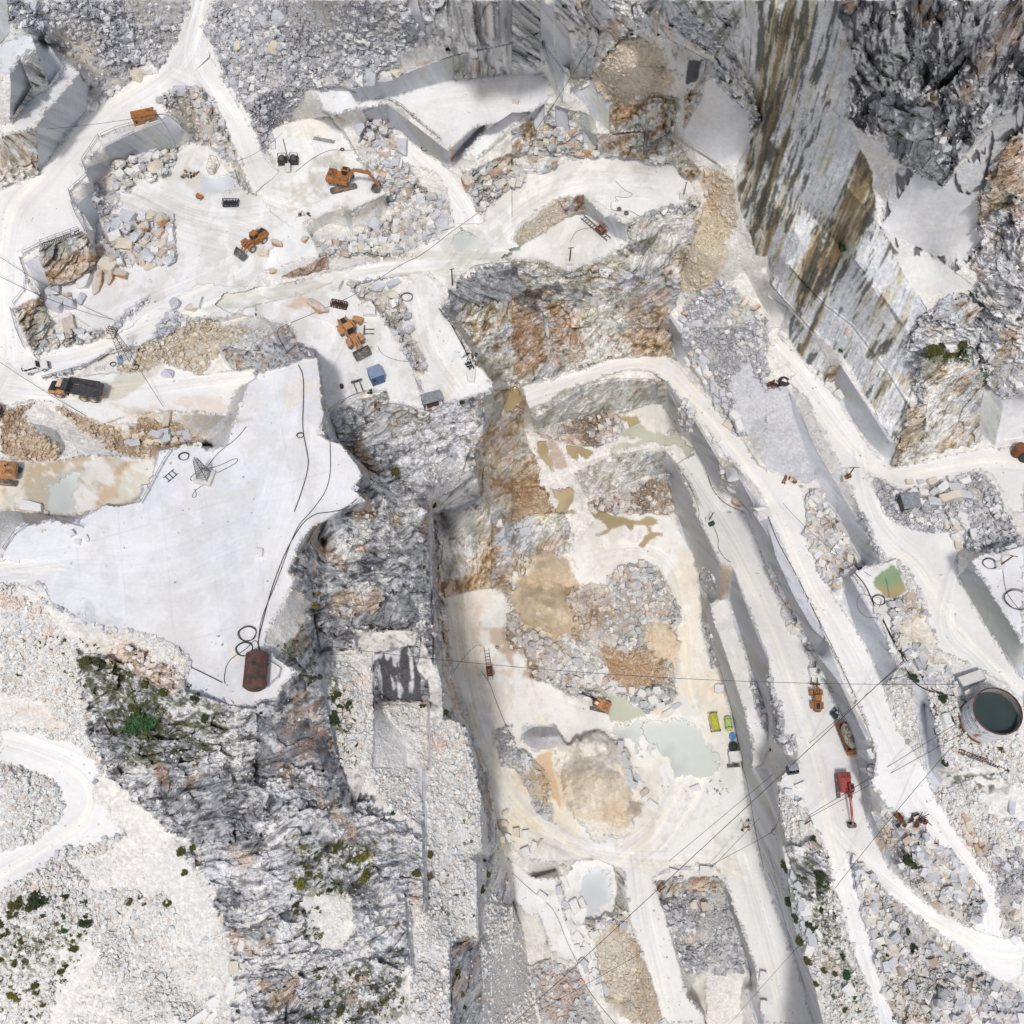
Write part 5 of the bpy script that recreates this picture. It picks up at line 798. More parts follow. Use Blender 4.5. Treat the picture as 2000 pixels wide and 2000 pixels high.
# ---------------------------------------------------------------- building helpers
class MB:
    def __init__(s): s.bm = bmesh.new()
    def box(s, c, size, rot=None, taper=(1, 1)):
        M = Matrix.Translation(c) @ (rot.to_4x4() if rot else Matrix.Identity(4))
        v = []
        for dz in (-.5, .5):
            tx, ty = taper if dz > 0 else (1, 1)
            for dx, dy in ((-.5, -.5), (.5, -.5), (.5, .5), (-.5, .5)):
                v.append(s.bm.verts.new(M @ Vector((dx * size[0] * tx, dy * size[1] * ty, dz * size[2]))))
        for f in ((3, 2, 1, 0), (4, 5, 6, 7), (0, 1, 5, 4), (1, 2, 6, 5), (2, 3, 7, 6), (3, 0, 4, 7)): s.bm.faces.new([v[i] for i in f])
        return s
    def prism(s, pts, y0, y1, axis='y'):
        """outline in the x-z plane swept from y0 to y1 (or x-y outline swept in z)"""
        f = (lambda p, t: Vector((p[0], t, p[1]))) if axis == 'y' else (lambda p, t: Vector((p[0], p[1], t))) if axis == 'z' else (lambda p, t: Vector((t, p[0], p[1])))
        a = [s.bm.verts.new(f(p, y0)) for p in pts]; b = [s.bm.verts.new(f(p, y1)) for p in pts]
        n = len(pts)
        s.bm.faces.new(a[::-1]); s.bm.faces.new(b)
        for i in range(n): s.bm.faces.new([a[i], a[(i + 1) % n], b[(i + 1) % n], b[i]])
        return s
    def tube(s, pts, r, n=6, r2=None, caps=True):
        pts = [Vector(p) for p in pts]; rings = []
        for i, p in enumerate(pts):
            d = (pts[min(i + 1, len(pts) - 1)] - pts[max(i - 1, 0)]).normalized()
            up = Vector((0, 0, 1)) if abs(d.z) < .9 else Vector((1, 0, 0))
            a = d.cross(up).normalized(); b = d.cross(a)
            rr = r if r2 is None else r + (r2 - r) * i / (len(pts) - 1)
            rings.append([s.bm.verts.new(p + (a * math.cos(2 * math.pi * k / n) + b * math.sin(2 * math.pi * k / n)) * rr) for k in range(n)])
        for q, w in zip(rings, rings[1:]):
            for k in range(n): s.bm.faces.new([q[k], q[(k + 1) % n], w[(k + 1) % n], w[k]])
        if caps: s.bm.faces.new(rings[0]); s.bm.faces.new(rings[-1][::-1])
        return s
    def lathe(s, prof, c=(0, 0, 0), axis='z', n=20, cap=False):
        """profile (radius, height) turned about an axis through c"""
        c = Vector(c); rings = []
        for r, h in prof:
            ring = []
            for k in range(n):
                a = 2 * math.pi * k / n; u, w = r * math.cos(a), r * math.sin(a)
                ring.append(s.bm.verts.new(c + (Vector((u, w, h)) if axis == 'z' else Vector((u, h, w)) if axis == 'y' else Vector((h, u, w)))))
            rings.append(ring)
        for q, w in zip(rings, rings[1:]):
            for k in range(n): s.bm.faces.new([q[k], q[(k + 1) % n], w[(k + 1) % n], w[k]])
        mr_ = max(r for r, h in prof)
        for ring, (r, h) in ((rings[0], prof[0]), (rings[-1], prof[-1])):
            if r > .4 * mr_ and not cap: continue
            try: s.bm.faces.new(ring)
            except Exception: pass
        return s
    def build(s, name, m, parent=None, bevel=0, loc=None, rot=None, smooth=False):
        bmesh.ops.recalc_face_normals(s.bm, faces=s.bm.faces)
        if bevel:
            es = [e for e in s.bm.edges if len(e.link_faces) == 2 and e.calc_face_angle(0) > .5]
            bmesh.ops.bevel(s.bm, geom=es, offset=bevel, segments=1, affect='EDGES', clamp_overlap=True)
        me = bpy.data.meshes.new(name); s.bm.to_mesh(me); s.bm.free(); me.materials.append(m)
        if smooth:
            me.polygons.foreach_set('use_smooth', [True] * len(me.polygons)); me.set_sharp_from_angle(angle=R(40))
        o = bpy.data.objects.new(name, me); COL.objects.link(o)
        if parent: o.parent = parent
        if loc is not None: o.location = loc
        if rot is not None: o.rotation_euler = rot
        return o
def text_obj(name, cu, m):
    tmp = bpy.data.objects.new('tmp', cu); COL.objects.link(tmp)
    dg = bpy.context.evaluated_depsgraph_get(); dg.update(); me = bpy.data.meshes.new_from_object(tmp.evaluated_get(dg)); me.name = name
    bpy.data.objects.remove(tmp); me.materials.clear(); me.materials.append(m)
    o = bpy.data.objects.new(name, me); COL.objects.link(o); return o
def tag(o, label, cat, group=None, kind=None):
    if label: o['label'] = label
    if cat: o['category'] = cat
    if group: o['group'] = group
    if kind: o['kind'] = kind
    return o
def heading(px, py, dx, dy):
    z = zat(px, py); a = unproj(px, py, z); b = unproj(px + dx, py + dy, z)
    return math.atan2(b[1] - a[1], b[0] - a[0])
def thing(name, label, cat, px=None, py=None, head=None, loc=None, rz=0, group=None, dz=0, scale=1):
    o = bpy.data.objects.new(name, None); COL.objects.link(o); o.empty_display_size = .5
    if px is not None:
        loc = gp(px, py, dz)
        if head: rz = heading(px, py, *head)
    o.location = loc; o.rotation_euler = (0, 0, rz); o.scale = (scale,) * 3
    return tag(o, label, cat, group)
def children(o): return [c for c in o.children]
def copy_tree(o, parent=None):
    c = o.copy(); COL.objects.link(c)
    if parent: c.parent = parent
    for ch in list(o.children): copy_tree(ch, c)
    return c
M = {
 'orange': mat('worn_orange_paint', (.40, .165, .045), .55, 0, .2, 2, .1, rust=(.20, .11, .06), rust_amt=.42),
 'orange2': mat('faded_orange_paint', (.52, .24, .09), .6, 0, .2, 2, .1, rust=(.50, .40, .31), rust_amt=.42, rscale=2.2),
 'red': mat('red_paint', (.40, .06, .05), .6, 0, .3, 2, .1, rust=(.40, .16, .14), rust_amt=.42, rscale=2.2),
 'black': mat('black_paint', (.03, .03, .035), .5, 0, .3), 'steel': mat('dusty_dark_steel', (.14, .14, .135), .6, .3, .4, 3, .2, rust=(.36, .35, .32), rust_amt=.42),
 'lightsteel': mat('pale_steel', (.45, .45, .44), .5, .5, .2), 'rubber': mat('dusty_rubber', (.16, .16, .15), .9, 0, .35, 4, .3), 'rim': mat('wheel_rim', (.60, .50, .32), .6, 0, .2),
 'rimw': mat('pale_wheel_rim', (.62, .60, .56), .6), 'glass': mat('dark_glass', (.02, .03, .035), .1, 0, .2, 1, 0), 'rust': mat('rusted_steel', (.22, .085, .04), .85, .2, .4, 3, .3),
 'rustd': mat('dark_rust', (.11, .06, .045), .85, .2, .5, 3, .3), 'white': mat('white_paint', (.80, .80, .79), .4, 0, .05), 'blue': mat('blue_paint', (.07, .12, .26), .6, 0, .25, 2, .1),
 'bluel': mat('pale_blue_sheet', (.28, .36, .50), .55, .2, .15, 1.5, .1), 'grey': mat('grey_sheet', (.30, .32, .35), .6, .3, .3, 1.5, .2, rust=(.18, .18, .18), rust_amt=.4),
 'dgreen': mat('dark_green_paint', (.02, .07, .05), .6), 'yellow': mat('yellow_green_paint', (.52, .52, .06), .5, 0, .2, 1.5, .05), 'lime': mat('pale_lime_paint', (.48, .62, .20), .5, 0, .15, 1.5, .05),
 'bblue': mat('bright_blue_plastic', (.08, .26, .60), .4), 'cable': mat('black_cable', (.03, .03, .03), .7), 'wire': mat('grey_wire', (.18, .18, .18), .6, .5), 'rail': mat('railing_steel', (.28, .29, .30), .6, .5, .3),
 'conc': mat('pale_concrete', (.66, .65, .62), .9, 0, .12, 1.2, .3), 'bed': mat('worn_truck_bed', (.075, .075, .08), .6, .3, .4, 2, .2, rust=(.28, .28, .28), rust_amt=.36),
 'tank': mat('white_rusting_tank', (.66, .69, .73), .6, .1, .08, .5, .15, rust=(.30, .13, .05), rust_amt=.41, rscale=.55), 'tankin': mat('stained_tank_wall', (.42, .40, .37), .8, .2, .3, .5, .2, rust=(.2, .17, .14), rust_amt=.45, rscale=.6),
 'tankw': mat('dark_tank_water', (.045, .068, .064), .2, 0, .1, .3, 0), 'wood': mat('weathered_wood', (.30, .19, .10), .85, 0, .3, 3, .2), 'mesh': mat('wire_mesh', (.2, .2, .2), .6, .5),
 'brownt': mat('rusty_brown_tank', (.16, .075, .055), .8, .2, .3, .8, .3, rust=(.06, .055, .05), rust_amt=.5, rscale=.5), 'water': mat('still_water', (.3, .33, .28), .08), 'mossy': mat('mossy_load', (.30, .29, .22), .95, 0, .6, 1.6, 1.0, rust=(.12, .15, .06), rust_amt=.4, rscale=2),
}
RY = lambda a: Matrix.Rotation(a, 3, 'Y')
def wheel(parent, x, y, r, w, rimmat, name='wheel'):
    o = MB().lathe([(r * .58, -w / 2), (r * .86, -w / 2), (r, -w * .32), (r, w * .32), (r * .86, w / 2), (r * .58, w / 2)], axis='y', n=22).build(name, M['rubber'], parent, loc=(x, y, r), smooth=True)
    t = MB()
    t.lathe([(r * .97, -w * .3), (r * .97, w * .3)], axis='y', n=22)
    for k in range(22):
        a = 2 * math.pi * k / 22
        t.box(Vector((math.cos(a) * r, 0, math.sin(a) * r)), (.09, w * .7, .1), RY(-a))
    t.build('tread', M['rubber'], o)
    q = MB().lathe([(.05, -w * .42), (r * .30, -w * .42), (r * .34, -w * .3), (r * .58, -w * .46), (r * .60, 0), (r * .58, w * .46), (r * .34, w * .3), (r * .30, w * .42), (.05, w * .42)], axis='y', n=18).build('rim', rimmat, o, smooth=True)
    return o
def bar(mb, p0, p1, w, d):
    p0, p1 = Vector(p0), Vector(p1); v = p1 - p0; L = v.length
    ax = v.normalized(); q = ax.to_track_quat('X', 'Z').to_matrix()
    mb.box((p0 + p1) / 2, (L, w, d), q); return mb
def rails(mb, pts, h, r=.03, mid=True):
    for p in pts: mb.tube([p, Vector(p) + Vector((0, 0, h))], r, 5)
    for a, b in zip(pts, pts[1:]):
        for k in ((1, .5) if mid else (1,)): mb.tube([Vector(a) + Vector((0, 0, h * k)), Vector(b) + Vector((0, 0, h * k))], r, 5)

def excavator(label, px, py, track_head, slew_head, paint, reach, scale=1, dark_boom=False, text=None, bucket_turn=0):
    t = thing('excavator', label, 'excavator', px, py, track_head, scale=scale)
    P_ = M[paint]
    for sy in (-1, 1):
        o = MB().prism([(-2.3, .15), (-2.05, 0), (2.05, 0), (2.3, .15), (2.5, .45), (2.35, .8), (2.1, .95), (-2.1, .95), (-2.35, .8), (-2.5, .45)], sy * 1.3 - .3, sy * 1.3 + .3).build('track', M['steel'], t, bevel=.03)
        s = MB()
        for k in range(17):
            x = -2.15 + k * .27
            s.box((x, sy * 1.3, .97), (.16, .66, .07)); s.box((x, sy * 1.3, .0), (.16, .66, .06))
        for a in range(5):
            for sg in (-1, 1): s.box((sg * (2.15 + .33 * math.sin(R(30 + a * 30))), sy * 1.3, .48 - .48 * math.cos(R(30 + a * 30))), (.1, .66, .1))
        s.build('track_shoes', M['steel'], o)
        MB().box((0, sy * 1.3, .5), (3.4, .70, .34)).build('track_frame', P_ if not dark_boom else M['black'], o, bevel=.04)
        for x in (-2.05, 2.05): MB().lathe([(.1, -.34), (.33, -.34), (.33, .34), (.1, .34)], (x, sy * 1.3, .47), 'y', 14).build('sprocket', M['steel'], o)
    MB().box((0, 0, .75), (2.2, 2.1, .5)).lathe([(.8, .95), (.8, 1.2)], n=18).build('undercarriage', M['steel'], t, bevel=.05)
    rz = heading(px, py, *slew_head) - t.rotation_euler.z
    h = bpy.data.objects.new('house', None)
    hb = MB().prism([(-2.5, 1.25), (-2.65, 1.6), (-2.65, 2.3), (-2.45, 2.75), (-1.0, 2.75), (-.9, 2.35), (1.4, 2.2), (1.5, 1.25)], -1.25, 1.25).build('house', P_, t, bevel=.08)
    hb.rotation_euler.z = rz
    MB().box((-1.8, .6, 2.83), (1.2, .9, .16)).box((-1.8, -.6, 2.83), (1.2, .9, .16)).box((-.4, -1.0, 2.5), (1.1, .8, .3)).build('engine_cover', P_, hb, bevel=.04)
    for y in (.6, -.6):
        g = MB()
        for k in range(6): g.box((-2.25 + k * .17, y, 2.93), (.06, .7, .03))
        g.box((-1.83, y, 2.92), (.95, .05, .02)).build('engine_grille', M['black'], hb)
    MB().tube([(-1.3, -.2, 2.75), (-1.3, -.2, 3.35), (-1.45, -.2, 3.5)], .09, 8).build('exhaust', M['rustd'], hb)
    for q_, hh in (([(-1.0, -1.2, 2.4), (.3, -1.2, 2.3), (1.3, -1.2, 2.2)], .7), ([(-2.4, 1.15, 2.75), (-1.1, 1.15, 2.75)], .5)): r_ = MB(); rails(r_, q_, hh); r_.build('handrail', M['steel'], hb)
    cb = MB().prism([(.05, 2.2), (.05, 3.5), (.25, 3.62), (1.45, 3.58), (1.75, 2.9), (1.8, 1.6), (.05, 1.6)], .27, 1.33).build('cab', P_, hb, bevel=.05)
    MB().prism([(1.50, 3.45), (1.80, 2.9), (1.85, 2.0), (1.80, 2.0), (1.72, 2.9), (1.44, 3.45)], .35, 1.25).build('windscreen', M['glass'], cb)
    for y in (.25, 1.35): MB().prism([(.25, 2.5), (.25, 3.4), (1.35, 3.38), (1.62, 2.85), (1.62, 2.3), (.9, 2.3)], y - .012, y + .012).build('side_window', M['glass'], cb)
    MB().box((.8, .8, 3.64), (.8, .7, .03)).build('roof_hatch', M['glass'] if not dark_boom else M['white'], cb)
    if text:
        MB().box((-2.67, -.6, 1.95), (.04, .95, .55)).build('maker_plate', M['black'], hb)
        cu = bpy.data.curves.new('lettering', 'FONT'); cu.body = text; cu.size = .48; cu.extrude = .01; cu.align_x = 'CENTER'; cu.align_y = 'CENTER'; o = text_obj('lettering', cu, M['white']); o.parent = hb; o.location = (-2.70, -.6, 1.95); o.rotation_euler = (R(90), 0, R(-90))
    Bm = M['black'] if dark_boom else P_
    # boom: foot, elbow, tip; stick end; bucket
    f, e, tp, se = [Vector((a, 0, b)) for a, b in reach]
    bo = MB()
    for a, b, w, d in ((f, e, .5, .62), (e, tp, .46, .52)):
        v = (b - a).normalized(); bar(bo, a - v * .2, b + v * .15, w, d)
    bo.build('boom', Bm, hb, bevel=.05)
    v = (se - tp).normalized(); s2 = MB(); bar(s2, tp - v * .9, se, .36, .48); s2.build('stick', Bm, hb, bevel=.05)
    for sy in (-.42, .42):
        c = MB(); a = f + Vector((.7, sy, -.35)); b = (f + e) / 2 + Vector((0, sy, .1)) + (e - f) * .12; c.tube([a, a + (b - a) * .6], .11, 8); c.tube([a + (b - a) * .5, b], .06, 8); c.build('hydraulic_cylinder', M['lightsteel'], hb, smooth=True)
    c = MB(); a = e + (tp - e) * .15 + Vector((0, 0, .42)); b = tp - v * .85; c.tube([a, a + (b - a) * .6], .11, 8); c.tube([a, b], .06, 8); c.build('hydraulic_cylinder', M['lightsteel'], hb, smooth=True)
    c = MB(); a = tp + v * .2 + Vector((.3, 0, .1)); b = se - v * .4 + Vector((.35, 0, .1)); c.tube([a, a + (b - a) * .6], .09, 8); c.tube([a, b], .05, 8); c.build('hydraulic_cylinder', M['lightsteel'], hb, smooth=True)
    k = MB(); w = .75
    pr = [(-.15, .15), (.25, .2), (.35, -.3), (.2, -.9), (-.3, -1.25), (-.95, -1.15), (-1.25, -.75), (-1.2, -.68), (-.9, -1.03), (-.35, -1.12), (.08, -.85), (.2, -.3), (.12, .05)]
    k.prism(pr, -w, w)
    for y in (-w, w): k.prism([(-.15, .15), (.25, .2), (.35, -.3), (.2, -.9), (-.3, -1.25), (-.95, -1.15), (-1.25, -.75)], y - .03, y + .03)
    bk = k.build('bucket', M['steel'], hb, loc=se, rot=(0, bucket_turn, 0), bevel=.015)
    for j in range(5): MB().box((-1.32, -w + .12 + j * (2 * w - .24) / 4, -.65), (.28, .12, .1), RY(R(-50))).build('tooth', M['lightsteel'], bk)
    return t

R_LOW = [(.9, 1.9), (3.1, 4.3), (6.2, 3.5), (7.3, 1.3)]
excavator('large rusty orange tracked excavator, arm folded down at the block edge above the rubble', 669, 362, (150, -30), (300, 52), 'orange', [(.9, 2.0), (2.9, 4.4), (5.7, 4.3), (7.2, 1.5)], 1.12, bucket_turn=R(10))
excavator('orange tracked excavator cut off by the left edge, black plate on its back', 10, 931, (-150, -14), (-150, 2), 'orange2', R_LOW, 1.15, text='CAT')
excavator('small orange excavator with black arm working beside the grey-green pool on the pit floor', 1172, 1379, (36, 8), (-40, -21), 'orange2', [(.9, 1.9), (2.9, 3.6), (5.2, 2.6), (6.3, .9)], .92, dark_boom=True)
excavator('red tracked excavator reaching down the white ramp beside a sawn grey face', 1646, 1537, (20, 200), (15, 80), 'red', [(.9, 2.0), (3.2, 3.6), (6.4, 2.6), (8.4, 1.9)], .90, bucket_turn=R(-20))

def loader(label, px, py, head, paint, tool='bucket', lift=0.0, scale=1, steer=0):
    t = thing('wheel_loader', label, 'wheel loader', px, py, head, scale=scale); P_ = M[paint]
    for x in (-1.6, 1.75):
        for sy in (-1, 1): wheel(t, x, sy * 1.22, .85, .62, M['rimw'])
    rb = MB().prism([(-3.3, 1.0), (-3.4, 1.7), (-3.2, 2.35), (-1.1, 2.5), (-1.0, 2.1), (.2, 2.0), (.3, .9), (-.7, .7), (-2.3, .7)], -.85, .85).build('rear_body', P_, t, bevel=.07)
    MB().box((-2.2, 0, 2.5), (1.5, .9, .07)).build('engine_grille', M['black'], rb); MB().box((-3.42, 0, 1.6), (.06, 1.2, .8)).build('rear_grille', M['black'], rb)
    MB().tube([(-1.7, .35, 2.4), (-1.7, .35, 3.15)], .08, 8).build('exhaust', M['rustd'], rb)
    for sy in (-1, 1): MB().prism([(-2.6, 1.5), (-2.5, 1.85), (-.9, 1.85), (-.7, 1.3), (-.8, 1.3), (-.98, 1.78), (-2.4, 1.78), (-2.5, 1.5)], sy * 1.22 - .38, sy * 1.22 + .38).build('rear_fender', P_, t)
    cb = MB().prism([(-1.0, 2.0), (-.95, 3.3), (.35, 3.3), (.62, 2.0)], -.68, .68).build('cab', P_, t, bevel=.05)
    MB().box((-.3, 0, 3.38), (1.5, 1.5, .12)).build('cab_roof', P_, cb, bevel=.04)
    MB().prism([(.38, 3.2), (.43, 3.2), (.66, 2.15), (.61, 2.15)], -.6, .6).build('windscreen', M['glass'], cb)
    for y in (-.69, .69): MB().prism([(-.85, 2.3), (-.82, 3.18), (.28, 3.18), (.48, 2.3)], y - .012, y + .012).build('side_window', M['glass'], cb)
    for y in (-.8, .8): r_ = MB(); rails(r_, [(-3.1, y, 2.35), (-1.2, y, 2.5)], .5, .025); r_.build('handrail', M['steel'], rb)
    fr = MB().prism([(.3, .8), (.3, 1.7), (1.1, 2.0), (2.0, 1.9), (2.5, 1.2), (2.4, .7)], -.55, .55).build('front_frame', P_, t, bevel=.05)
    for sy in (-1, 1): MB().prism([(1.0, 1.6), (1.1, 1.84), (2.4, 1.84), (2.6, 1.5), (2.5, 1.5), (2.35, 1.77), (1.18, 1.77)], sy * 1.22 - .36, sy * 1.22 + .36).build('front_fender', P_, t)
    zt = .65 + lift
    for sy in (-.45, .45):
        a = MB(); bar(a, (1.3, sy, 1.85), (2.7, sy, 1.75 + lift * .6), .2, .42); bar(a, (2.6, sy, 1.8 + lift * .6), (3.75, sy, zt), .2, .36); a.build('lift_arm', P_, t, bevel=.03)
        c = MB(); c.tube([(1.2, sy * .5, 1.2), (2.4, sy * .5, 1.45 + lift * .4)], .09, 8); c.build('hydraulic_cylinder', M['lightsteel'], t)
    z = MB(); bar(z, (1.4, 0, 2.1), (2.9, 0, 2.1 + lift * .5), .22, .3); bar(z, (2.8, 0, 2.2 + lift * .5), (3.7, 0, zt + .6), .2, .2); z.build('tilt_linkage', P_, t, bevel=.02)
    for y in (-.5, .5): MB().box((1.75, y, 2.1), (.25, .25, .25)).build('headlight', M['lightsteel'], t, bevel=.03)
    if tool == 'bucket':
        k = MB(); w = 1.55
        arc = [(0, 1.25), (-.12, .8), (-.1, .35), (.15, .02), (1.3, -.1)]
        inn = [(1.3, -.04), (.2, .12), (.0, .4), (-.02, .8), (.08, 1.22)]
        k.prism(arc + inn, -w, w)
        for y in (-w, w): k.prism([(0, 1.25), (-.12, .8), (-.1, .35), (.15, .02), (1.3, -.1), (.9, .5), (.25, 1.2)], y - .035, y + .035)
        b = k.build('bucket', M['steel'], t, loc=(3.8, 0, zt - .45), bevel=.015)
        for j in range(8): MB().box((1.36, -w + .15 + j * (2 * w - .3) / 7, -.08), (.24, .12, .07)).build('tooth', M['steel'], b)
    else:
        b = MB().box((3.95, 0, zt + .35), (.14, 2.6, .16)).box((3.95, 0, zt - .25), (.14, 2.6, .16)).box((3.95, -1.2, zt), (.14, .16, .8)).box((3.95, 1.2, zt), (.14, .16, .8)).box((3.95, 0, zt), (.1, 1.0, .7)).build('fork_carriage', M['rustd'], t)
        for y in (-.75, .75): MB().box((4.9, y, zt - .33), (2.0, .24, .12), taper=(1, .9)).build('fork', M['steel'], b)
    return t
loader('rusty orange wheel loader with its black forks lowered, beside small stones on the wide floor', 499, 477, (-60, 44), 'orange', 'bucket', -.2, .92)
loader('bright orange wheel loader with a wide dark bucket on the platform above the gorge', 686, 660, (46, 68), 'orange2', 'bucket', -.3, 1.08)
loader('orange wheel loader carrying a stone block on its forks up the ramp', 1592, 1368, (-4, -60), 'orange', 'forks', .35, .80)

def dump_truck(label, px, py, head, scale=1):
    t = thing('dump_truck', label, 'dump truck', px, py, head, scale=scale)
    for x in (3.3, -1.5, -3.35):
        for sy in (-1, 1): wheel(t, x, sy * 1.12, .85, .6, M['rim'])
    MB().box((1.9, 0, 1.15), (5.6, .9, .5)).box((-2.4, 0, 1.15), (5.0, 1.0, .45)).box((.4, 0, 1.3), (1.0, .7, .7)).build('chassis', M['orange2'], t, bevel=.04)
    c = MB().prism([(2.0, 1.2), (2.0, 2.0), (3.3, 2.15), (4.6, 2.0), (5.2, 1.7), (5.25, .8), (4.4, .7), (4.3, 1.2)], -1.2, 1.2).build('front_body', M['orange2'], t, bevel=.08)
    MB().prism([(3.35, 2.16), (4.6, 2.02), (5.15, 1.74), (5.1, 1.70), (4.6, 1.96), (3.35, 2.1)], -1.05, 1.05).build('bonnet', M['black'], c)
    MB().box((5.27, 0, 1.2), (.06, 1.7, .6)).build('front_grille', M['black'], c)
    for y in (-.9, .9): MB().box((5.28, y, 1.0), (.07, .3, .2)).build('headlight', M['lightsteel'], c)
    for sy in (-1, 1): MB().prism([(2.3, 1.5), (2.4, 1.95), (4.2, 1.95), (4.4, 1.4), (4.3, 1.4), (4.1, 1.86), (2.5, 1.86), (2.4, 1.5)], sy * 1.15 - .35, sy * 1.15 + .35).build('fender', M['orange2'], c)
    cb = MB().prism([(1.9, 1.9), (1.95, 3.15), (3.15, 3.15), (3.5, 2.1)], -.6, .75).build('cab', M['black'], t, bevel=.05)
    MB().box((2.55, .07, 3.2), (1.35, 1.4, .12)).build('cab_roof', mat('faded_cab_roof', (.68, .47, .35), .7), cb, bevel=.04)
    MB().prism([(3.18, 3.05), (3.24, 3.05), (3.56, 2.15), (3.5, 2.15)], -.5, .65).build('windscreen', M['glass'], cb)
    for y in (-.615, .765): MB().prism([(2.05, 2.2), (2.1, 3.0), (3.05, 3.0), (3.35, 2.2)], y - .012, y + .012).build('side_window', M['glass'], cb)
    for y in (-1.3, 1.35): MB().tube([(3.6, y * .8, 2.1), (3.7, y, 2.6), (3.7, y, 2.9)], .05, 5).box((3.75, y, 2.9), (.12, .08, .45)).build('mirror', M['black'], cb)
    # open body: floor, front wall, two side walls, spout
    b = MB()
    y0, y1 = 1.05, 1.55
    fl = [(.9, 1.75), (-3.2, 1.65), (-4.3, 2.0), (-5.3, 2.35)]
    for (xa, za), (xb, zb) in zip(fl, fl[1:]):
        b.prism([(xa, za), (xb, zb), (xb, zb + .1), (xa, za + .1)], -y0, y0)
    for sy in (-1, 1):
        v = b.bm.verts.new
        lo = [(x, sy * y0, z + .05) for x, z in fl]; hi = [(1.25, sy * y1, 3.05), (-3.0, sy * y1, 2.95), (-4.4, sy * y1, 2.8), (-5.2, sy * 1.3, 2.55)]
        for i in range(3):
            for off in (0,):
                q = [Vector(lo[i]), Vector(lo[i + 1]), Vector(hi[i + 1]), Vector(hi[i])]; o_ = Vector((0, sy * .09, 0))
                A = [v(p) for p in q]; B = [v(p + o_) for p in q]
                b.bm.faces.new(A); b.bm.faces.new(B[::-1])
                for j in range(4): b.bm.faces.new([A[j], A[(j + 1) % 4], B[(j + 1) % 4], B[j]])
        bar(b, (1.25, sy * (y1 + .08), 3.05), (-4.4, sy * (y1 + .08), 2.85), .16, .14)
    b.prism([(.9, 1.75), (1.25, 3.1), (1.37, 3.1), (1.02, 1.75)], -y1, y1); b.prism([(1.25, 3.0), (2.2, 3.35), (2.2, 3.42), (1.25, 3.1)], -1.2, 1.2)
    bd = b.build('dump_body', M['bed'], t)
    for x in (-.3, -1.6, -2.9):
        for sy in (-1, 1): o = MB(); bar(o, (x, sy * 1.1, 1.8), (x, sy * 1.72, 2.95), .12, .12); o.build('body_rib', M['bed'], bd)
    MB().box((.3, -1.15, 1.5), (.9, .4, .7)).build('fuel_tank', M['orange2'], t, bevel=.05)
    return t
dump_truck('orange articulated dump truck with an empty dark body and six wheels near the lattice mast', 156, 771, (-235, -32), 1.04)
dump_truck('dark wheel and front of a truck cut off by the left edge', -47, 806, (110, 8), 1.04)

def car(px, py, head):
    t = thing('offroad_car', 'white long off-road car parked on the dusty road at the left', 'car', px, py, head)
    W = M['white']
    for x in (-1.35, 1.4):
        for sy in (-1, 1): wheel(t, x, sy * .82, .38, .24, M['rimw'])
    b = MB().prism([(-2.3, .5), (-2.3, 1.1), (-2.25, 1.2), (.95, 1.2), (2.15, 1.12), (2.3, .95), (2.3, .5), (1.9, .42), (-1.9, .42)], -.9, .9).build('body', W, t, bevel=.07)
    MB().prism([(-2.22, 1.2), (-2.15, 1.85), (-2.0, 1.95), (.3, 1.95), (.9, 1.22)], -.80, .80).build('cabin', W, b, bevel=.06)
    MB().prism([(.38, 1.88), (.44, 1.88), (.97, 1.25), (.91, 1.25)], -.72, .72).build('windscreen', M['glass'], b)
    MB().prism([(-2.2, 1.3), (-2.26, 1.3), (-2.2, 1.82), (-2.14, 1.82)], -.65, .65).build('rear_window', M['glass'], b)
    for y in (-.81, .81):
        for x0, x1 in ((-2.05, -1.35), (-1.25, -.5), (-.4, .25)): MB().prism([(x0, 1.3), (x0, 1.82), (x1, 1.82), (x1 + (.3 if x1 > 0 else 0), 1.3)], y - .012, y + .012).build('side_window', M['glass'], b)
    for x0, x1 in ((-1.1, 1.1),): MB().box((-.9, 0, 1.99), (2.0, .06, .04)).box((-.9, .5, 1.99), (2.0, .06, .04)).box((-.9, -.5, 1.99), (2.0, .06, .04)).build('roof_rail', W, b)
    MB().box((2.32, 0, .75), (.05, 1.1, .3)).build('grille', M['black'], b)
    for y in (-.7, .7): MB().box((2.33, y, .8), (.05, .25, .2)).build('headlight', M['lightsteel'], b)
    MB().box((2.4, 0, .5), (.15, 1.7, .2)).build('bumper', M['steel'], b); MB().lathe([(.2, -.12), (.36, -.12), (.38, 0), (.36, .1), (.1, .1)], (-2.42, .1, 1.0), 'x', 16).build('spare_wheel', M['black'], b)
    for y in (-1.0, 1.0): MB().box((.6, y, 1.25), (.1, .18, .18)).build('mirror', M['black'], b)
    return t
car(73, 722, (165, -44))
print('vehicles', round(time.time() - T0, 1))
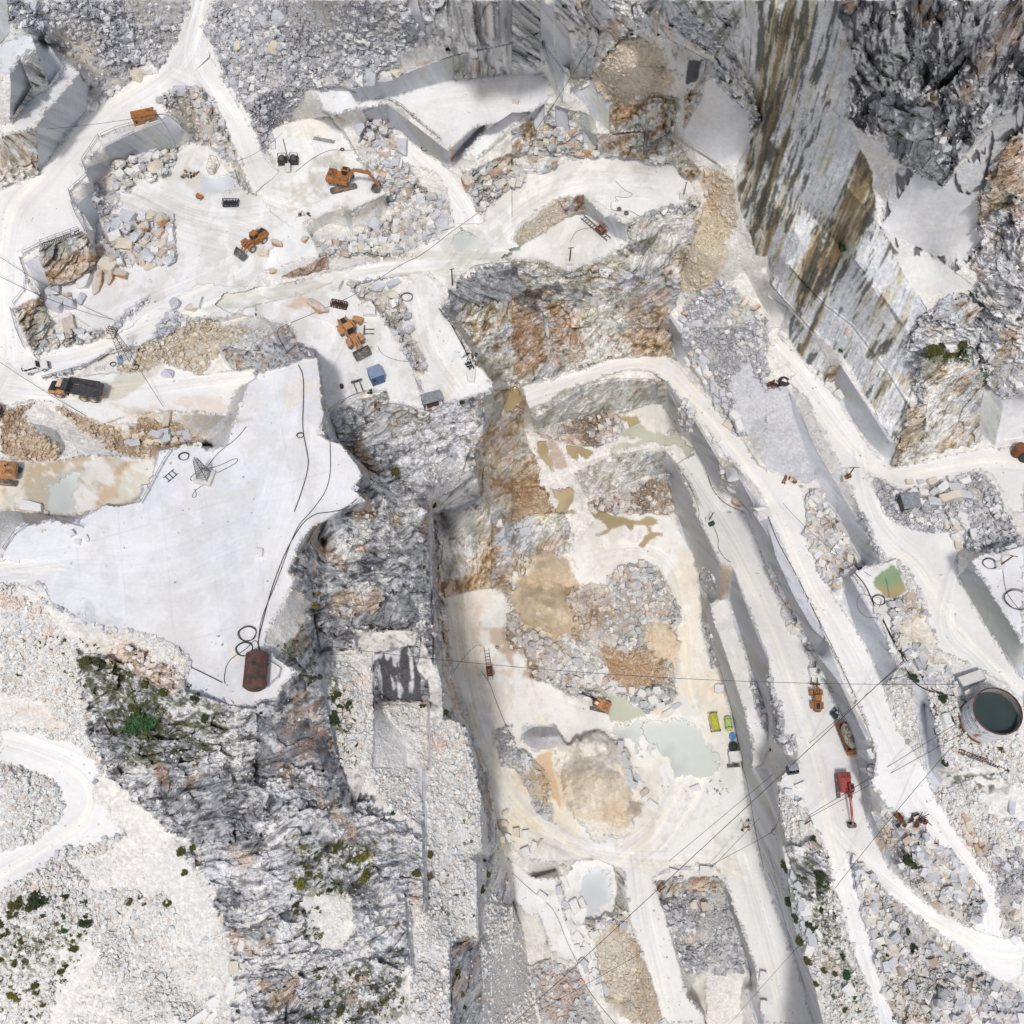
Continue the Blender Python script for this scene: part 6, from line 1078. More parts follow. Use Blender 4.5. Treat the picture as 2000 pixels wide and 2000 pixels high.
# ---------------------------------------------------------------- sheds, tanks, machines
def shed(name, label, cat, px, py, head, L, W, H, wall, roof, group=None, kind='box', dz=0):
    t = thing(name, label, cat, px, py, head, group=group, dz=dz)
    w = MB().box((0, 0, H / 2), (L, W, H)).build('walls', wall, t, bevel=.03)
    r = MB().box((0, 0, H + .05), (L + .16, W + .16, .1)).build('roof', roof, t, bevel=.02)
    rb = MB()
    n = int(L / .45)
    for k in range(n): rb.box((-L / 2 + (k + .5) * L / n, 0, H + .13), (.1, W, .05))
    rb.build('roof_ribs', roof, r)
    if kind == 'gen':
        for x in (-L * .25, L * .22): MB().box((x, -W / 2 - .02, H * .5), (L * .2, .05, H * .5)).build('door', wall, t)
        MB().box((-L * .35, -W / 2 - .03, H * .45), (L * .12, .05, H * .35)).build('louvre', M['black'], t); MB().tube([(L * .3, 0, H), (L * .3, 0, H + .5)], .07, 8).build('exhaust', M['rustd'], t)
    else:
        d = MB().box((L * .15, -W / 2 - .02, H * .42), (.8, .05, H * .8)).build('door', wall, t); MB().box((L * .15 + .3, -W / 2 - .06, H * .42), (.06, .06, .15)).build('handle', M['lightsteel'], d)
        MB().box((-L * .25, -W / 2 - .02, H * .6), (.6, .05, .5)).build('window', M['glass'], t)
    return t
shed('generator_container', 'rust orange generator box at the bend of the upper haul road', 'generator', 284, 236, (160, -34), 4.7, 1.9, 2.1, M['orange'], M['orange'], kind='gen')
shed('storage_container', 'small dark blue steel container standing on the platform above the gorge', 'container', 736, 741, (60, -22), 2.6, 2.6, 2.7, M['blue'], M['bluel'])
def shelter(label, px, py, head, L, W, H, roofm, postm, backm=None, open_=True, loadm=None):
    t = thing('open_shelter', label, 'shelter', px, py, head)
    r = MB().box((0, 0, H), (L, W, .08), Matrix.Rotation(R(7), 3, 'X')).build('roof', roofm, t)
    rb = MB()
    for k in range(int(L / .3)): rb.box((-L / 2 + .15 + k * .3, 0, H + .07), (.08, W, .05), Matrix.Rotation(R(7), 3, 'X'))
    rb.build('roof_ribs', roofm, r)
    for x in (-L / 2 + .1, L / 2 - .1):
        for y in (-W / 2 + .1, W / 2 - .1): MB().box((x, y, H / 2 - .1), (.12, .12, H - .2)).build('post', postm, t)
    if backm: MB().box((0, W / 2 - .12, H / 2), (L - .2, .06, H - .4)).box((-L / 2 + .14, 0, H / 2 - .1), (.06, W - .3, H - .5)).build('panel', backm, t)
    MB().box((0, -.1, .45), (L * .6, W * .5, .9)).build('pump_unit', M['rustd'], t, bevel=.05)
    return t
shelter('open shelter with a dark blue ribbed roof at the edge of the narrow terrace', 845, 790, (75, -20), 3.9, 2.3, 2.6, M['grey'], M['dgreen'], M['dgreen'])
shelter('dark grey open shelter with pale bars standing in rubble beside the upper right road', 1772, 988, (60, -8), 3.6, 3.2, 2.3, M['grey'], M['black'], M['black'])
t = thing('waste_skip', 'dark green skip with a half open grey lid on the loader ramp', 'skip', 1546, 1505, (50, -8))
b = MB()
for s in ((0, .8, 1.7, .08), (0, -.8, 1.7, .08)): b.box((0, s[1], .7), (2.0, .08, 1.4))
b.box((-1, 0, .7), (.08, 1.6, 1.4)).box((1, 0, .7), (.08, 1.6, 1.4)).box((0, 0, .08), (2, 1.6, .1)).build('tub', M['dgreen'], t)
MB().box((.12, .25, 1.46), (2.0, 1.2, .06)).build('lid', M['grey'], t); MB().box((-1.0, 0, .3), (.2, 1.7, .2)).box((1.0, 0, .3), (.2, 1.7, .2)).build('lifting_rail', M['black'], t)

# big water tank
def water_tank(px, py, r, h, dz=0):
    t = thing('water_tank', 'huge open round water tank, white and rust streaked, half full of dark water', 'water tank', px, py, dz=dz)
    n = 72
    MB().lathe([(r, 0), (r, h), (r - .12, h), (r - .12, .3), (r, .3)][:2], n=n).build('shell', M['tank'], t, smooth=True)
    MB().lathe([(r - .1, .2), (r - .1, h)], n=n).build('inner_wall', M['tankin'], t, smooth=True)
    MB().lathe([(r + .04, h - .22), (r + .1, h - .2), (r + .1, h + .04), (r - .14, h + .04), (r - .14, h - .1)], n=n).build('rim', M['rustd'], t)
    MB().lathe([(.01, h * .7), (r - .11, h * .7)], n=n).build('tank_water', M['tankw'], t)
    for z in (h * .28, h * .55, h * .8): MB().lathe([(r, z - .06), (r + .05, z - .05), (r + .05, z + .05), (r, z + .06)], n=n).build('hoop', M['tank'], t)
    MB().lathe([(r, -.6), (r + .25, -.6), (r + .25, .15), (r, .15)], n=n).build('base_ring', M['rust'], t)
    l = MB()
    for y in (-.25, .25): l.tube([(r + .25, y, 0), (r + .25, y, h + .9)], .04, 5)
    for k in range(int(h / .35)): l.tube([(r + .25, -.25, .3 + k * .35), (r + .25, .25, .3 + k * .35)], .03, 5)
    l.build('ladder', M['lightsteel'], t).rotation_euler.z = R(60)
    return t
water_tank(1921, 1408, 4.15, 6.2)
t = thing('concrete_bin', 'grey concrete box tilted beside the great water tank', 'concrete box', 1891, 1330, (220, -80))
b = MB().box((0, 0, .9), (5.0, 2.1, 1.8)).build('walls', M['grey'], t, bevel=.05); MB().box((0, 0, 1.83), (4.7, 1.8, .06)).build('top_plate', M['conc'], t)
for x in (-2.2, 0, 2.2): MB().box((x, -1.08, .9), (.15, .08, 1.7)).build('rib', M['grey'], b)
def lying_tank(name, label, px, py, head, L, r, m, capm, legs=True, num=None, frame=None, dz=0, band=None):
    t = thing(name, label, 'tank', px, py, head, dz=dz)
    zc = r + .25
    MB().lathe([(.02, -L / 2 - r * .3), (r * .6, -L / 2 - r * .22), (r * .92, -L / 2), (r, -L / 2 + .08), (r, L / 2 - .08), (r * .92, L / 2), (r * .6, L / 2 + r * .22), (.02, L / 2 + r * .3)], (0, 0, zc), 'x', 24).build('shell', m, t, smooth=True)
    for x in (-L * .3, L * .3): MB().box((x, 0, .3), (.25, r * 1.7, .6)).build('saddle', M['rustd'], t)
    MB().lathe([(.02, 0), (.32, 0), (.32, .22), (.02, .25)], (L * .1, 0, zc + r - .03), 'z', 14).build('hatch', capm, t)
    for x in (-L * .33, L * .33): MB().lathe([(r, -.05), (r + .04, -.04), (r + .04, .04), (r, .05)], (x, 0, zc), 'x', 24).build('band', band or m, t)
    if frame:
        f = MB()
        for y in (-r - .15, r + .15): f.box((0, y, .35), (L + 1.0, .14, .2)); f.box((L / 2 + .4, y, .9), (.1, .1, 1.2)); f.box((-L / 2 - .4, y, .9), (.1, .1, 1.2))
        for x in (-L / 2 - .4, L / 2 + .4): f.box((x, 0, .35), (.14, 2 * r + .4, .2)); f.box((x, 0, 1.45), (.1, 2 * r + .4, .1))
        f.build('skid_frame', frame, t)
    if num:
        cu = bpy.data.curves.new('number', 'FONT'); cu.body = num; cu.size = 1.3; cu.extrude = .01; cu.align_x = 'CENTER'; cu.align_y = 'CENTER'; o = text_obj('number', cu, M['black']); o.parent = t; o.location = (-L * .32, -r * .15, zc + r + .02); o.rotation_euler = (R(8), 0, R(180))
    return t
lying_tank('steel_tank', 'brown and black rusted steel tank lying at the tip of the white marble plateau', 505, 1318, (6, -60), 5.4, 1.75, M['brownt'], M['black'])
lying_tank('fuel_tank', 'yellow-green tank in a black skid frame near the pit wall', 1394, 1412, (-12, -56), 3.6, .95, M['yellow'], M['yellow'], frame=M['steel'])
lying_tank('fuel_tank', 'pale lime and yellow tank marked with a number close against the pit wall', 1421, 1416, (-8, -56), 3.0, .85, M['lime'], M['lime'], num='2', band=M['dgreen'])
def drum(label, px, py, r, h, m, lidm, cat='barrel', group=None, name='barrel'):
    t = thing(name, label, cat, px, py, group=group)
    MB().lathe([(r, 0), (r, h), (r * .92, h), (r * .92, h - .1), (.01, h - .1)], n=20).build('shell', m, t, smooth=True)
    for z in (h * .3, h * .65): MB().lathe([(r, z - .04), (r + .03, z), (r, z + .04)], n=20).build('hoop', lidm, t)
    return t
drum('bright blue round barrel between the lime tank and the round black tub', 1430, 1440, .75, 1.1, M['bblue'], M['lightsteel'])
drum('round black tub beside the white roofed cabin on the pit floor', 1431, 1459, 1.05, 1.2, M['black'], M['steel'], 'tub', name='round_tub')
drum('small dark barrel standing alone on the platform left of the forks', 668, 757, .34, .9, M['rustd'], M['black'])
drum('rusty brown barrel stack cut by the right edge of the photo', 1985, 886, 1.15, 2.6, M['rust'], M['rustd'], 'drum', name='rusty_drum')
drum('black barrel behind the rusty drum at the right edge of the photo', 1998, 896, 1.0, 1.8, M['black'], M['black'], 'drum', name='dark_drum')
t = shed('site_cabin', 'small cabin with a flat white roof standing against the pit wall', 'cabin', 1433, 1482, (60, -6), 2.7, 2.3, 2.3, M['conc'], M['white'])
t = thing('pump_set', 'pump set with black hoses at the foot of the site cabin', 'pump', 1432, 1496, (60, -4)); MB().box((0, 0, .3), (3, .8, .5)).build('frame', M['steel'], t); MB().lathe([(.01, -.4), (.3, -.4), (.3, .4), (.01, .4)], (.5, 0, .75), 'x').build('motor', M['black'], t)
# tanker wreck with mossy load
t = thing('tipper_wagon', 'rust red wagon heaped with mossy grey rubble beside the loader ramp', 'wagon', 1651, 1443, (22, 58), dz=.5, scale=1.0)
b = MB()
for y in (-1.25, 1.25): b.box((0, y, 1.3), (5.6, .1, 1.3))
b.box((2.8, 0, 1.3), (.1, 2.5, 1.3)).box((-2.8, 0, 1.3), (.1, 2.5, 1.3)).box((0, 0, .7), (5.6, 2.5, .1)).build('body', M['rust'], t, bevel=.02)
l = MB(); l.lathe([(.01, .5), (1.2, .42), (1.9, .2), (2.6, -.1)], (0, 0, 1.75), n=20)
for v in l.bm.verts: v.co.y *= .46; v.co.z += rnd.uniform(-.12, .12); v.co.x += rnd.uniform(-.1, .1)
ld_ = l.build('rubble_load', M['mossy'], t)
for x, y in ((-1.2, .2), (.2, -.1), (1.1, .35)): MB().lathe([(.42, -.1), (.55, 0), (.42, .1), (.3, 0)], (x, y, 2.28), 'z', 16).build('tyre', M['rubber'], ld_)
for x in (-1.9, -.9, 1.9):
    for sy in (-1, 1): wheel(t, x, sy * 1.0, .5, .35, M['rust'])
MB().box((3.2, -.3, .8), (.7, 1.8, .7)).build('engine_box', M['orange'], t, bevel=.05)

# wire saw machines on tracks
def saw(label, px, py, head, L, pos, scale=1):
    t = thing('wire_saw', label, 'wire saw', px, py, head, group='wire saws on rail tracks', scale=scale, dz=.35)
    tr = MB()
    for y in (-.5, .5): tr.box((0, y, .25), (L, .12, .16))
    tr.build('rail_track', M['steel'], t)
    s = MB()
    for k in range(int(L / .75)): s.box((-L / 2 + .35 + k * .75, 0, .18), (.1, 1.3, .1))
    s.build('sleepers', M['steel'], t)
    b = MB().box((pos, 0, .75), (2.0, 1.3, .6)).box((pos - .4, .15, 1.2), (.8, .9, .5)).build('carriage', M['rustd'], t, bevel=.04)
    f = MB()
    for y in (-.68, .68):
        f.tube([(pos - 1, y, 1.05), (pos - 1, y, 1.7), (pos + 1, y, 1.7), (pos + 1, y, 1.05)], .06, 6)
    f.tube([(pos - 1, -.68, 1.7), (pos - 1, .68, 1.7)], .06, 6); f.tube([(pos + 1, -.68, 1.7), (pos + 1, .68, 1.7)], .06, 6)
    f.build('guard_frame', mat('orange_frame', (.55, .16, .07), .6), b)
    MB().lathe([(.3, -.08), (.62, -.08), (.66, 0), (.62, .08), (.3, .08)], (pos + .7, .85, .95), 'y', 22).build('drive_wheel', M['lightsteel'], b)
    MB().lathe([(.01, -.4), (.28, -.4), (.28, .4), (.01, .4)], (pos + .2, -.1, 1.3), 'x', 14).build('motor', M['steel'], b)
    return t
saw('red wire saw standing on its black rail track below the sawn bench', 1163, 449, (225, 190), 8.2, 1.4)
saw('orange wire saw on a rail track beside brown mud on the left pit floor', 953, 1290, (10, 76), 9.6, 2.9, 1.1)

# poles, masts
def pole(label, px, py, h, lean=(0, 0), m='rust', arm=1.0, base=True, group='poles carrying cables', lamps=False, armdir=(1, .2), name='cable_pole', dz=0):
    t = thing(name, label, 'pole', px, py, group=group, dz=dz)
    top = Vector((lean[0], lean[1], h))
    MB().tube([(0, 0, 0), tuple(top)], .16, 8, .12).build('post', M[m], t)
    a = Vector((armdir[0], armdir[1], 0)).normalized() * arm
    MB().tube([top - a, top + a], .09, 6).build('crossarm', M[m], t)
    for s in (-.9, 0, .9): MB().lathe([(.02, 0), (.08, .02), (.06, .2), (.02, .24)], tuple(top + a * s), 'z', 8).build('insulator', M['lightsteel'], t)
    if base:
        MB().box((0, 0, .3), (1.6, 1.4, 1.0)).build('footing', M['conc'], t, bevel=.1)
    return t
pole('dark pole on a rounded white boulder between the terrace and the road junction', 884, 562, 5.6, (.1, 0), 'rustd', .45)
pole('dark pole with guy wires on a white block at the lip above the rock face', 1112, 514, 4.6, (.1, 0), 'black', .6)
pole('thin pole with cables at the right end of the pale upper floor', 1334, 386, 4.2, (.1, 0), 'rail', .3)
pole('thin pole standing on a white block beside the pale blue pool', 470, 368, 5.0, (0, 0), 'rail', .2)
pole('dark pole with a green box on the lip of the pit ramp', 1384, 1018, 4.2, (.3, 0), 'rustd', .3)
pole('brown t-shaped pole with a rusty box between two white roads', 1652, 936, 4.8, (.3, 0), 'rust', 1.1, armdir=(1, 0))
pole('rust red crossarm pole on a block in front of the dark rubble strip', 1568, 1612, 3.0, (.9, .4), 'rust', .9, armdir=(.3, -1))
pole('rusty pole with spread arms at the top of the white block by the right edge', 1951, 1106, 4.0, (.9, .2), 'rust', .8, armdir=(1, -.3))
pole('rusty t-shaped pole lying crooked at the edge of the island of rubble', 1808, 1647, 1.6, (1.6, -.3), 'rust', .7, base=False, armdir=(.2, 1))
for lab, x, y in (('dark green box at the foot of the pole on the pit ramp', 1389, 1025), ('rusty box at the foot of the t-shaped pole', 1654, 934)):
    t = thing('switch_box', lab, 'electric box', x, y, (30, -14)); MB().box((0, 0, .5), (1.3, .8, 1.0)).build('cabinet', M['dgreen' if 'green' in lab else 'rust'], t, bevel=.04); MB().box((0, -.42, .5), (.9, .04, .8)).build('door', M['black'], t)
def lattice(label, px, py, h, w, m, head_=True, blk=True):
    t = thing('lattice_mast', label, 'mast', px, py, (1, .2), dz=.6 if blk else 0)
    b = MB(); n = 9
    def pt(k, i):
        f = k / n; s = w * (1 - .72 * f) / 2
        return Vector(((-s, s, s, -s)[i], (-s, -s, s, s)[i], h * f))
    for i in range(4): b.tube([pt(0, i), pt(n, i)], .05, 5)
    for k in range(n):
        for i in range(4):
            b.tube([pt(k, i), pt(k + 1, (i + 1) % 4)], .024, 4); b.tube([pt(k + 1, i), pt(k + 1, (i + 1) % 4)], .024, 4)
    b.build('lattice', m, t)
    if head_:
        q = MB(); z = h * .86
        for s in (-1, 1):
            q.tube([(s * .9, -.5, z), (s * .9, .5, z)], .05, 5); q.tube([(s * .9, -.5, z + .8), (s * .9, .5, z + .8)], .05, 5); q.tube([(s * .9, 0, z), (s * .9, 0, z + .8)], .05, 5)
            for y in (-.5, .5): q.tube([(s * .9, y, z), (s * .9, y, z + .8)], .05, 5)
        for zz in (z, z + .8):
            for y in (-.5, .5): q.tube([(-.9, y, zz), (.9, y, zz)], .05, 5)
        q.tube([(0, 0, h), (0, 0, h + .9)], .05, 5); q.build('crossarm_cage', m, t)
    if blk: MB().box((0, 0, -.2), (w * 1.6, w * 1.5, .9)).build('footing', M['conc'], t, bevel=.1)
    return t
lattice('tall dark lattice cable mast standing among coiled hoses above the wet track', 251, 703, 9.8, 1.9, M['rustd'])
lattice('short black lattice mast on a pale block on the white marble plateau', 401, 934, 5.8, 1.9, M['black'], False)
# coil racks, frames
def rack(label, px, py, head, L, W, H, m, cat='rack', load=True):
    t = thing('steel_rack', label, cat, px, py, head)
    f = MB()
    for z in (.1, H):
        for y in (-W / 2, W / 2): f.box((0, y, z), (L, .12, .12))
        for x in (-L / 2, L / 2): f.box((x, 0, z), (.12, W, .12))
    for k in range(6):
        x = -L / 2 + k * L / 5
        for y in (-W / 2, W / 2): f.box((x, y, H / 2), (.09, .09, H))
    f.build('frame', m, t)
    s = MB()
    for k in range(8): s.box((-L / 2 + (k + .5) * L / 8, 0, H * .5), (.16, W * .86, H * .7))
    s.build('slats', m, t)
    return t
rack('low black steel rack on the pale floor below the blue-white pool', 452, 400, (130, 2), 3.3, 1.3, 1.1, M['black'])
rack('rusty steel rack between a long marble block and the bright orange loader', 663, 598, (120, 24), 3.2, 1.3, 1.1, M['rustd'])
def station(px, py):
    t = thing('winch_station', 'black twin winch station with a tall thin mast above the excavator platform', 'winch', px, py, (140, -4))
    for y, x in ((0, -1.2), (0, 1.2)):
        b = MB().box((x, y, .6), (1.7, 1.7, .9)).build('winch', M['black'], t, bevel=.05)
        f = MB()
        for sx in (-.85, .85):
            for sy in (-.85, .85): f.tube([(x + sx, sy, 0), (x + sx, sy, 1.9)], .06, 5)
        for z in (1.0, 1.9):
            for s in (-.85, .85): f.tube([(x - .85, s, z), (x + .85, s, z)], .05, 5); f.tube([(x + s, -.85, z), (x + s, .85, z)], .05, 5)
        f.build('cage', M['black'], b)
        MB().lathe([(.2, -.5), (.6, -.5), (.6, -.42), (.4, -.4), (.4, .4), (.6, .42), (.6, .5), (.2, .5)], (x, y, 1.3), 'y', 16).build('drum', M['steel'], b)
    MB().tube([(0, .3, 0), (0, .3, 6.2)], .1, 6).build('mast', M['rustd'], t)
    MB().box((0, -1.9, .5), (1.1, 1.6, 1.0)).build('counterweight', M['conc'], t, bevel=.08)
station(564, 318)
# white steel machine frame above the pale pool, with a yellow wheel
def chair_frame(label, px, py, head):
    t = thing('drill_rig', label, 'drill rig', px, py, head)
    f = MB()
    for x in (-.8, .8):
        f.tube([(x, -1.3, 0), (x, -1.3, 1.6)], .07, 6); f.tube([(x, 1.3, 0), (x, 1.3, 2.6)], .07, 6); f.tube([(x, -1.3, 1.6), (x, 1.3, 2.6)], .07, 6); f.tube([(x, -1.3, .2), (x, 1.3, .2)], .07, 6)
    for y, z in ((-1.3, 1.6), (1.3, 2.6), (0, 2.1)): f.tube([(-.8, y, z), (.8, y, z)], .07, 6)
    f.build('frame', M['rim'], t)
    MB().box((0, -.9, .7), (1.2, 1.4, 1.0)).build('cabinet', M['conc'], t, bevel=.04); MB().lathe([(.01, 0), (.5, 0), (.5, .9), (.01, .9)], (0, .5, .4), 'z', 16).build('drum', M['white'], t)
chair_frame('pale yellow framed drilling rig beside cables above the pale blue pool', 418, 331, (22, 4))
t = thing('stone_crusher_parts', 'small heap of orange and black machine parts left of the pale pool', 'machine parts', 370, 343, (30, 6))
for k in range(14):
    o = MB(); 
    if k % 3: o.box((0, 0, .2), (rnd.uniform(.3, 1.0), rnd.uniform(.2, .5), rnd.uniform(.2, .5)))
    else: o.lathe([(.15, -.08), (.4, -.08), (.4, .08), (.15, .08)], (0, 0, .4), 'y', 12)
    o.build('part', M[('orange', 'steel', 'lightsteel', 'black')[k % 4]], t, loc=(rnd.uniform(-1.6, 1.6), rnd.uniform(-1, 1), 0), rot=(0, 0, rnd.uniform(0, 3)))
def compressor(label, px, py, head, m, sc=1):
    t = thing('compressor', label, 'compressor', px, py, head, scale=sc)
    MB().box((0, 0, .75), (2.0, 1.1, .9)).build('housing', M[m], t, bevel=.12); MB().box((-.8, 0, .7), (.3, 1.14, .6)).build('grille', M['black'], t)
    for x in (-.5, .5):
        for sy in (-1, 1): wheel(t, x, sy * .6, .32, .18, M['rimw'])
    MB().tube([(1, 0, .5), (1.8, 0, .35)], .05, 6).build('towbar', M['steel'], t)
compressor('small orange wheeled compressor beside flat slabs on the pale floor', 391, 387, (30, 14), 'orange', .75)
compressor('orange compressor parked right beside the bright orange loader', 700, 629, (50, 12), 'orange2', 1.05)
compressor('pale blue wheeled compressor among the hoses at the foot of the tall lattice mast', 237, 707, (10, 30), 'bluel', .9)
compressor('dark pump unit left of the mossy wagon on the ramp', 1628, 1398, (16, 20), 'black', .8)
def forks(label, px, py, head, m='steel', sc=1):
    t = thing('fork_attachment', label, 'loader forks', px, py, head, scale=sc)
    MB().box((0, 0, .45), (.2, 2.2, .2)).box((0, 0, .9), (.2, 2.2, .16)).box((0, -1, .65), (.2, .15, .5)).box((0, 1, .65), (.2, .15, .5)).build('carriage', M[m], t)
    for y in (-.6, .6): MB().box((1.1, y, .12), (2.2, .24, .12)).box((.05, y, .5), (.12, .24, .8)).build('fork', M[m], t)
forks('spare forks lying left of the dark blue container', 697, 748, (8, 22)); forks('spare forks lying right of the bright orange loader', 712, 648, (40, 0), 'steel', .9)
# rusty machines
def junk(name, label, cat, px, py, n, spread, cols, sc=1, tyre=False):
    t = thing(name, label, cat, px, py)
    for k in range(n):
        o = MB(); q = k % 4
        L = rnd.uniform(.5, 1.6) * sc
        if q == 0: o.box((0, 0, 0), (L, .35 * sc, .3 * sc))
        elif q == 1: o.tube([(-L, 0, 0), (L, 0, 0)], .07 * sc, 6)
        elif q == 2: o.lathe([(.2 * sc, -.1), (.5 * sc, -.1), (.5 * sc, .1), (.2 * sc, .1)], (0, 0, 0), 'y', 14)
        else: o.box((0, 0, 0), (.7 * sc, .6 * sc, .5 * sc), taper=(.7, .7))
        o.build(('beam', 'pipe', 'pulley', 'housing')[q], M[cols[k % len(cols)]], t, loc=(rnd.uniform(-spread[0], spread[0]), rnd.uniform(-spread[1], spread[1]), rnd.uniform(.2, .9) * sc), rot=(rnd.uniform(-.3, .3), rnd.uniform(-.4, .4), rnd.uniform(0, 3)))
    return t
junk('scrap_winch', 'rusty tangled winch left of a black tyre at the end of the gravel slope', 'winch', 1509, 753, 16, (1.5, .9), ['rust', 'rustd', 'black'])
junk('scrap_heap', 'dark red-brown scrap winch on the tip of the rubble island beside the right road', 'scrap', 1778, 1602, 26, (2.6, 1.1), ['rustd', 'rust', 'black'], 1.1)
junk('scrap_metal', 'black tangled hoses and metal on the corner of the narrow terrace', 'scrap', 919, 706, 20, (1.2, 1.8), ['black', 'black', 'steel'], .8)
junk('drill_parts', 'pale drilling gear lying on the pit floor in front of the tanks', 'drilling gear', 1400, 1538, 14, (2.6, 1.6), ['lightsteel', 'white', 'grey'], .6)
junk('machine_parts', 'small machine with orange parts at the foot of the pit wall near the poles', 'machine', 1455, 1612, 14, (1.0, 1.2), ['orange', 'black', 'lightsteel'], .7)
junk('winch_set', 'black winch set with a blue part beside the loader ramp', 'winch', 1634, 1388, 12, (1.0, 1.2), ['black', 'bblue', 'steel'], .7)
junk('pump_parts', 'orange-brown pump parts at the lip of the upper bench, left of the coils', 'pump', 596, 421, 8, (1.4, .5), ['rustd', 'lightsteel', 'black'], .7)
junk('rusty_stone_pile', 'two rust brown lumps at the foot of the blue-grey gravel slope', 'scrap', 1540, 940, 8, (1.2, .8), ['rust', 'rust', 'wood'], .9)
def tyre(label, px, py, r=.8, flat=True):
    t = thing('tyre', label, 'tyre', px, py)
    o = MB().lathe([(r * .5, .0), (r * .9, .0), (r, .12), (r, .32), (r * .9, .44), (r * .5, .44), (r * .45, .22)], n=22).build('casing', M['rubber' if r < .7 else 'black'], t, smooth=True)
    MB().lathe([(r * .45, .1), (.1, .1)], n=16).build('hub', M['black'], t)
tyre('big black tyre lying on the gravel at the end of the upper right road', 1531, 746, 1.25)
tyre('black tyre on a white block by the mossy wagon', 1706, 1468, .5)
for lab, x, y in (('thick black tyre on the pale upper floor above the wire saw', 1209, 410), ('flat black hose reel right of the tyre on the pale upper floor', 1223, 418)): tyre(lab, x, y, .5)
# beam with holes
t = thing('truss_beam', 'long rusty truss beam lying below the great water tank', 'beam', 1919, 1487, (310, 112)); b = MB()
for y in (-.3, .3): b.box((0, y, .4), (9.2, .1, .1)); b.box((0, y, 1.0), (9.2, .1, .1))
for k in range(20): b.box((-4.5 + k * .47, .3, .7), (.08, .06, .6)); b.box((-4.5 + k * .47, -.3, .7), (.08, .06, .6)); b.box((-4.5 + k * .47, 0, 1.0), (.08, .6, .06))
b.build('truss', M['rustd'], t); MB().box((5.0, 0, .6), (1.2, 1.2, 1.0)).build('end_block', M['conc'], t, bevel=.1)
# ladders and stairs
def ladder(label, pa, pb, w, m='rail', cat='ladder', steps=10, rail=False, name='ladder', dz=.25):
    a, b = gp(*pa, dz), gp(*pb, dz); t = thing(name, label, cat, loc=a); d = b - a; q = MB()
    s = Vector((-d.y, d.x, 0)).normalized() * w / 2
    for k in (-1, 1): q.tube([s * k, d + s * k], .06, 5)
    q.build('rails', M[m], t); st = MB()
    for k in range(steps): f = (k + .5) / steps; bar(st, d * f - s, d * f + s, .12, .05)
    st.build('rungs', M[m], t)
    if rail:
        r = MB(); n = 5
        rails(r, [d * (k / n) + s for k in range(n + 1)], 1.0, .04); r.build('handrail', M[m], t)
ladder('long dark steel stairway with a handrail on top of the orange rock face', (82, 480), (156, 453), .9, 'black', 'stairs', 22, True, 'steel_stairs', .15)
ladder('grey steel ladder lying on the slope right of the road fork', (439, 125), (450, 151), 1.0, 'rail')
ladder('long ladder lying on the pale platform above the orange excavator', (612, 271), (654, 279), .8, 'rail', steps=16)
ladder('small ladder lying across rubble right of the parked loader', (400, 622), (427, 626), .8, 'rail')
ladder('white pallet frame standing by the track near the tall lattice mast', (183, 722), (205, 719), 1.0, 'white', 'frame', name='pallet_frame')
ladder('thin metal frame lying on the left part of the white plateau', (324, 939), (344, 922), 1.2, 'black', 'frame', 3, name='metal_frame')
# fences along the edges
def fence(label, pts, h=1.1, step=3, group='railings along the quarry edges'):
    p = P(pts)[:, :2]; d = np.r_[0, np.cumsum(np.hypot(*np.diff(p, axis=0).T))]; n = max(2, int(d[-1] / (step * 9)))
    q = [(np.interp(s, d, p[:, 0]), np.interp(s, d, p[:, 1])) for s in np.linspace(0, d[-1], n + 1)]
    W = [gp(*a) for a in q]; t = thing('railing', label, 'railing', loc=W[0], group=group)
    r = MB(); rails(r, [w - W[0] for w in W], h, .045); r.build('rails', M['rail'], t)
for lab, s in (
 ('railing in front of the orange generator box along the upper wall', '00:770,1040 930,965 1050,950 1200,905'),('railing along the pale step left of the sawn grey alcoves', '00:560,1560 525,1460 580,1390 680,1370 625,1230 750,1040'),
 ('railing above the shadowed wall left of the great boulder pile', '00:545,1540 590,1660 640,1740'),('railing at the top of the smooth grey niche on the left', '01:160,30 190,110 225,230 110,370'),
 ('railing above the low orange rock notch left of the car road', '01:90,410 130,560 190,700'),('short railing left of the ladder of stairs above the orange face', '00:180,1925 310,1860'),
 ('railing along the lip of the triangular marble platform, upper stretch', '10:800,780 960,745 1080,800 1180,890'),('railing along the lip of the triangular marble platform, lower stretch', '10:1190,900 1390,1060'),
 ('railing on the top edge of the long sawn wall above the marble platform', '10:1300,425 1480,430'),('railing along the upper edge of the white plateau left of the short lattice mast', '01:1300,1480 1230,1590 1120,1800 1080,1870'),
 ('railing on the far left corner of the white plateau', '02:40,290 115,180 235,100'),('railing on the white plateau above the brown water', '02:380,55 500,90 630,120'),
 ('railing beside the brown steel tank on the plateau tip', '12:110,1130 230,1210 100,1320'),('railing along the dusty track below the tall lattice mast', '01:330,930 520,880 660,850 840,740'),
 ('railing along the ledge right of the tall lattice mast', '01:1080,690 1250,620 1420,560')): fence(lab, s)
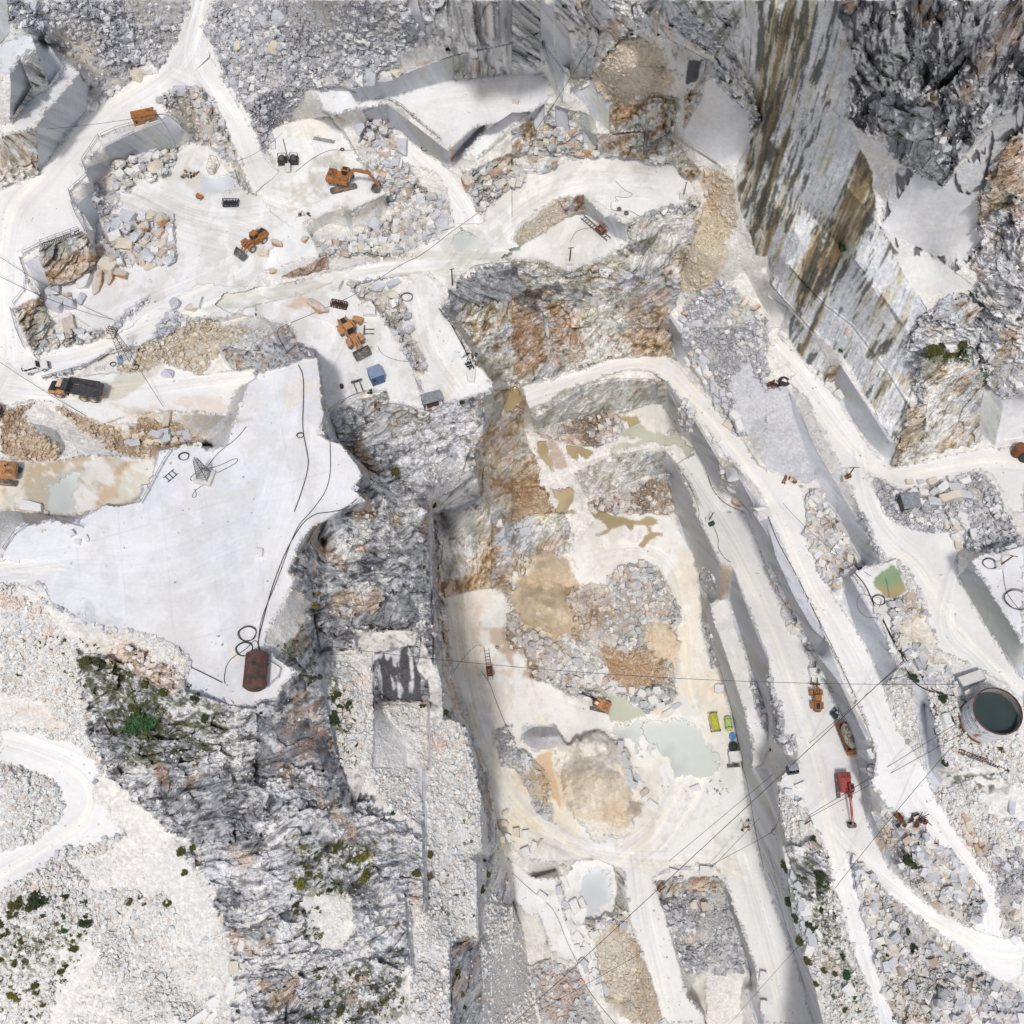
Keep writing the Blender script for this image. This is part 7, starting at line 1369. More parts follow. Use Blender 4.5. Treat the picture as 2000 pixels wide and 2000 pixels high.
# grey rack of hoses beside the mast
def coil(label, px, py, r, m='cable', turns=3, group='coiled hoses on the ground', dz=.1):
    t = thing('coiled_hose', label, 'hose', px, py, group=group, dz=dz); b = MB(); n = 26 * turns
    rr = random.Random(int(px * 7 + py))
    b.tube([(math.cos(k / 26 * 6.283) * r * (1 + .08 * math.sin(k * .7) + .05 * (k // 26)), math.sin(k / 26 * 6.283) * r * (.9 + .06 * (k // 26)), .05 + k * .004) for k in range(n)], .045, 5); b.build('coil', M[m], t)
for lab, x, y, r in (('black coil at the foot of the sawn alcove wall', 340, 296, .9),('round coil leaning at the base of the marble platform wall', 830, 293, .7),('coil on the white plateau in the long cleft', 587, 852, .55),('coil right of the tall lattice mast', 276, 686, .5),
 ('coil below the tall lattice mast', 265, 719, .7),('coil left of the pale blue compressor', 222, 713, .5),('large loop of hose above the brown steel tank', 484, 1239, 1.3),('loop of hose left of the brown tank, lower', 478, 1269, 1.2),
 ('coil beside the wire saw on the pit floor', 971, 1265, .35),('large loose coil on the white block at the right edge', 1985, 1172, 2.0),('coil at the foot of the rusty pole by the right edge', 1932, 1102, 1.1),('coil on the grey block below the water pool', 1716, 1173, 1.1),
 ('coil on a white block right of the red excavator', 1702, 1502, .9),('coil beside the loader on the ramp side', 1624, 1348, .6),('coil under the strip of grey wall by the shrubs', 1512, 1625, .6),('coil at the lip below the junction', 669, 294, .35),
 ('thin coil near the gully beside the terrace', 795, 582, 1.1),('thin coil of hose at the foot of the terrace gully', 822, 717, 1.2),('coil with a black clip on the left of the white plateau', 360, 893, .8)): coil(lab, x, y, r)
# lying hoses and ropes
def hose(label, pts, r=.07, m='cable', dz=.08, name='hose', group=None, jit=0):
    p = P(pts)[:, :2]; q = p
    for _ in range(2): q = np.vstack([q[:1]] + [np.array([.75 * q[i] + .25 * q[i + 1], .25 * q[i] + .75 * q[i + 1]]) for i in range(len(q) - 1)] + [q[-1:]])
    d = np.r_[0, np.cumsum(np.hypot(*np.diff(q, axis=0).T))]; n = max(4, int(d[-1] / 4))
    W = [gp(np.interp(s, d, q[:, 0]), np.interp(s, d, q[:, 1]), dz + r) for s in np.linspace(0, d[-1], n)]
    o = MB().tube([w - W[0] for w in W], r * .75, 5).build(name, M[m], loc=W[0]); tag(o, label, 'hose' if name == 'hose' else 'cable', group)
for a in (
 ('bundle of black hoses running down the edge of the white plateau','11:900,1700 700,1900 600,1932 12:400,20 250,240 130,540 60,800 10,1000 40,1070',.1),
 ('second black hose of the bundle down the plateau edge','11:560,1400 565,1730 420,1932 12:300,120 170,500 40,800 20,960',.08),
 ('black hose in the long cleft across the white plateau','11:320,825 360,900 360,1100 350,1300 380,1450 405,1580 340,1800 290,1932',.1),
 ('hose from the tall mast down to the black hoses of the plateau','01:1860,1290 1790,1380 1650,1480 1560,1600',.06),('looping hose beside the short lattice mast','01:1640,1640 1800,1560 1790,1520 1650,1590 1500,1620 1430,1680 1450,1700',.06),
 ('thin curled hose lying on the white plateau','01:1600,1700 1480,1760 1440,1830 1490,1820 1470,1760',.05),('hose curving left of the brown steel tank','12:30,1040 02:1932,950 1860,1040 1720,1120 1690,1250 1700,1300',.07),
 ('two dark rods lying at the left foot of the brown tank','02:1410,1160 1520,1210 1680,1290',.09),
 ('black hose from the junction past the terrace platform','20:0,1640 10:1932,1320 1700,1600 1500,1730 1250,1932 11:1100,60 760,290 540,390 330,480 180,540 150,580 240,740',.06),
 ('black hose along the right edge of the terrace','11:1380,400 1450,480 1500,570 1560,680 1620,800 1640,850',.12),('second hose on the right edge of the terrace','11:1400,440 1480,520 1560,650 1600,780',.08),
 ('hose along the lip above the centre rock face','21:0,40 80,45 200,60 290,95 300,130 240,160',.06),('hose around the white boulder pole','11:1530,170 1600,100 1700,60 1932,50',.05),
 ('thick hoses along the pit ramp ledge','21:1240,1590 1330,1700 1420,1932 22:1400,60 1440,100',.06),('long black hose at the foot of the middle wall','21:1350,1400 1450,1560 1500,1750 1580,1850 1640,1890 1740,1932',.1),
 ('black hose along the top of the long middle wall, upper part','22:1932,40 32:40,150 100,280 200,450 310,680 400,860',.09),('black hose along the top of the long middle wall, lower part','32:400,860 480,1010 560,1190 660,1400',.07),
 ('black hose on the ramp lip below the green box','22:1520,110 1560,200 1550,270 1600,350 1650,380',.07),
 ('thick black hose bundle from the green pool toward the water tank','32:650,460 740,560 800,720 900,880 960,1000 1040,1120 1120,1200 1200,1290 1240,1350 1320,1370',.13),('second black hose from the block toward the water tank','32:860,800 930,960 1010,1080 1040,1200 1130,1330 1350,1390 1500,1385',.15),
 ('hose looping over the grey block face','32:870,800 720,800 660,700 690,610 780,640 860,650 840,720',.06),('white pipe rising from the green pool','32:890,500 910,600 930,760 950,800',.14,'lightsteel'),
 ('thin cables on the white block at the right edge','32:1770,440 1790,600 1860,700 1932,780',.05),('black hoses at the foot of the pit wall','22:1560,1150 1650,1450 1700,1700 1740,1932 23:1780,120 1840,500 1900,760',.12),
 ('black hose down the grey strip below the cabin','33:0,790 80,970 130,1180 180,1310 250,1450 340,1610',.12),('tangled hose on the grey strip beside the shrubs','33:80,120 90,380 40,480 0,500',.1),
 ('hose on the upper pale floor, long loop','20:750,1530 740,1580 800,1600 900,1590 960,1640 1000,1630 1150,1590',.05),('tangle of thin hoses on the upper pale floor','20:780,1370 860,1450 920,1460 880,1500 760,1480 800,1520',.05),
 ('hose running to the wire saw on the pale floor','20:440,1830 480,1740 600,1720',.05),('hose down to the wire saw on the left pit floor','12:1480,1230 1540,1130 1660,1000 1700,1010',.05),('brown cable beside the left pit floor cleft','12:1700,1200 1770,1300 1800,1400 1880,1600 1932,1700',.09,'rustd'),
 ('thin hose looping on the loader platform','11:920,680 940,740 1050,790 1150,800',.05),('hose at the lip of the loader platform','11:640,1120 700,1060 830,1020',.08),('hose from the winch station to the platform lip','10:300,1300 420,1200 560,1130 650,1140 800,1130',.05),
 ('black hoses hanging down the sawn alcove wall','00:1190,870 1260,960 1340,1110 1310,1150',.07),('second hose hanging beside the alcove wall','00:1290,890 1400,980 1380,1080 1330,1140',.06),('hose down the marble ridge at the bottom','23:0,790 150,930 270,1020 340,1110 420,1330 500,1480',.06),
 ('thin hose on the bottom left marble bench','23:560,1650 650,1780 780,1932',.07),('hose across the pale left benches','13:1932,1500 1932,1520',.05)):
    if a[0].startswith('hose across'): continue
    hose(*a)
# overhead cables
def cable(label, A, B, sag=2, r=.045, m='cable'):
    a, b = [gp(x, y, h) for x, y, h in (A, B)]; n = 24
    o = MB().tube([(b - a) * (k / n) - Vector((0, 0, sag * 4 * (k / n) * (1 - k / n))) for k in range(n + 1)], r, 4).build('overhead_cable', M[m], loc=a); tag(o, label, 'cable', 'overhead cables')
for a in (('long cable over the pit from the left benches to the loader ramp', (650, 1285, 6), (1860, 1350, 4), 6),('cable from the tall lattice mast to the left edge', (238, 655, 5), (-10, 552, 4), 2),('lower cable from the tall lattice mast to the left edge', (238, 655, 5), (-10, 510, 4), 2),
 ('cable crossing the dusty road left of the dump truck', (-10, 712, 4), (170, 815, .5), 1),('cable from the mast to the upright stone', (270, 720, 4), (322, 800, 1), .5),('cable across the upper left road', (-10, 305, 6), (335, 226, 1), 1),
 ('cable from the winch mast to the thin pole by the pool', (560, 296, 5), (468, 352, 5), 1),('cable slanting down the bench corner above the pale floor', (1180, 80, 5), (1040, 270, 1), 1),('cable over the right ramps to the quarry block', (1520, 1000, 4), (1700, 1130, 1), 2),
 ('long black cable slanting from the tank yard down to the pit mouth', (1755, 1300, 3), (1000, 2003, 10), 4, .06),('cable from the grey block to the ramp below', (1760, 1300, 3), (1300, 1690, 6), 4),('cable over the island of rubble', (1830, 1480, 6), (1620, 1740, 4), 2),
 ('upper cable from the poles to the tank yard', (1570, 1600, 3), (1860, 1420, 4), 2),('lower cable from the poles to the tank yard', (1570, 1604, 3), (1870, 1440, 4), 2),('cable from the pit wall to the round stone', (1470, 1610, 8), (1385, 1700, 2), 1),
 ('thin cable from the bottom pool to the pit wall', (1490, 1640, 8), (1390, 1690, 2), 1),('cable over the bottom bench', (1240, 1870, 8), (1000, 2005, 6), 2),('cable at the lower right of the pit mouth', (1560, 1840, 4), (1415, 2005, 4), 1)): cable(*a)
print('gear', round(time.time() - T0, 1))
# ---------------------------------------------------------------- boulders: twelve shapes, four stones, every boulder its own object
SM = {'white': mat('white_marble', (.78, .78, .77), .8, 0, .08, 1.2, .3, rust=(.60, .60, .60), rust_amt=.42, rscale=1.5), 'grey': mat('grey_marble', (.56, .58, .62), .8, 0, .15, 1.5, .35, rust=(.70, .70, .71), rust_amt=.4, rscale=1.3),
      'rusty': mat('rust_stained_marble', (.60, .56, .50), .85, 0, .15, 1.5, .4, rust=(.42, .24, .13), rust_amt=.48, rscale=.8), 'cream': mat('cream_marble', (.70, .64, .53), .85, 0, .12, 1.5, .35, rust=(.52, .40, .26), rust_amt=.4, rscale=1.1)}
SHAPES = {}
def rock_mesh(seed, boxy):
    r = random.Random(seed); bm = bmesh.new()
    if boxy:
        for sx in (-1, 1):
            for sy in (-1, 1):
                for sz in (-1, 1):
                    for _ in range(2): bm.verts.new((sx * (.52 - r.random() * .26), sy * (.52 - r.random() * .26), sz * (.5 - r.random() * .16)))
    else:
        for _ in range(15):
            v = Vector((r.uniform(-1, 1), r.uniform(-1, 1), r.uniform(-1, 1))); v.normalize(); v *= r.uniform(.42, .6); bm.verts.new(v)
    res = bmesh.ops.convex_hull(bm, input=bm.verts)
    bmesh.ops.delete(bm, geom=[g for g in res['geom_interior'] if isinstance(g, bmesh.types.BMVert)], context='VERTS')
    bmesh.ops.dissolve_limit(bm, angle_limit=R(14), verts=bm.verts, edges=bm.edges)
    bmesh.ops.bevel(bm, geom=list(bm.edges), offset=.025, segments=1, affect='EDGES', clamp_overlap=True)
    bmesh.ops.triangulate(bm, faces=bm.faces)
    bmesh.ops.subdivide_edges(bm, edges=[e for e in bm.edges if e.calc_length() > .3], cuts=1)
    for v in bm.verts: v.co += Vector((r.uniform(-1, 1), r.uniform(-1, 1), r.uniform(-1, 1))) * .018
    bmesh.ops.triangulate(bm, faces=bm.faces)
    bmesh.ops.recalc_face_normals(bm, faces=bm.faces)
    me = bpy.data.meshes.new('boulder'); bm.to_mesh(me); bm.free(); return me
for b_ in (0, 1):
    for k in range(7):
        base = rock_mesh(100 * b_ + k, b_)
        for st_, mm in SM.items():
            me = base.copy(); me.materials.append(mm); SHAPES[(b_, k, st_)] = me
NB = [0]; EXTRA = []
def boulder(px, py, L, W, H, ang, stone, label, group=None, boxy=1, tilt=.12, sink=.12, cat='boulder', name='boulder'):
    """L, W in photo units along and across the direction ang (degrees, photo)"""
    k = NB[0]; NB[0] += 1
    r = random.Random(k * 13 + 5)
    if boxy == 1 and group is None and stone in ('cream', 'rusty', 'grey') and r.random() < .5: boxy = 0; L *= 1.1; W *= 1.15
    p = gp(px, py); z = p.z
    dep = (HC - z) / -ray(px, py)[2] / FPX
    # foreshortening of ground distances up the picture
    f = -ray(px, py)[2]
    a = R(ang); dx, dy = math.cos(a), math.sin(a)
    A = unproj(px + dx, py + dy, z); B = unproj(px, py, z); C_ = unproj(px - dy, py + dx, z)
    sl = math.hypot(A[0] - B[0], A[1] - B[1]); sw = math.hypot(C_[0] - B[0], C_[1] - B[1])
    l, w = L * sl, W * sw * .82
    h = H if H else min(l, w) * r.uniform(.6, .9)
    if k >= 296:
        me = SHAPES[(boxy, r.randrange(7), 'white')]; n = len(me.vertices); co = np.empty(n * 3, np.float32); me.vertices.foreach_get('co', co); co = co.reshape(-1, 3) * np.array((l, w, h), np.float32)
        a_ = math.atan2(A[1] - B[1], A[0] - B[0]); ca, sa = math.cos(a_), math.sin(a_); co = np.stack([co[:, 0] * ca - co[:, 1] * sa, co[:, 0] * sa + co[:, 1] * ca, co[:, 2]], -1) + np.array(p + Vector((0, 0, h * (.5 - sink))), np.float32)
        f_ = np.array([q.vertices[:] for q in me.polygons]); EXTRA.append((co, f_, {'white': (.76, .76, .75), 'grey': (.56, .58, .61), 'cream': (.70, .64, .54), 'rusty': (.55, .42, .32)}[stone])); return
    o = bpy.data.objects.new(name, SHAPES[(boxy, r.randrange(7), stone)]); COL.objects.link(o)
    o.scale = (l, w, h); o.location = p + Vector((0, 0, h * (.5 - sink)))
    o.rotation_euler = (r.uniform(-tilt, tilt), r.uniform(-tilt, tilt), math.atan2(A[1] - B[1], A[0] - B[0]))
    return tag(o, label, cat, group)
def TL(c, r, x, y): k = 500 / 1932; return c * 500 + x * k, r * 500 + y * k
# hand placed: tile, x, y, length, width (enlarged units), angle, stone, label
HB = [
 # the great pile
 ('00',970,1655,120,100,15,'grey','grey block at the top of the great boulder pile'),('00',1055,1630,80,80,20,'white','pale block at the top of the great boulder pile, right of the large grey one'),('00',1140,1645,110,90,-20,'cream','cream block with a grey side at the top right of the great pile'),
 ('00',1225,1665,100,110,-10,'rusty','rust brown block at the upper right of the great pile'),('00',835,1725,75,80,10,'grey','small grey boulder at the left of the great pile'),('00',893,1705,80,95,5,'grey','upright pale grey block second from the left of the great pile'),
 ('00',985,1740,100,85,5,'grey','smooth grey block in the middle of the great pile'),('00',1090,1725,110,80,10,'rusty','reddish block in the middle of the great pile'),('00',1215,1770,90,80,-30,'rusty','tan and rust boulder inside the right of the great pile'),
 ('00',1290,1755,165,55,85,'white','tall narrow white slab closing the great pile on the right'),('00',885,1800,130,90,-25,'white','wide pale boulder at the left front of the great pile'),('00',1040,1800,90,75,10,'grey','grey boulder below the smooth block of the great pile'),
 ('00',1110,1820,110,60,-55,'cream','leaning cream block in the lower middle of the great pile'),('00',960,1860,140,100,10,'cream','broad cream boulder low in the great pile'),('00',1150,1860,100,60,-40,'grey','grey wedge low in the great pile'),
 ('00',1230,1855,90,90,10,'cream','tan faced block at the lower right of the great pile'),('01',1070,30,150,75,85,'rusty','dark red-brown slab at the foot of the great pile'),('01',1130,15,110,90,30,'grey','grey boulder beside the red-brown slab at the foot of the pile'),
 ('01',1270,40,110,100,20,'grey','pale blue-grey triangular boulder on the right foot of the pile'),('01',1145,70,150,55,-25,'cream','flat cream slab in front of the great pile'),('01',825,85,140,120,20,'cream','large cream boulder under the orange face'),('01',925,50,60,60,0,'cream','small cream boulder between the large one and the pile'),
 ('01',650,190,150,95,-62,'white','clean white oblong block with an orange end'),('01',745,200,170,85,-75,'rusty','pointed block, white and brown, right of the clean oblong block'),('01',835,175,90,75,-80,'rusty','small brown block right of the pointed one'),('01',920,140,110,65,20,'rusty','flat brown boulder under the great pile'),
 ('01',410,275,130,90,-20,'grey','grey boulder deep in the left niche'),('01',430,370,130,110,20,'grey','large grey boulder in front of the niche'),('01',535,370,90,85,-10,'grey','grey boulder second in the row by the niche'),('01',615,330,110,65,-70,'grey','tall grey boulder ending the row by the niche'),('01',510,305,80,60,-30,'rusty','brown boulder behind the row by the niche'),
 ('01',515,540,170,75,80,'rusty','standing brown slab split in two by the road'),('01',545,500,110,70,80,'rusty','brown triangular rock above the standing slab'),('01',600,575,120,65,35,'grey','grey slab leaning right of the standing brown slab'),('01',388,575,55,70,0,'cream','small pale stone left of the standing slab'),
 ('01',1330,365,90,75,-30,'grey','grey block on the ramp tip beside the road'),('01',1270,450,60,60,0,'grey','lump of grey rock on the ramp'),('01',1490,355,110,80,-70,'white','white block with a brown shelf right of the road'),('01',1450,395,130,60,-8,'cream','flat brown topped slab right of the road'),
 ('01',1275,890,60,110,-65,'grey','upright grey slab alone on the pale floor below the mast'),('01',1270,1225,60,150,0,'rusty','upright brown stone with a white tip tied to a cable'),('01',250,1890,190,90,12,'white','white capped brown boulder standing in the brown water'),
 # near the upper parts
 ('00',1040,575,90,85,10,'cream','cream boulder, largest of the row above the haul road'),('00',1120,535,85,60,20,'white','flat white boulder second from the right in the row above the haul road'),('00',1178,530,60,50,0,'white','small white boulder at the right end of the row above the haul road'),
 ('00',893,670,55,45,20,'white','small white block in the row beside the haul road'),('00',832,705,50,45,20,'white','small grey-white block in the row beside the haul road'),('00',783,752,50,60,0,'white','upright white block in the row beside the haul road'),('00',715,808,60,60,0,'white','lowest white block of the row beside the haul road'),
 ('00',1365,690,110,60,-3,'grey','grey oblong block inside the road fork'),('00',975,275,80,55,20,'grey','grey block on the dark scree left of the upper road'),('00',985,350,80,35,5,'white','white slab on the dark scree left of the upper road'),('00',315,210,65,60,0,'grey','grey block on the dark scree at the top left'),('00',265,60,50,60,0,'grey','grey stone at the very top left scree'),
 ('00',910,1255,85,75,-20,'cream','cream boulder below the sawn alcove'),('00',915,1330,70,70,-30,'white','white boulder among the blocks below the alcove'),('00',1190,1290,150,110,-25,'cream','broad flat boulder with rough top below the long alcove wall'),('00',985,1310,70,60,20,'white','white block right of the white boulder below the alcove'),('00',1050,1280,60,90,60,'white','leaning white block below the alcove'),
 ('00',885,1420,60,55,0,'grey','grey stone at the bottom of the blocks below the alcove'),('00',935,1430,40,60,0,'white','thin white stone at the bottom of the blocks below the alcove'),('00',1710,285,60,70,20,'grey','pale boulder on the slope right of the upper road'),('00',1800,350,55,80,0,'cream','rounded pale boulder beside the white patch upper right of the fork'),
 ('10',190,155,110,90,0,'grey','large grey cube on the upper scree'),('10',60,160,90,80,30,'grey','flat grey boulder left of the large cube on the upper scree'),('10',150,370,80,80,20,'cream','pale round boulder on the upper scree'),('10',445,605,40,50,0,'white','small white block near the end of the sawn wall'),('10',475,640,55,45,-10,'white','white block left of the sawn wall'),
 ('10',780,600,75,105,0,'white','first block of the row behind the sawn wall'),('10',872,590,90,110,0,'grey','second block of the row behind the sawn wall, layered'),('10',972,575,90,95,-20,'white','third block of the row behind the sawn wall'),('10',1060,555,90,80,-10,'cream','fourth block of the row behind the sawn wall'),
 ('10',650,905,110,70,20,'cream','white topped block on the lip of the excavator platform'),('10',785,930,75,180,0,'grey','tall split rock standing free by the platform lip'),('10',1100,1110,90,130,0,'grey','big upright white-grey rock by the curved track'),('10',1080,1245,55,70,0,'white','small white rock below the big upright one'),
 ('10',1245,1500,80,100,0,'grey','square white block standing among the rubble'),('10',1180,1440,60,90,0,'grey','grey rock left of the square white block'),('10',1410,1700,110,110,20,'grey','big round blue-white boulder beside the junction'),('10',1250,1620,75,55,0,'white','white boulder in the middle of the rubble'),('10',1340,1640,70,60,40,'grey','grey boulder in the rubble right of the white one'),('10',900,1700,110,100,-20,'grey','large grey boulder under the platform corner'),
 ('10',160,1840,90,50,25,'rusty','brown slab at the rear of the rusty loader'),('10',100,1870,90,45,-25,'white','white slab at the rear of the rusty loader'),('10',50,1910,100,60,0,'cream','cream stone by the front wheel of the rusty loader'),('10',375,1815,60,50,0,'rusty','brown stone near the edge right of the loader'),
 ('10',1750,1395,80,60,10,'white','white slab in the rubble below the marble slab'),('10',1840,1400,90,65,-10,'cream','cream slab in the rubble below the marble slab'),('10',1600,1380,90,110,60,'rusty','brown triangular block at the foot of the marble slab'),('10',1890,1290,90,60,-20,'rusty','brown block in the rubble below the marble slab'),
 ('20',75,1230,120,50,-15,'white','long white slab in the rubble of the pale floor'),('20',120,1285,90,50,5,'white','white rounded slab in front of the rubble on the pale floor'),('20',300,1225,110,50,-5,'rusty','brown topped white slab in front of the rubble'),('20',240,1180,90,60,-20,'rusty','brown boulder behind the brown topped slab'),
 ('20',340,1110,45,90,-10,'cream','upright cream stone at the back of the pale floor'),('20',390,1095,45,80,0,'grey','upright grey stone at the back of the pale floor'),('20',465,1100,70,70,10,'cream','cream boulder at the back of the pale floor'),('20',510,1170,100,35,5,'rusty','flat brown slab at the back of the pale floor'),('20',580,1145,100,80,20,'rusty','brown rounded boulder at the back of the pale floor'),
 ('20',1060,1205,70,55,-10,'grey','grey block in the small pile right of the pale floor'),('20',1130,1200,60,60,30,'white','white block in the small pile right of the pale floor'),('20',0,950,1,1,0,'white',''),('20',25,770,60,30,10,'cream','small wooden coloured slab on the marble platform'),('20',950,730,45,40,20,'white','white stone on the sandy cone'),
 # terraces
 ('11',460,380,190,90,38,'rusty','long marble block with a brown top on the loader platform'),('11',615,225,85,75,-60,'white','white stepped block at the upper corner of the loader platform'),('11',860,430,110,70,0,'white','low white block on the right edge of the loader platform'),('11',1040,300,110,60,20,'cream','cream boulder above the gully beside the terrace'),('11',1085,355,70,45,15,'grey','grey stone below the cream boulder of the gully'),
 ('11',820,265,130,60,-25,'grey','grey ledge block below the wet road'),('11',930,240,110,60,-20,'grey','second grey ledge block below the wet road'),('11',1040,210,110,50,-20,'grey','third grey ledge block below the wet road'),('11',290,650,60,60,0,'rusty','brown cube at the lip left of the loader platform'),('11',130,115,55,50,0,'rusty','small brown boulder right of the rusty loader floor'),('11',1620,910,70,100,0,'white','white block on the corner of the terrace'),
 ('01',30,0,1,1,0,'white',''),('02',545,165,60,60,-30,'white','pale slab, left one of three on the white plateau'),('02',585,225,60,50,10,'white','pale slab, lowest of three on the white plateau'),('02',655,195,40,70,-25,'white','thin upright slab, right one of three on the white plateau'),('02',330,140,35,22,-20,'cream','tiny orange and white stone on the left of the plateau'),('12',25,305,70,80,0,'white','white block of machine parts alone on the plateau'),
 ('02',1575,1430,1,1,0,'white',''),('02',580,1555,60,85,-20,'grey','rounded grey boulder above the lower left road'),('02',405,1640,40,70,10,'cream','small cream boulder beside the lower left road'),('02',240,600,90,35,25,'white','white slab at the left edge of the plateau rubble'),
 ('21',1870,200,1,1,0,'white',''),('21',1550,270,60,60,0,'rusty','square pink-brown block on the sandy slope'),('21',1300,440,60,50,10,'rusty','brown boulder at the head of the slab wall'),('21',1385,520,110,50,5,'grey','pale grey cap block beside the slab wall'),('21',1290,480,70,60,40,'grey','grey tilted slab at the head of the wall'),('21',1690,440,60,40,20,'cream','cream stone in the gravel'),('21',1760,350,100,40,-50,'cream','long cream stone in the gravel'),('21',1840,390,90,40,-30,'rusty','brown stone in the gravel'),
 ('21',1660,1640,130,190,5,'grey','massive pale grey rock at the gap of the middle wall'),('21',1700,1860,100,80,40,'rusty','brown and white boulder on the ramp at the gap of the wall'),('21',1540,1390,60,55,30,'white','white block on the ledge of the middle wall'),('21',1100,940,60,30,0,'rusty','pinkish slab above the pit wall'),
 ('31',115,600,90,60,45,'white','square white block at the foot of the streaked wall'),('31',455,970,75,65,20,'white','white round boulder at the foot of the brown notch'),('31',540,1050,95,75,55,'white','large white boulder below the brown notch'),('31',1480,1700,90,60,-20,'white','white block in the rubble of the road island'),
 ('32',1205,1095,60,50,0,'white','small white cube between the block and the tank yard'),('32',1320,1175,95,65,10,'white','larger white block between the block and the tank yard'),('32',335,1205,70,80,-5,'white','white block held on the forks of the loader'),('32',1330,1560,75,110,-5,'white','white upright block left of the great tank'),('32',790,1810,90,100,-20,'white','white block carrying a black tyre'),('32',160,1790,100,110,0,'white','white block at the corner above the green skip'),
 ('33',255,265,60,90,-40,'white','white stone with a rust brown edge near the crossarm pole'),('33',240,130,90,60,-20,'white','white slab below the green skip'),('33',150,180,80,60,10,'white','white slab left of the one below the skip'),('33',960,1275,80,90,50,'grey','large grey block on the lower rubble triangle'),('33',1030,1540,70,30,35,'white','white stone in the lower rubble triangle'),('33',1070,1605,35,35,0,'rusty','small rust boulder in the lower rubble triangle'),
 ('33',600,1665,90,120,-40,'white','white square boulder on the shrub strip'),('33',380,1245,80,40,60,'white','white slab on the shrub strip'),('33',270,1070,90,90,0,'white','large white boulder in the shrub strip'),('33',1850,1290,80,60,50,'white','white boulder by the right bend of the road'),('33',1865,1100,90,100,30,'cream','cream boulder at the right edge by the hairpin'),('33',1870,1030,80,60,20,'white','white boulder above the cream one by the hairpin'),
 ('33',1830,280,60,150,15,'grey','tall grey slab in the rubble right of the road'),('33',1900,430,90,60,30,'grey','grey slab at the right edge'),('33',1710,700,70,60,0,'grey','round grey-white boulder in the orange rubble'),('33',1400,860,50,60,0,'white','white stone on the rubble island'),('33',1900,1880,90,110,10,'white','blue-white rock at the bottom right corner'),('33',1640,1850,120,70,10,'white','low white boulder at the bottom right'),
 ('33',1400,1560,110,70,-10,'white','first of the marble blocks below the wide bend'),('33',1430,1610,80,60,40,'white','second of the marble blocks below the wide bend'),('33',1450,1670,80,70,0,'grey','third of the marble blocks below the wide bend'),('33',1550,1750,90,90,40,'grey','fourth of the marble blocks below the wide bend'),('33',1370,1500,90,60,50,'grey','grey block at the head of the blocks below the wide bend'),
 # bottom
 ('23',470,1035,130,90,65,'white','big white block standing in the small bottom pool'),('23',525,1010,90,60,65,'white','smaller white block leaning on the big one in the bottom pool'),('23',400,860,130,50,65,'white','long white beam of stone at the pool edge'),('23',790,1125,60,60,0,'cream','cream stone at the lower right of the small pool'),('23',670,1180,100,60,-15,'white','white block under the small pool'),('23',620,1250,90,70,-20,'white','second white block under the small pool'),
 ('23',230,960,110,60,40,'white','white slab on the bottom left bench'),('23',1220,780,90,60,15,'white','white boulder at the head of the rubble trench'),('23',1310,755,90,40,5,'grey','grey slab at the head of the rubble trench'),('23',1460,775,110,90,10,'white','large rounded stone at the head of the rubble trench'),('23',1450,1040,70,90,5,'rusty','square orange faced block in the rubble trench'),('23',1370,1030,60,80,5,'cream','cream block beside the orange one in the trench'),('23',1400,880,90,60,0,'rusty','orange slab at the top wall of the trench'),
 ('23',1380,150,80,60,-20,'white','white slab alone on the open pit floor'),('23',1890,1560,60,90,20,'white','white stone at the foot of the inclined wall'),('23',1895,1780,60,110,15,'white','white arched slab near the bottom edge'),('23',1000,180,70,60,-40,'rusty','dark red stone at the right of the gravel heap'),('23',1060,270,90,50,40,'white','white slab right of the gravel heap'),('23',1000,220,70,40,-45,'white','white slab beside the dark red stone'),
 ('23',30,480,60,90,0,'cream','cream block at the left foot of the pit'),('23',100,500,55,100,0,'white','tall white block at the left foot of the pit'),('23',100,630,70,90,-20,'white','white block above the dark hollow'),('23',165,580,50,90,10,'white','white block of a pair at the left foot of the pit'),('23',210,570,50,90,20,'cream','cream block of a pair at the left foot of the pit'),('23',1190,1370,30,30,0,'rusty',''),
 ('13',1860,420,80,80,0,'cream','cream boulder at the base of the thin cliff'),('13',1850,540,70,60,0,'cream','stone below the cream boulder at the base of the cliff'),('13',1900,520,60,80,20,'white','white stone at the base of the thin cliff'),('13',1880,330,60,50,-40,'cream','upper stone at the base of the thin cliff'),
 ('03',1760,1640,150,100,-70,'white','long white block, uppermost of the bottom row'),('03',1620,1760,110,100,-30,'white','square white block in the middle of the bottom row'),('03',1500,1880,190,70,-35,'white','long narrow white block at the bottom edge'),('03',1830,1720,90,60,-40,'white','flat white stone right of the bottom row'),('03',1770,1490,90,110,-10,'cream','cream block above the bottom row'),('03',1830,1330,60,120,10,'white','upright white block at the top of the bottom row'),('03',1750,1720,90,40,-40,'white','thin white slab between the bottom row blocks'),('03',1620,1860,130,60,-40,'white','lower white slab behind the long block'),
 # pit
 ('22',300,1175,85,55,5,'white','square white block in the brown earth of the pit'),('22',470,1080,90,40,-20,'grey','grey slab in the middle of the pit rubble'),('22',820,1340,90,50,0,'white','flat white slab beside the green-grey pool'),('22',800,490,90,60,-5,'cream','tan block at the left of the grey heap'),('22',1560,1330,90,80,0,'white','white boulder at the foot of the pit wall'),
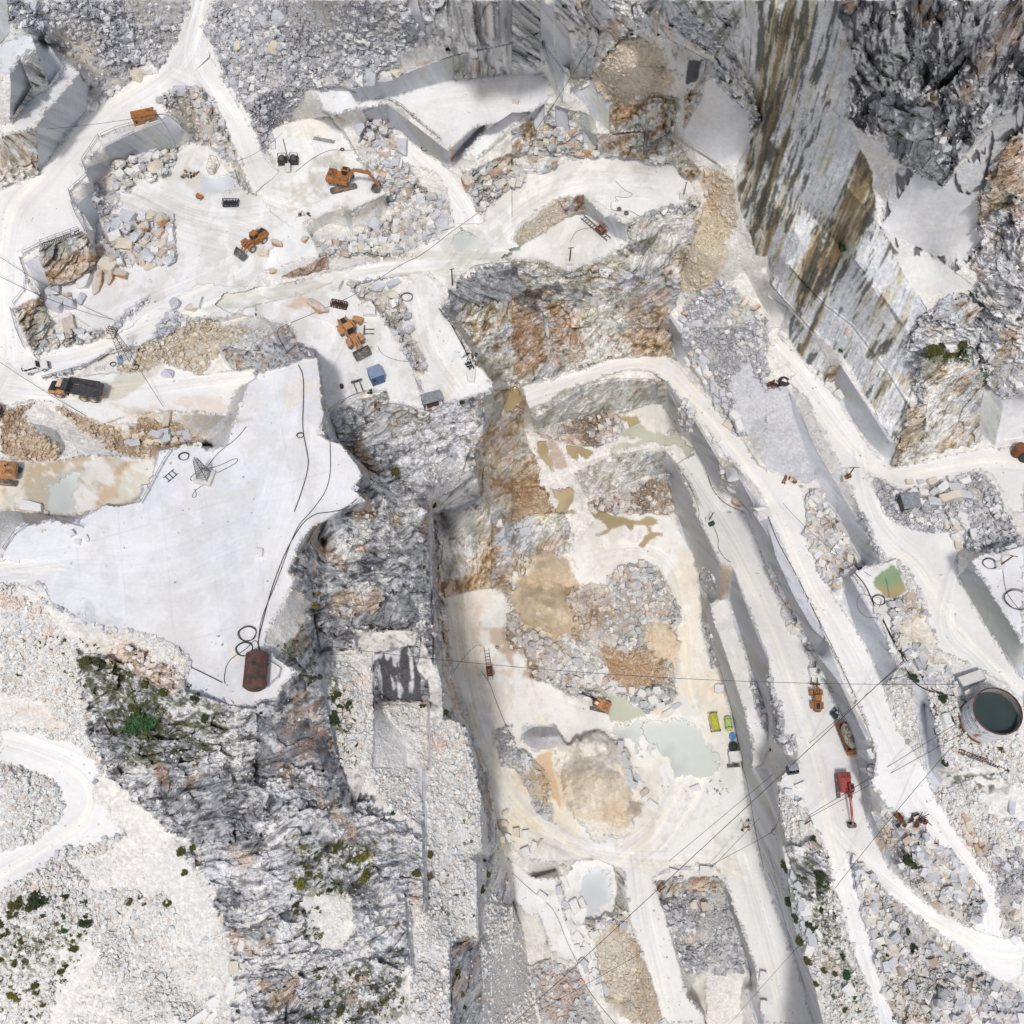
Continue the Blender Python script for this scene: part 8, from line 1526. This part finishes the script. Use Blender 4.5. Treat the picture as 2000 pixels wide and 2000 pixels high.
 ('22',980,1370,90,75,20,'white','large white block in the cluster beside the pool'),('22',1060,1420,80,90,-20,'white','central white block in the cluster beside the pool'),('22',1030,1350,60,60,60,'grey','grey block at the top of the cluster beside the pool'),('22',1150,1390,90,50,10,'grey','flat grey block at the right of the cluster by the pool'),('22',1180,1510,110,55,-35,'white','long white slab at the bottom of the cluster by the pool'),('22',1120,1460,80,60,-10,'white','white slab above the long one in the cluster'),('22',1240,1460,80,50,-30,'grey','grey-white slab at the right foot of the cluster'),('22',900,1430,110,50,40,'white','white slab at the left of the cluster by the pool'),('22',990,1450,80,60,-10,'grey','bluish block low in the cluster by the pool'),('22',1090,1350,80,40,10,'white','flat white slab at the back of the cluster by the pool'),('22',900,1350,50,90,10,'white','upright white slab at the left of the cluster'),
 ('22',590,1240,80,60,-20,'white','first white block of the pile above the black-armed excavator'),('22',660,1230,70,60,30,'white','second white block of the pile above the black-armed excavator'),('22',540,1200,70,60,0,'white','left white block of the pile above the excavator'),('22',700,1190,60,50,-30,'white','upper white block of the pile above the excavator'),('22',760,1290,90,50,15,'white','right white block of the pile above the excavator'),('22',640,1180,60,50,-20,'cream','cream block at the top of the pile above the excavator'),('22',440,1200,90,40,10,'grey','grey slab at the left of the pile above the excavator'),
 ('12',1830,90,70,60,-10,'white','white block in the rubble at the upper left of the pit'),('12',1840,160,90,110,0,'grey','large pale block in the rubble at the upper left of the pit'),('22',100,150,90,70,-10,'grey','grey block in the rubble above the ochre slope'),('22',190,130,80,60,10,'white','white block right of the grey block above the ochre slope'),('22',60,100,60,50,0,'grey','small grey block above the ochre slope'),
]
for (tl, x, y, L, W, a, st_, lab) in HB:
    if not lab: continue
    px, py = TL(int(tl[0]), int(tl[1]), x, y + W * .12)
    k = 500 / 1932
    boulder(px, py, L * k, W * k, 0, a, st_, lab)
# rows of rough blocks: each its own object, told apart only by their row
def row(tl, x0, y0, x1, y1, n, size, stone, label, group, cols=1, wid=0, ang=None):
    r = random.Random(n * 31 + int(x0)); k = 500 / 1932
    for i in range(n):
        for c in range(cols):
            t_ = (i + .5) / n
            x = x0 + (x1 - x0) * t_; y = y0 + (y1 - y0) * t_
            d = math.hypot(x1 - x0, y1 - y0); ux, uy = (x1 - x0) / d, (y1 - y0) / d
            o = (c - (cols - 1) / 2) * wid
            x += -uy * o + r.uniform(-.28, .28) * size; y += ux * o + r.uniform(-.28, .28) * size
            px, py = TL(int(tl[0]), int(tl[1]), x, y)
            s = size * r.uniform(.6, 1.35) * k
            a = (math.degrees(math.atan2(uy, ux)) if ang is None else ang) + r.uniform(-32, 32)
            boulder(px, py, s * 1.3, s * .95, 0, a, r.choice(stone), label, group)
row('21', 1360, 720, 1700, 1330, 15, 55, ['cream', 'grey', 'grey', 'white'], 'rough block of the piled stone bank beside the long white road', 'stone bank beside the long road', 2, 55)
row('21', 1420, 800, 1560, 1060, 6, 50, ['cream', 'grey', 'grey'], 'rough block on the upper course of the piled stone bank', 'upper course of the stone bank', 1)
row('32', 30, 440, 210, 800, 7, 58, ['white', 'cream', 'grey'], 'pale block at the foot of the middle wall, upper end of the row', 'blocks at the foot of the middle wall')
row('32', 210, 800, 420, 1240, 9, 62, ['white', 'cream', 'white'], 'white block at the foot of the middle wall near the loader', 'blocks beside the loader')
row('23', 330, 880, 480, 1260, 6, 62, ['white', 'white', 'grey'], 'white rounded block in the row left of the small bottom pool', 'blocks left of the bottom pool')
row('23', 480, 1260, 700, 1740, 9, 58, ['white', 'grey'], 'white block in the row above the brown slope at the bottom', 'blocks above the brown slope', 2, 50)
row('33', 150, 620, 330, 1400, 12, 75, ['white', 'grey', 'grey'], 'squared block in the stepped wall of the shrub strip', 'stepped wall of the shrub strip')
row('31', 1040, 1800, 1500, 1740, 6, 62, ['grey', 'cream', 'white'], 'grey boulder in the rubble of the road island', 'boulders of the road island', 3, 75)
row('22', 930, 60, 990, 300, 1, 60, ['white'], 'white stone by the brown puddle', None)
row('32', 1380, 60, 1500, 220, 4, 55, ['white', 'cream', 'white'], 'pale boulder in the rubble above the tank yard', 'rubble above the tank yard', 3, 60)
row('23', 900, 20, 960, 160, 4, 50, ['white', 'grey'], 'white slab in the row at the right foot of the gravel heap', 'slabs at the gravel heap', 2, 60, 60)
row('22', 820, 1740, 880, 1920, 3, 55, ['white', 'grey'], 'white slab standing at the upper right of the gravel heap', 'slabs above the gravel heap')
row('33', 1440, 380, 1700, 760, 8, 48, ['rusty', 'white', 'rusty', 'cream'], 'rust orange stone in the rubble right of the descending road', 'orange rubble right of the road', 2, 60)
row('01', 950, 1390, 1450, 1360, 9, 55, ['grey', 'cream', 'grey'], 'grey stone in the rubble pile above the white plateau', 'rubble above the white plateau', 2, 55)
row('02', 500, 820, 1180, 960, 12, 38, ['white', 'grey', 'white'], 'white stone along the lower edge of the plateau', 'stones along the plateau edge')
row('02', 800, 1000, 1380, 1230, 12, 34, ['cream', 'white', 'cream'], 'cream stone on the tipped slope below the plateau', 'tipped stones below the plateau', 4, 52)
row('10', 1040, 1560, 1450, 1560, 8, 46, ['white', 'grey'], 'white-grey stone in the rubble beside the excavator platform', 'rubble beside the excavator platform', 3, 48)
row('10', 620, 1840, 1080, 1860, 9, 46, ['white', 'cream', 'grey'], 'pale stone in the rubble under the sawn platform face', 'rubble under the platform face', 2, 50)
row('00', 1000, 1230, 1200, 1160, 5, 46, ['white', 'grey'], 'white stone in the rubble at the base of the alcove wall', 'rubble at the alcove wall', 2, 40)
row('10', 1700, 1330, 1932, 1240, 5, 46, ['rusty', 'cream', 'white'], 'brown and white stone in the rubble below the marble slab', 'rubble below the marble slab', 2, 44)
row('20', 240, 1060, 480, 1030, 6, 42, ['cream', 'rusty', 'grey'], 'stone in the rubble heap at the back of the pale floor', 'rubble heap behind the pale floor', 2, 40)
row('10', 60, 960, 130, 1130, 5, 42, ['grey', 'grey', 'white'], 'grey slab in the rubble left of the winch platform', 'rubble left of the winch platform', 2, 40)
row('30', 1220, 900, 1330, 1230, 5, 50, ['white', 'grey'], 'pale boulder on the dark scree below the summit cliff', 'boulders on the dark scree', 2, 70)
off = 0; cs, fs, ks = [], [], []
for co, f_, kc in EXTRA: cs.append(co); fs.append(f_ + off); ks.append(np.repeat([kc], len(co), 0)); off += len(co)
tag(big_mesh('block_rubble', np.vstack(cs), np.vstack(fs), np.vstack(ks), GM['cut']), 'smaller rough marble blocks filling the rows and rubble piles', 'rubble', kind='stuff')
print('boulders', NB[0])

# ---------------------------------------------------------------- loose stone, small pieces nobody could count
def scatter(name, kinds, n, smin, smax, pw, cols, seed, label, extra=None, gapk=None, cat='stones'):
    r = np.random.RandomState(seed)
    ok = np.isin(K, [KI[k] for k in kinds])
    cl = fbm(U, V, 9, 4, 30 + seed % 20, .6)
    w_ = (ok * (.12 + 1.2 * sm(cl, .42, .62))).ravel() if extra is None else (ok * extra * (.15 + sm(cl, .4, .6))).ravel()
    # more ground per unit far away: weight evenly in the picture
    cdf = np.cumsum(w_); idx = np.searchsorted(cdf, r.rand(n) * cdf[-1]); idx = np.minimum(idx, NG * NG - 1)
    c = np.stack([wx.ravel()[idx], wy.ravel()[idx], Z.ravel()[idx]], -1)
    size = smin * (smax / smin) ** (r.rand(n) ** pw)
    base = np.array([(-1, -1, -1), (1, -1, -1), (1, 1, -1), (-1, 1, -1), (-1, -1, 1), (1, -1, 1), (1, 1, 1), (-1, 1, 1)], float) * .5
    v = base[None] * (1 + (r.rand(n, 8, 3) - .5) * .6)
    v *= (size[:, None] * np.stack([np.ones(n), .55 + .4 * r.rand(n), .35 + .45 * r.rand(n)], -1))[:, None, :]
    a = r.rand(n) * 6.283; b = (r.rand(n) - .5) * 1.1
    cb, sb = np.cos(b)[:, None], np.sin(b)[:, None]; x, y, z = v[..., 0], v[..., 1], v[..., 2]
    x, z = x * cb - z * sb, x * sb + z * cb
    ca, sa = np.cos(a)[:, None], np.sin(a)[:, None]; x, y = x * ca - y * sa, x * sa + y * ca
    co = np.stack([x, y, z + size[:, None] * .12], -1) + c[:, None, :]
    f = np.array([(3, 2, 1, 0), (4, 5, 6, 7), (0, 1, 5, 4), (1, 2, 6, 5), (2, 3, 7, 6), (3, 0, 4, 7)])
    q = (np.arange(n)[:, None, None] * 8 + f[None]).reshape(-1, 4)
    cols = np.array(cols); col = cols[r.randint(0, len(cols), n)] * (.85 + .25 * r.rand(n, 1))
    # stones take after the ground they lie on
    gc = rgb.reshape(-1, 3)[idx]; t_ = np.clip((gc[:, :1] - gc[:, 2:3]) * 2.2, 0, .6); col = col * (1 - t_) + gc * 1.1 * t_
    o = big_mesh(name, co.reshape(-1, 3).astype(np.float32), q, np.repeat(col, 8, 0), GM['scree'])
    return tag(o, label, cat, kind='stuff')
WH = [(.80, .80, .78), (.72, .72, .71), (.62, .63, .66), (.78, .75, .69)]; GYc = [(.60, .61, .64), (.48, .49, .52), (.68, .69, .71), (.40, .41, .44)]
scatter('white_scree', ['screew'], 46000, .16, .8, 2.6, [(.84, .84, .82), (.78, .78, .76), (.80, .79, .75), (.68, .69, .70)] * 3 + [(.74, .60, .49)], 1, 'white scree stones covering the lower left slopes and benches')
scatter('coarse_rubble', ['screeb'], 22000, .25, 1.8, 3.0, WH * 2 + GYc[:2] + [(.60, .48, .38)], 2, 'coarse pale rubble lying in the heaps and gullies of the quarry')
scatter('grey_scree', ['scree', 'greys'], 24000, .18, 1.3, 3.4, GYc + WH[:1], 3, 'grey broken stone spread over the upper slopes')
scatter('earthy_rubble', ['ochs', 'dirtp', 'dirtr'], 8000, .15, .9, 3.4, [(.70, .62, .50), (.58, .46, .32), (.74, .70, .62)], 4, 'earth coloured stones on the sandy heaps')
scatter('rock_debris', ['rockw', 'rockd'], 2600, .2, .8, 3, WH + [(.42, .43, .46)], 5, 'loose broken stone caught on the rocky ledges')
scatter('edge_stones', ['road', 'floor', 'pit', 'shelf', 'wetfloor', 'plateau', 'wetroad'], 12000, .15, .9, 3.2, WH * 2 + GYc[:2], 7, 'loose stones gathered along the edges of the roads and floors', EDGE)
scatter('dust_pebbles', ['road', 'floor', 'pit', 'shelf', 'wetfloor', 'plateau'], 1800, .1, .4, 2.6, WH + GYc, 6, 'pebbles strewn on the white quarry floors')
print('stones', round(time.time() - T0, 1))

# ---------------------------------------------------------------- shrubs
LEAF = {'dark': mat('dark_green_leaves', (.035, .055, .018), .8, 0, .35, 3, .1), 'olive': mat('olive_leaves', (.085, .09, .018), .8, 0, .35, 3, .1), 'yellow': mat('yellow_green_leaves', (.17, .16, .02), .8, 0, .3, 3, .1), 'dry': mat('dry_twigs', (.16, .12, .07), .9, 0, .3, 3, .1), 'green': mat('fresh_green_leaves', (.04, .10, .03), .8, 0, .35, 3, .1)}
BUSH = {}
def bush_mesh(seed, m):
    r = random.Random(seed); bm = bmesh.new()
    lobes = [(r.uniform(-.5, .5), r.uniform(-.5, .5), r.uniform(.25, .6), r.uniform(.3, .55)) for _ in range(6)]
    for k in range(700):
        x, y, z, q = r.choice(lobes)
        d = Vector((r.gauss(0, 1), r.gauss(0, 1), r.gauss(0, 1))).normalized() * q * r.uniform(.55, 1.12)
        c = Vector((x, y, z)) + d
        if c.z < .02: c.z = r.uniform(.02, .15)
        a = Vector((r.uniform(-1, 1), r.uniform(-1, 1), r.uniform(-.6, 1))).normalized() * r.uniform(.11, .2); b = a.cross(Vector((r.uniform(-1, 1), r.uniform(-1, 1), 1))).normalized() * r.uniform(.06, .10)
        bm.faces.new([bm.verts.new(c - a), bm.verts.new(c + b), bm.verts.new(c + a), bm.verts.new(c - b)])
    me = bpy.data.meshes.new('foliage'); bm.to_mesh(me); bm.free(); me.materials.append(m); return me
def twig_mesh():
    b = MB()
    for k in range(7):
        a = k * .9; b.tube([(0, 0, -.1), (.2 * math.cos(a), .2 * math.sin(a), .3), (.5 * math.cos(a), .5 * math.sin(a), .6)], .03, 4, .012)
    me = bpy.data.meshes.new('stems'); b.bm.to_mesh(me); b.bm.free(); me.materials.append(M['wood']); return me
TW = twig_mesh()
for k in LEAF:
    for j in range(3): BUSH[(k, j)] = bush_mesh(hash_ := (len(BUSH) + 3) * 7, LEAF[k])
NS = [0]
def shrub(px, py, size, leaf, label, group, flat=.7):
    r = random.Random(NS[0]); NS[0] += 1
    z = zat(px, py); s = size * (HC - z) / -ray(px, py)[2] / FPX / 2 / .95
    t = bpy.data.objects.new('shrub', None); COL.objects.link(t); t.location = gp(px, py, -.05); t.rotation_euler.z = r.uniform(0, 6); t.scale = (s, s * r.uniform(.75, 1.1), s * flat)
    tag(t, label, 'shrub', group)
    f = bpy.data.objects.new('foliage', BUSH[(leaf, r.randrange(3))]); COL.objects.link(f); f.parent = t
    q = bpy.data.objects.new('stems', TW); COL.objects.link(q); q.parent = t
# (tile, x, y, diameter in enlarged units, leaf, label, group)
SB = [
 ('03',130,1015,110,'olive','large olive shrub at the left edge of the scree below the road'),('03',95,1080,90,'olive','olive shrub right below the large one at the left edge'),('03',310,985,150,'dark','largest dark shrub on the scree below the lower left road'),('03',270,950,80,'dark','dark shrub attached to the left of the largest one'),
 ('03',470,895,65,'dark','dark shrub nearest the lower left road'),('03',490,965,50,'dark','small dark shrub just below the one nearest the road'),('03',615,1025,65,'dark','dark shrub of an upright pair on the scree'),('03',618,965,40,'dark','small top shrub of the upright pair on the scree'),('03',650,1160,85,'dark','tall dark shrub at the right of the scree shrubs'),('03',645,1110,55,'dark','upper half of the tall dark shrub clump'),
 ('03',20,1235,100,'olive','big olive shrub cut by the left edge'),('03',10,1170,70,'olive','olive shrub above the big one at the left edge'),('03',490,1120,50,'green','dark green shrub in the middle of the scree'),('03',430,1170,45,'olive','olive shrub left of the middle green one'),('03',490,1215,60,'green','green shrub below the middle one'),('03',215,1065,50,'olive','olive shrub below the two large ones'),('03',315,1105,50,'dark','small shrub right below the largest dark shrub'),
 ('03',555,1365,60,'olive','olive shrub at the lower right of the scree shrubs'),('03',460,1530,50,'olive','lone olive shrub low on the scree'),('03',495,1490,35,'dark','small dark shrub by the lone olive one'),('03',270,1640,60,'olive','olive clump near the bottom left'),('03',272,1690,50,'olive','lower half of the olive clump near the bottom left'),('03',90,1720,80,'yellow','yellow-green clump at the bottom left'),('03',130,1745,55,'yellow','yellow-green shrub right of the bottom left clump'),('03',80,1640,40,'yellow','small yellow-green shrub above the bottom left clump'),('03',315,1785,50,'olive','olive shrub lowest on the left scree'),
 ('03',115,1480,55,'olive','olive shrub in the left middle of the scree'),('03',5,1450,50,'olive','olive shrub cut by the left edge, lower'),('03',970,1010,60,'olive','olive clump in the centre of the pale fan'),('03',1060,970,45,'olive','small olive shrub above the centre clump of the fan'),('03',1085,1030,40,'olive','small shrub right of the centre clump of the fan'),('03',1265,1020,60,'olive','lone olive shrub right on the pale fan'),('03',720,1095,35,'dark','tiny dark shrub right of the tall one'),
 ('03',1375,640,75,'olive','olive shrub under the dark rock'),('03',1395,795,60,'olive','olive shrub alone below the dark rock'),('03',1455,605,40,'olive','small olive shrub at the foot of the dark rock'),('03',195,165,32,'olive','tiny shrub inside the road bend'),('03',600,1265,30,'dark','tiny shrub right of the scree shrubs'),('03',165,1295,45,'olive','small shrub on the left scree'),('03',125,1340,40,'dark','second small shrub on the left scree'),
 ('13',330,870,90,'yellow','bright green bush on the white rocks, left one'),('13',395,800,60,'olive','bush above the left bright one on the white rocks'),('13',810,690,100,'yellow','bright moss green bush on the white ridge'),('13',820,840,75,'yellow','lower bright bush on the white ridge'),('13',1205,800,65,'olive','olive bush beside the thin sawn wall'),('13',1305,650,60,'olive','bush on the flat bench right of the thin wall'),('13',1310,820,60,'dry','dry bush on the flat bench'),
 ('13',600,610,50,'olive','small bush high on the white rocks'),('13',350,600,45,'yellow','small yellow-green bush on the white rocks'),('13',447,637,35,'green','small round green bush on the white rocks'),('13',555,915,50,'dark','dark bush under the white rocks'),('13',640,930,40,'olive','small olive bush under the white rocks'),('13',290,1035,55,'olive','bush on the pale slope'),('13',305,1100,45,'olive','lower bush on the pale slope'),
 ('13',1745,800,50,'olive','bush in the cleft of the right bench'),('13',1700,910,60,'olive','larger bush in the cleft of the right bench'),('13',1100,1370,60,'dark','dark bush on the grey rock shelf'),('13',1510,1555,85,'olive','large olive bush below the step at the bottom'),('13',1550,1710,50,'olive','small olive bush near the bottom step'),('13',1570,1790,45,'dark','dark bush near the bottom step'),('13',620,1830,80,'olive','wide olive bush at the bottom'),('13',540,1790,60,'olive','olive bush left of the wide one at the bottom'),('13',780,1830,60,'dry','brownish bush at the bottom'),('13',390,1890,50,'olive','small bush at the bottom edge'),('13',1040,340,40,'green','small green bush in the long crack'),('13',765,1590,40,'dry','dry bush in the rock crack'),('13',1050,1180,55,'dry','dry bush beside the thin wall'),
 ('02',1090,1560,200,'green','large spreading green bush on the dark slope below the plateau'),('02',1030,1610,140,'green','lower part of the large spreading green bush'),('02',1150,1600,120,'green','right part of the large spreading green bush'),('02',1020,1470,90,'olive','olive bush above the large spreading one'),('02',860,1170,110,'dark','dark green bush at the head of the slope below the plateau'),('02',770,1145,100,'dark','dark bush left at the head of the slope'),('02',640,1140,80,'olive','olive bush at the left head of the slope'),('02',485,965,55,'olive','small olive bush on the stony slope at the left'),('02',395,930,40,'dry','golden brown tuft on the stony slope'),('02',670,1110,50,'dry','golden tuft beside the olive bush'),
 ('02',1100,1310,70,'olive','olive bush beside the tipped stones'),('02',1240,1360,70,'olive','long green bush under the tipped stones'),('02',1480,1400,80,'dark','dark bush right below the plateau tip'),('02',1560,1560,70,'dark','dark twiggy bush on the rock slope'),('02',150,1220,45,'olive','small bush on the left rock'),('02',505,1200,40,'olive','small bush in the middle of the slope'),('02',920,1240,60,'dark','dark bush below the head bush'),('02',300,1020,30,'olive','tiny bush on the upper left slope'),('02',310,975,35,'olive','tiny bush above it on the upper left slope'),('02',150,850,32,'dry','golden tuft near the left edge'),
 ('12',450,620,90,'yellow','moss green bush in the cleft of the cliff'),('12',440,700,70,'yellow','lower moss green bush in the cleft of the cliff'),('12',1272,405,45,'dark','round dark bush on the edge of the big rock face'),('12',600,1400,80,'dark','dark bush at the foot of the left cliff'),('12',620,1480,60,'dark','second dark bush at the foot of the left cliff'),('12',600,1560,90,'dark','black-green bush low at the foot of the left cliff'),('12',690,1450,60,'dark','loose dark bush on the bench'),('12',470,1250,60,'olive','olive bush above the cliff foot'),('12',1420,1520,60,'dark','dark bush beside the broken slab'),('12',1255,1455,45,'dark','small bush at the foot of the black streaked face'),('12',905,1440,35,'dark','tiny bush left of the black streaked face'),('12',740,1745,60,'dark','dark bush low on the bench'),('12',640,1040,45,'olive','bush along the grey block foot'),
 ('33',1075,690,125,'dark','big round dark green bush alone on the rubble island'),('33',1350,900,50,'olive','small bush right on the rubble island'),('33',1255,790,45,'olive','tiny bush in the middle of the rubble island'),('33',1470,845,40,'olive','tiny bush at the right of the rubble island'),('33',1145,560,50,'olive','small bush near the rusty t-shaped pole'),
 ('33',345,540,55,'dark','dark bush at the top of the shrub strip'),('33',145,750,90,'dark','large dark bush on the left of the shrub strip'),('33',410,820,90,'dark','large dark bush in the middle of the shrub strip'),('33',395,895,55,'dark','bush below the middle one of the shrub strip'),('33',165,1005,75,'dark','round dark bush on the left of the shrub strip'),('33',200,1135,60,'dark','dark bush low left of the shrub strip'),('33',240,1305,70,'olive','tall bush against the grey strip'),('33',305,1450,70,'olive','long bush against the grey strip, lower'),('33',310,1200,60,'dark','dark bush beside the long white slab'),('33',410,1075,50,'dark','small bush in the middle of the shrub strip'),('33',512,1100,40,'dark','small bush at the road side of the shrub strip'),('33',425,1525,45,'olive','small bush on the orange patch'),('33',505,1540,55,'olive','round bush on the orange patch'),('33',595,1555,75,'green','green bush at the right of the orange patch'),('33',560,1425,45,'dark','small bush above the orange patch'),('33',645,1725,50,'green','bush below the white square boulder'),('33',365,1625,45,'olive','bush at the end of the black hose'),('33',590,1835,50,'olive','bush near the bottom of the strip'),('33',685,1820,55,'olive','olive bush near the road at the bottom'),
 ('33',1105,1365,65,'dark','dark bush in the lower rubble triangle'),('33',1050,1235,45,'dark','small bush by the grey block in the rubble triangle'),('33',830,1250,35,'olive','tiny bush near the left road of the triangle'),('33',875,1340,30,'dark','tiny dark bush in the triangle'),('33',1175,1435,45,'olive','small bush right in the triangle'),('33',1160,1470,35,'olive','tiny bush right in the triangle'),('33',900,1410,28,'dark','tiny bush low in the triangle'),('33',1305,1665,28,'dark','tiny bush at the bottom of the triangle'),('33',850,730,1,'dark',''),
 ('32',1310,1410,70,'dark','dark bush left of the great water tank'),('32',1380,1560,70,'dark','long dark bush beside the white upright block'),('32',1450,1520,45,'olive','small bush close to the tank shell'),('32',1540,1750,50,'dark','small bush below the tank'),('32',1745,1800,65,'olive','olive bush beside the rusty beam'),('32',1640,1790,35,'olive','tiny bush above the rusty beam'),('32',1740,1640,60,'green','green bush at the foot of the tank'),('32',1100,1260,60,'dark','dark bush at the cable knot'),('32',1330,1910,60,'dark','bush at the end of the marble wall'),('32',20,1790,50,'dark','dark bush in the corner of the pit wall'),
 ('31',1250,730,110,'olive','olive scrub on the ledge above the white boulder face, left'),('31',1400,740,120,'olive','olive scrub in the middle of the ledge'),('31',1480,690,80,'olive','olive scrub at the right of the ledge'),('31',1300,690,60,'dark','dark scrub above the ledge'),('31',550,715,40,'green','green tuft at the foot of the streaked cliff'),('31',1890,470,60,'dry','dry scrub at the right edge'),
 ('30',1230,730,90,'dry','mossy scrub in the high dark gully'),('30',1160,800,70,'dry','mossy scrub below the high gully'),('30',1100,870,60,'olive','olive scrub low in the high gully'),('30',1000,1015,50,'olive','small bush on the dark scree'),('30',580,1880,80,'green','green bush in the fold of the streaked cliff'),('20',385,45,60,'green','green bush on the summit bench'),('20',1610,140,45,'green','small green bush on the upper right bench'),('20',1645,620,45,'green','green bush beside the light slab'),('20',1700,740,50,'olive','olive bush at the slab corner'),('20',1110,260,40,'dark','dark bush above the drilled face'),('20',1020,100,35,'olive','small bush on the summit rocks'),('20',1430,180,50,'dark','dark bush in the summit gully'),
 ('11',1340,1880,55,'dark','small dark fir-like bush below the terrace cliff'),('11',860,1030,40,'dark','dark tuft on the lip of the loader platform'),('11',1560,1110,45,'dark','green tuft under the terrace edge'),('11',1050,1640,70,'olive','mossy bush in the gorge'),
]
for tl, x, y, d, lf, lab in SB:
    if not lab: continue
    px, py = TL(int(tl[0]), int(tl[1]), x, y); shrub(px, py, d * 500 / 1932 * 1.25, lf, lab, 'shrubs')
# very small tufts on the scree: ground cover
r = np.random.RandomState(4); pts = []
for s_, n in (('03:0,1000 500,900 700,1100 600,1500 300,1932 0,1932',420),('02:100,900 500,900 1400,1300 1932,1500 1932,1932 800,1932 700,1400',420),('13:200,500 900,600 900,1000 300,950',260),('13:300,1050 500,1050 500,1300 300,1250',60),('13:450,1500 1100,1500 1100,1932 400,1932',200),('33:150,600 450,600 800,1932 450,1932 200,1200',160),('33:1100,750 1500,750 1500,950 1150,900',50),('33:700,1000 1400,1400 1500,1900 900,1900',60),('12:560,1350 750,1350 750,1932 650,1932',140),('32:1200,1350 1500,1400 1900,1800 1300,1932',110),('13:1290,400 1660,400 1650,1250 1290,1100',60),('12:150,1000 450,1000 480,1300 300,1300',60),('31:1150,700 1550,700 1560,800 1150,800',90)):
    s, m = raster(P(s_), 0); ii, jj = np.nonzero(m)
    if len(ii) == 0: continue
    k = r.randint(0, len(ii), n); cl = fbm(GX[s][ii[k], jj[k]], GY[s][ii[k], jj[k]], 30, 2, 9)
    k = k[cl > .45]; pts += [(GX[s][ii[q], jj[q]], GY[s][ii[q], jj[q]]) for q in k]
b = bmesh.new(); rr = random.Random(2)
for (x, y) in pts:
    c = gp(x, y); s = rr.uniform(.12, .42)
    for _ in range(16):
        p = c + Vector((rr.gauss(0, .5) * s, rr.gauss(0, .5) * s, abs(rr.gauss(0, .4)) * s)); a = Vector((rr.uniform(-1, 1), rr.uniform(-1, 1), rr.uniform(-.3, 1))).normalized() * s * .4; e = a.cross(Vector((0, rr.uniform(-1, 1), 1))).normalized() * s * .25
        b.faces.new([b.verts.new(p - a), b.verts.new(p + e), b.verts.new(p + a), b.verts.new(p - e)])
me = bpy.data.meshes.new('scrub_tufts'); b.to_mesh(me); b.free(); me.materials.append(LEAF['olive'])
o = bpy.data.objects.new('scrub_tufts', me); COL.objects.link(o); tag(o, 'tiny olive scrub tufts growing between the scree stones', 'scrub', kind='stuff')
print('shrubs', NS[0], round(time.time() - T0, 1))
# ---------------------------------------------------------------- light
w = bpy.data.worlds.new('World'); scene.world = w; w.use_nodes = True
nt = w.node_tree; bg = nt.nodes['Background']
sky = nt.nodes.new('ShaderNodeTexSky'); sky.sky_type = 'NISHITA'; sky.sun_disc = False
SUN_EL, SUN_AZ = R(61), R(186)      # azimuth clockwise from +Y
sky.sun_elevation = SUN_EL; sky.sun_rotation = SUN_AZ
sky.dust_density = 4; sky.air_density = 1.0; sky.ozone_density = 1.0
nt.links.new(sky.outputs['Color'], bg.inputs['Color']); bg.inputs['Strength'].default_value = .11
ld = bpy.data.lights.new('sun', 'SUN'); ld.energy = 2.0; ld.angle = R(5); ld.color = (1, .975, .94)
lo = bpy.data.objects.new('sun', ld); COL.objects.link(lo)
d = Vector((math.sin(SUN_AZ) * math.cos(SUN_EL), math.cos(SUN_AZ) * math.cos(SUN_EL), math.sin(SUN_EL)))
lo.rotation_euler = d.to_track_quat('Z', 'Y').to_euler()
vs = scene.view_settings
vs.view_transform = 'Standard'; vs.look = 'None'; vs.gamma = 1; vs.exposure = -0.14
scene.render.engine = 'CYCLES'; scene.cycles.max_bounces = 6
print('done', round(time.time() - T0, 1))
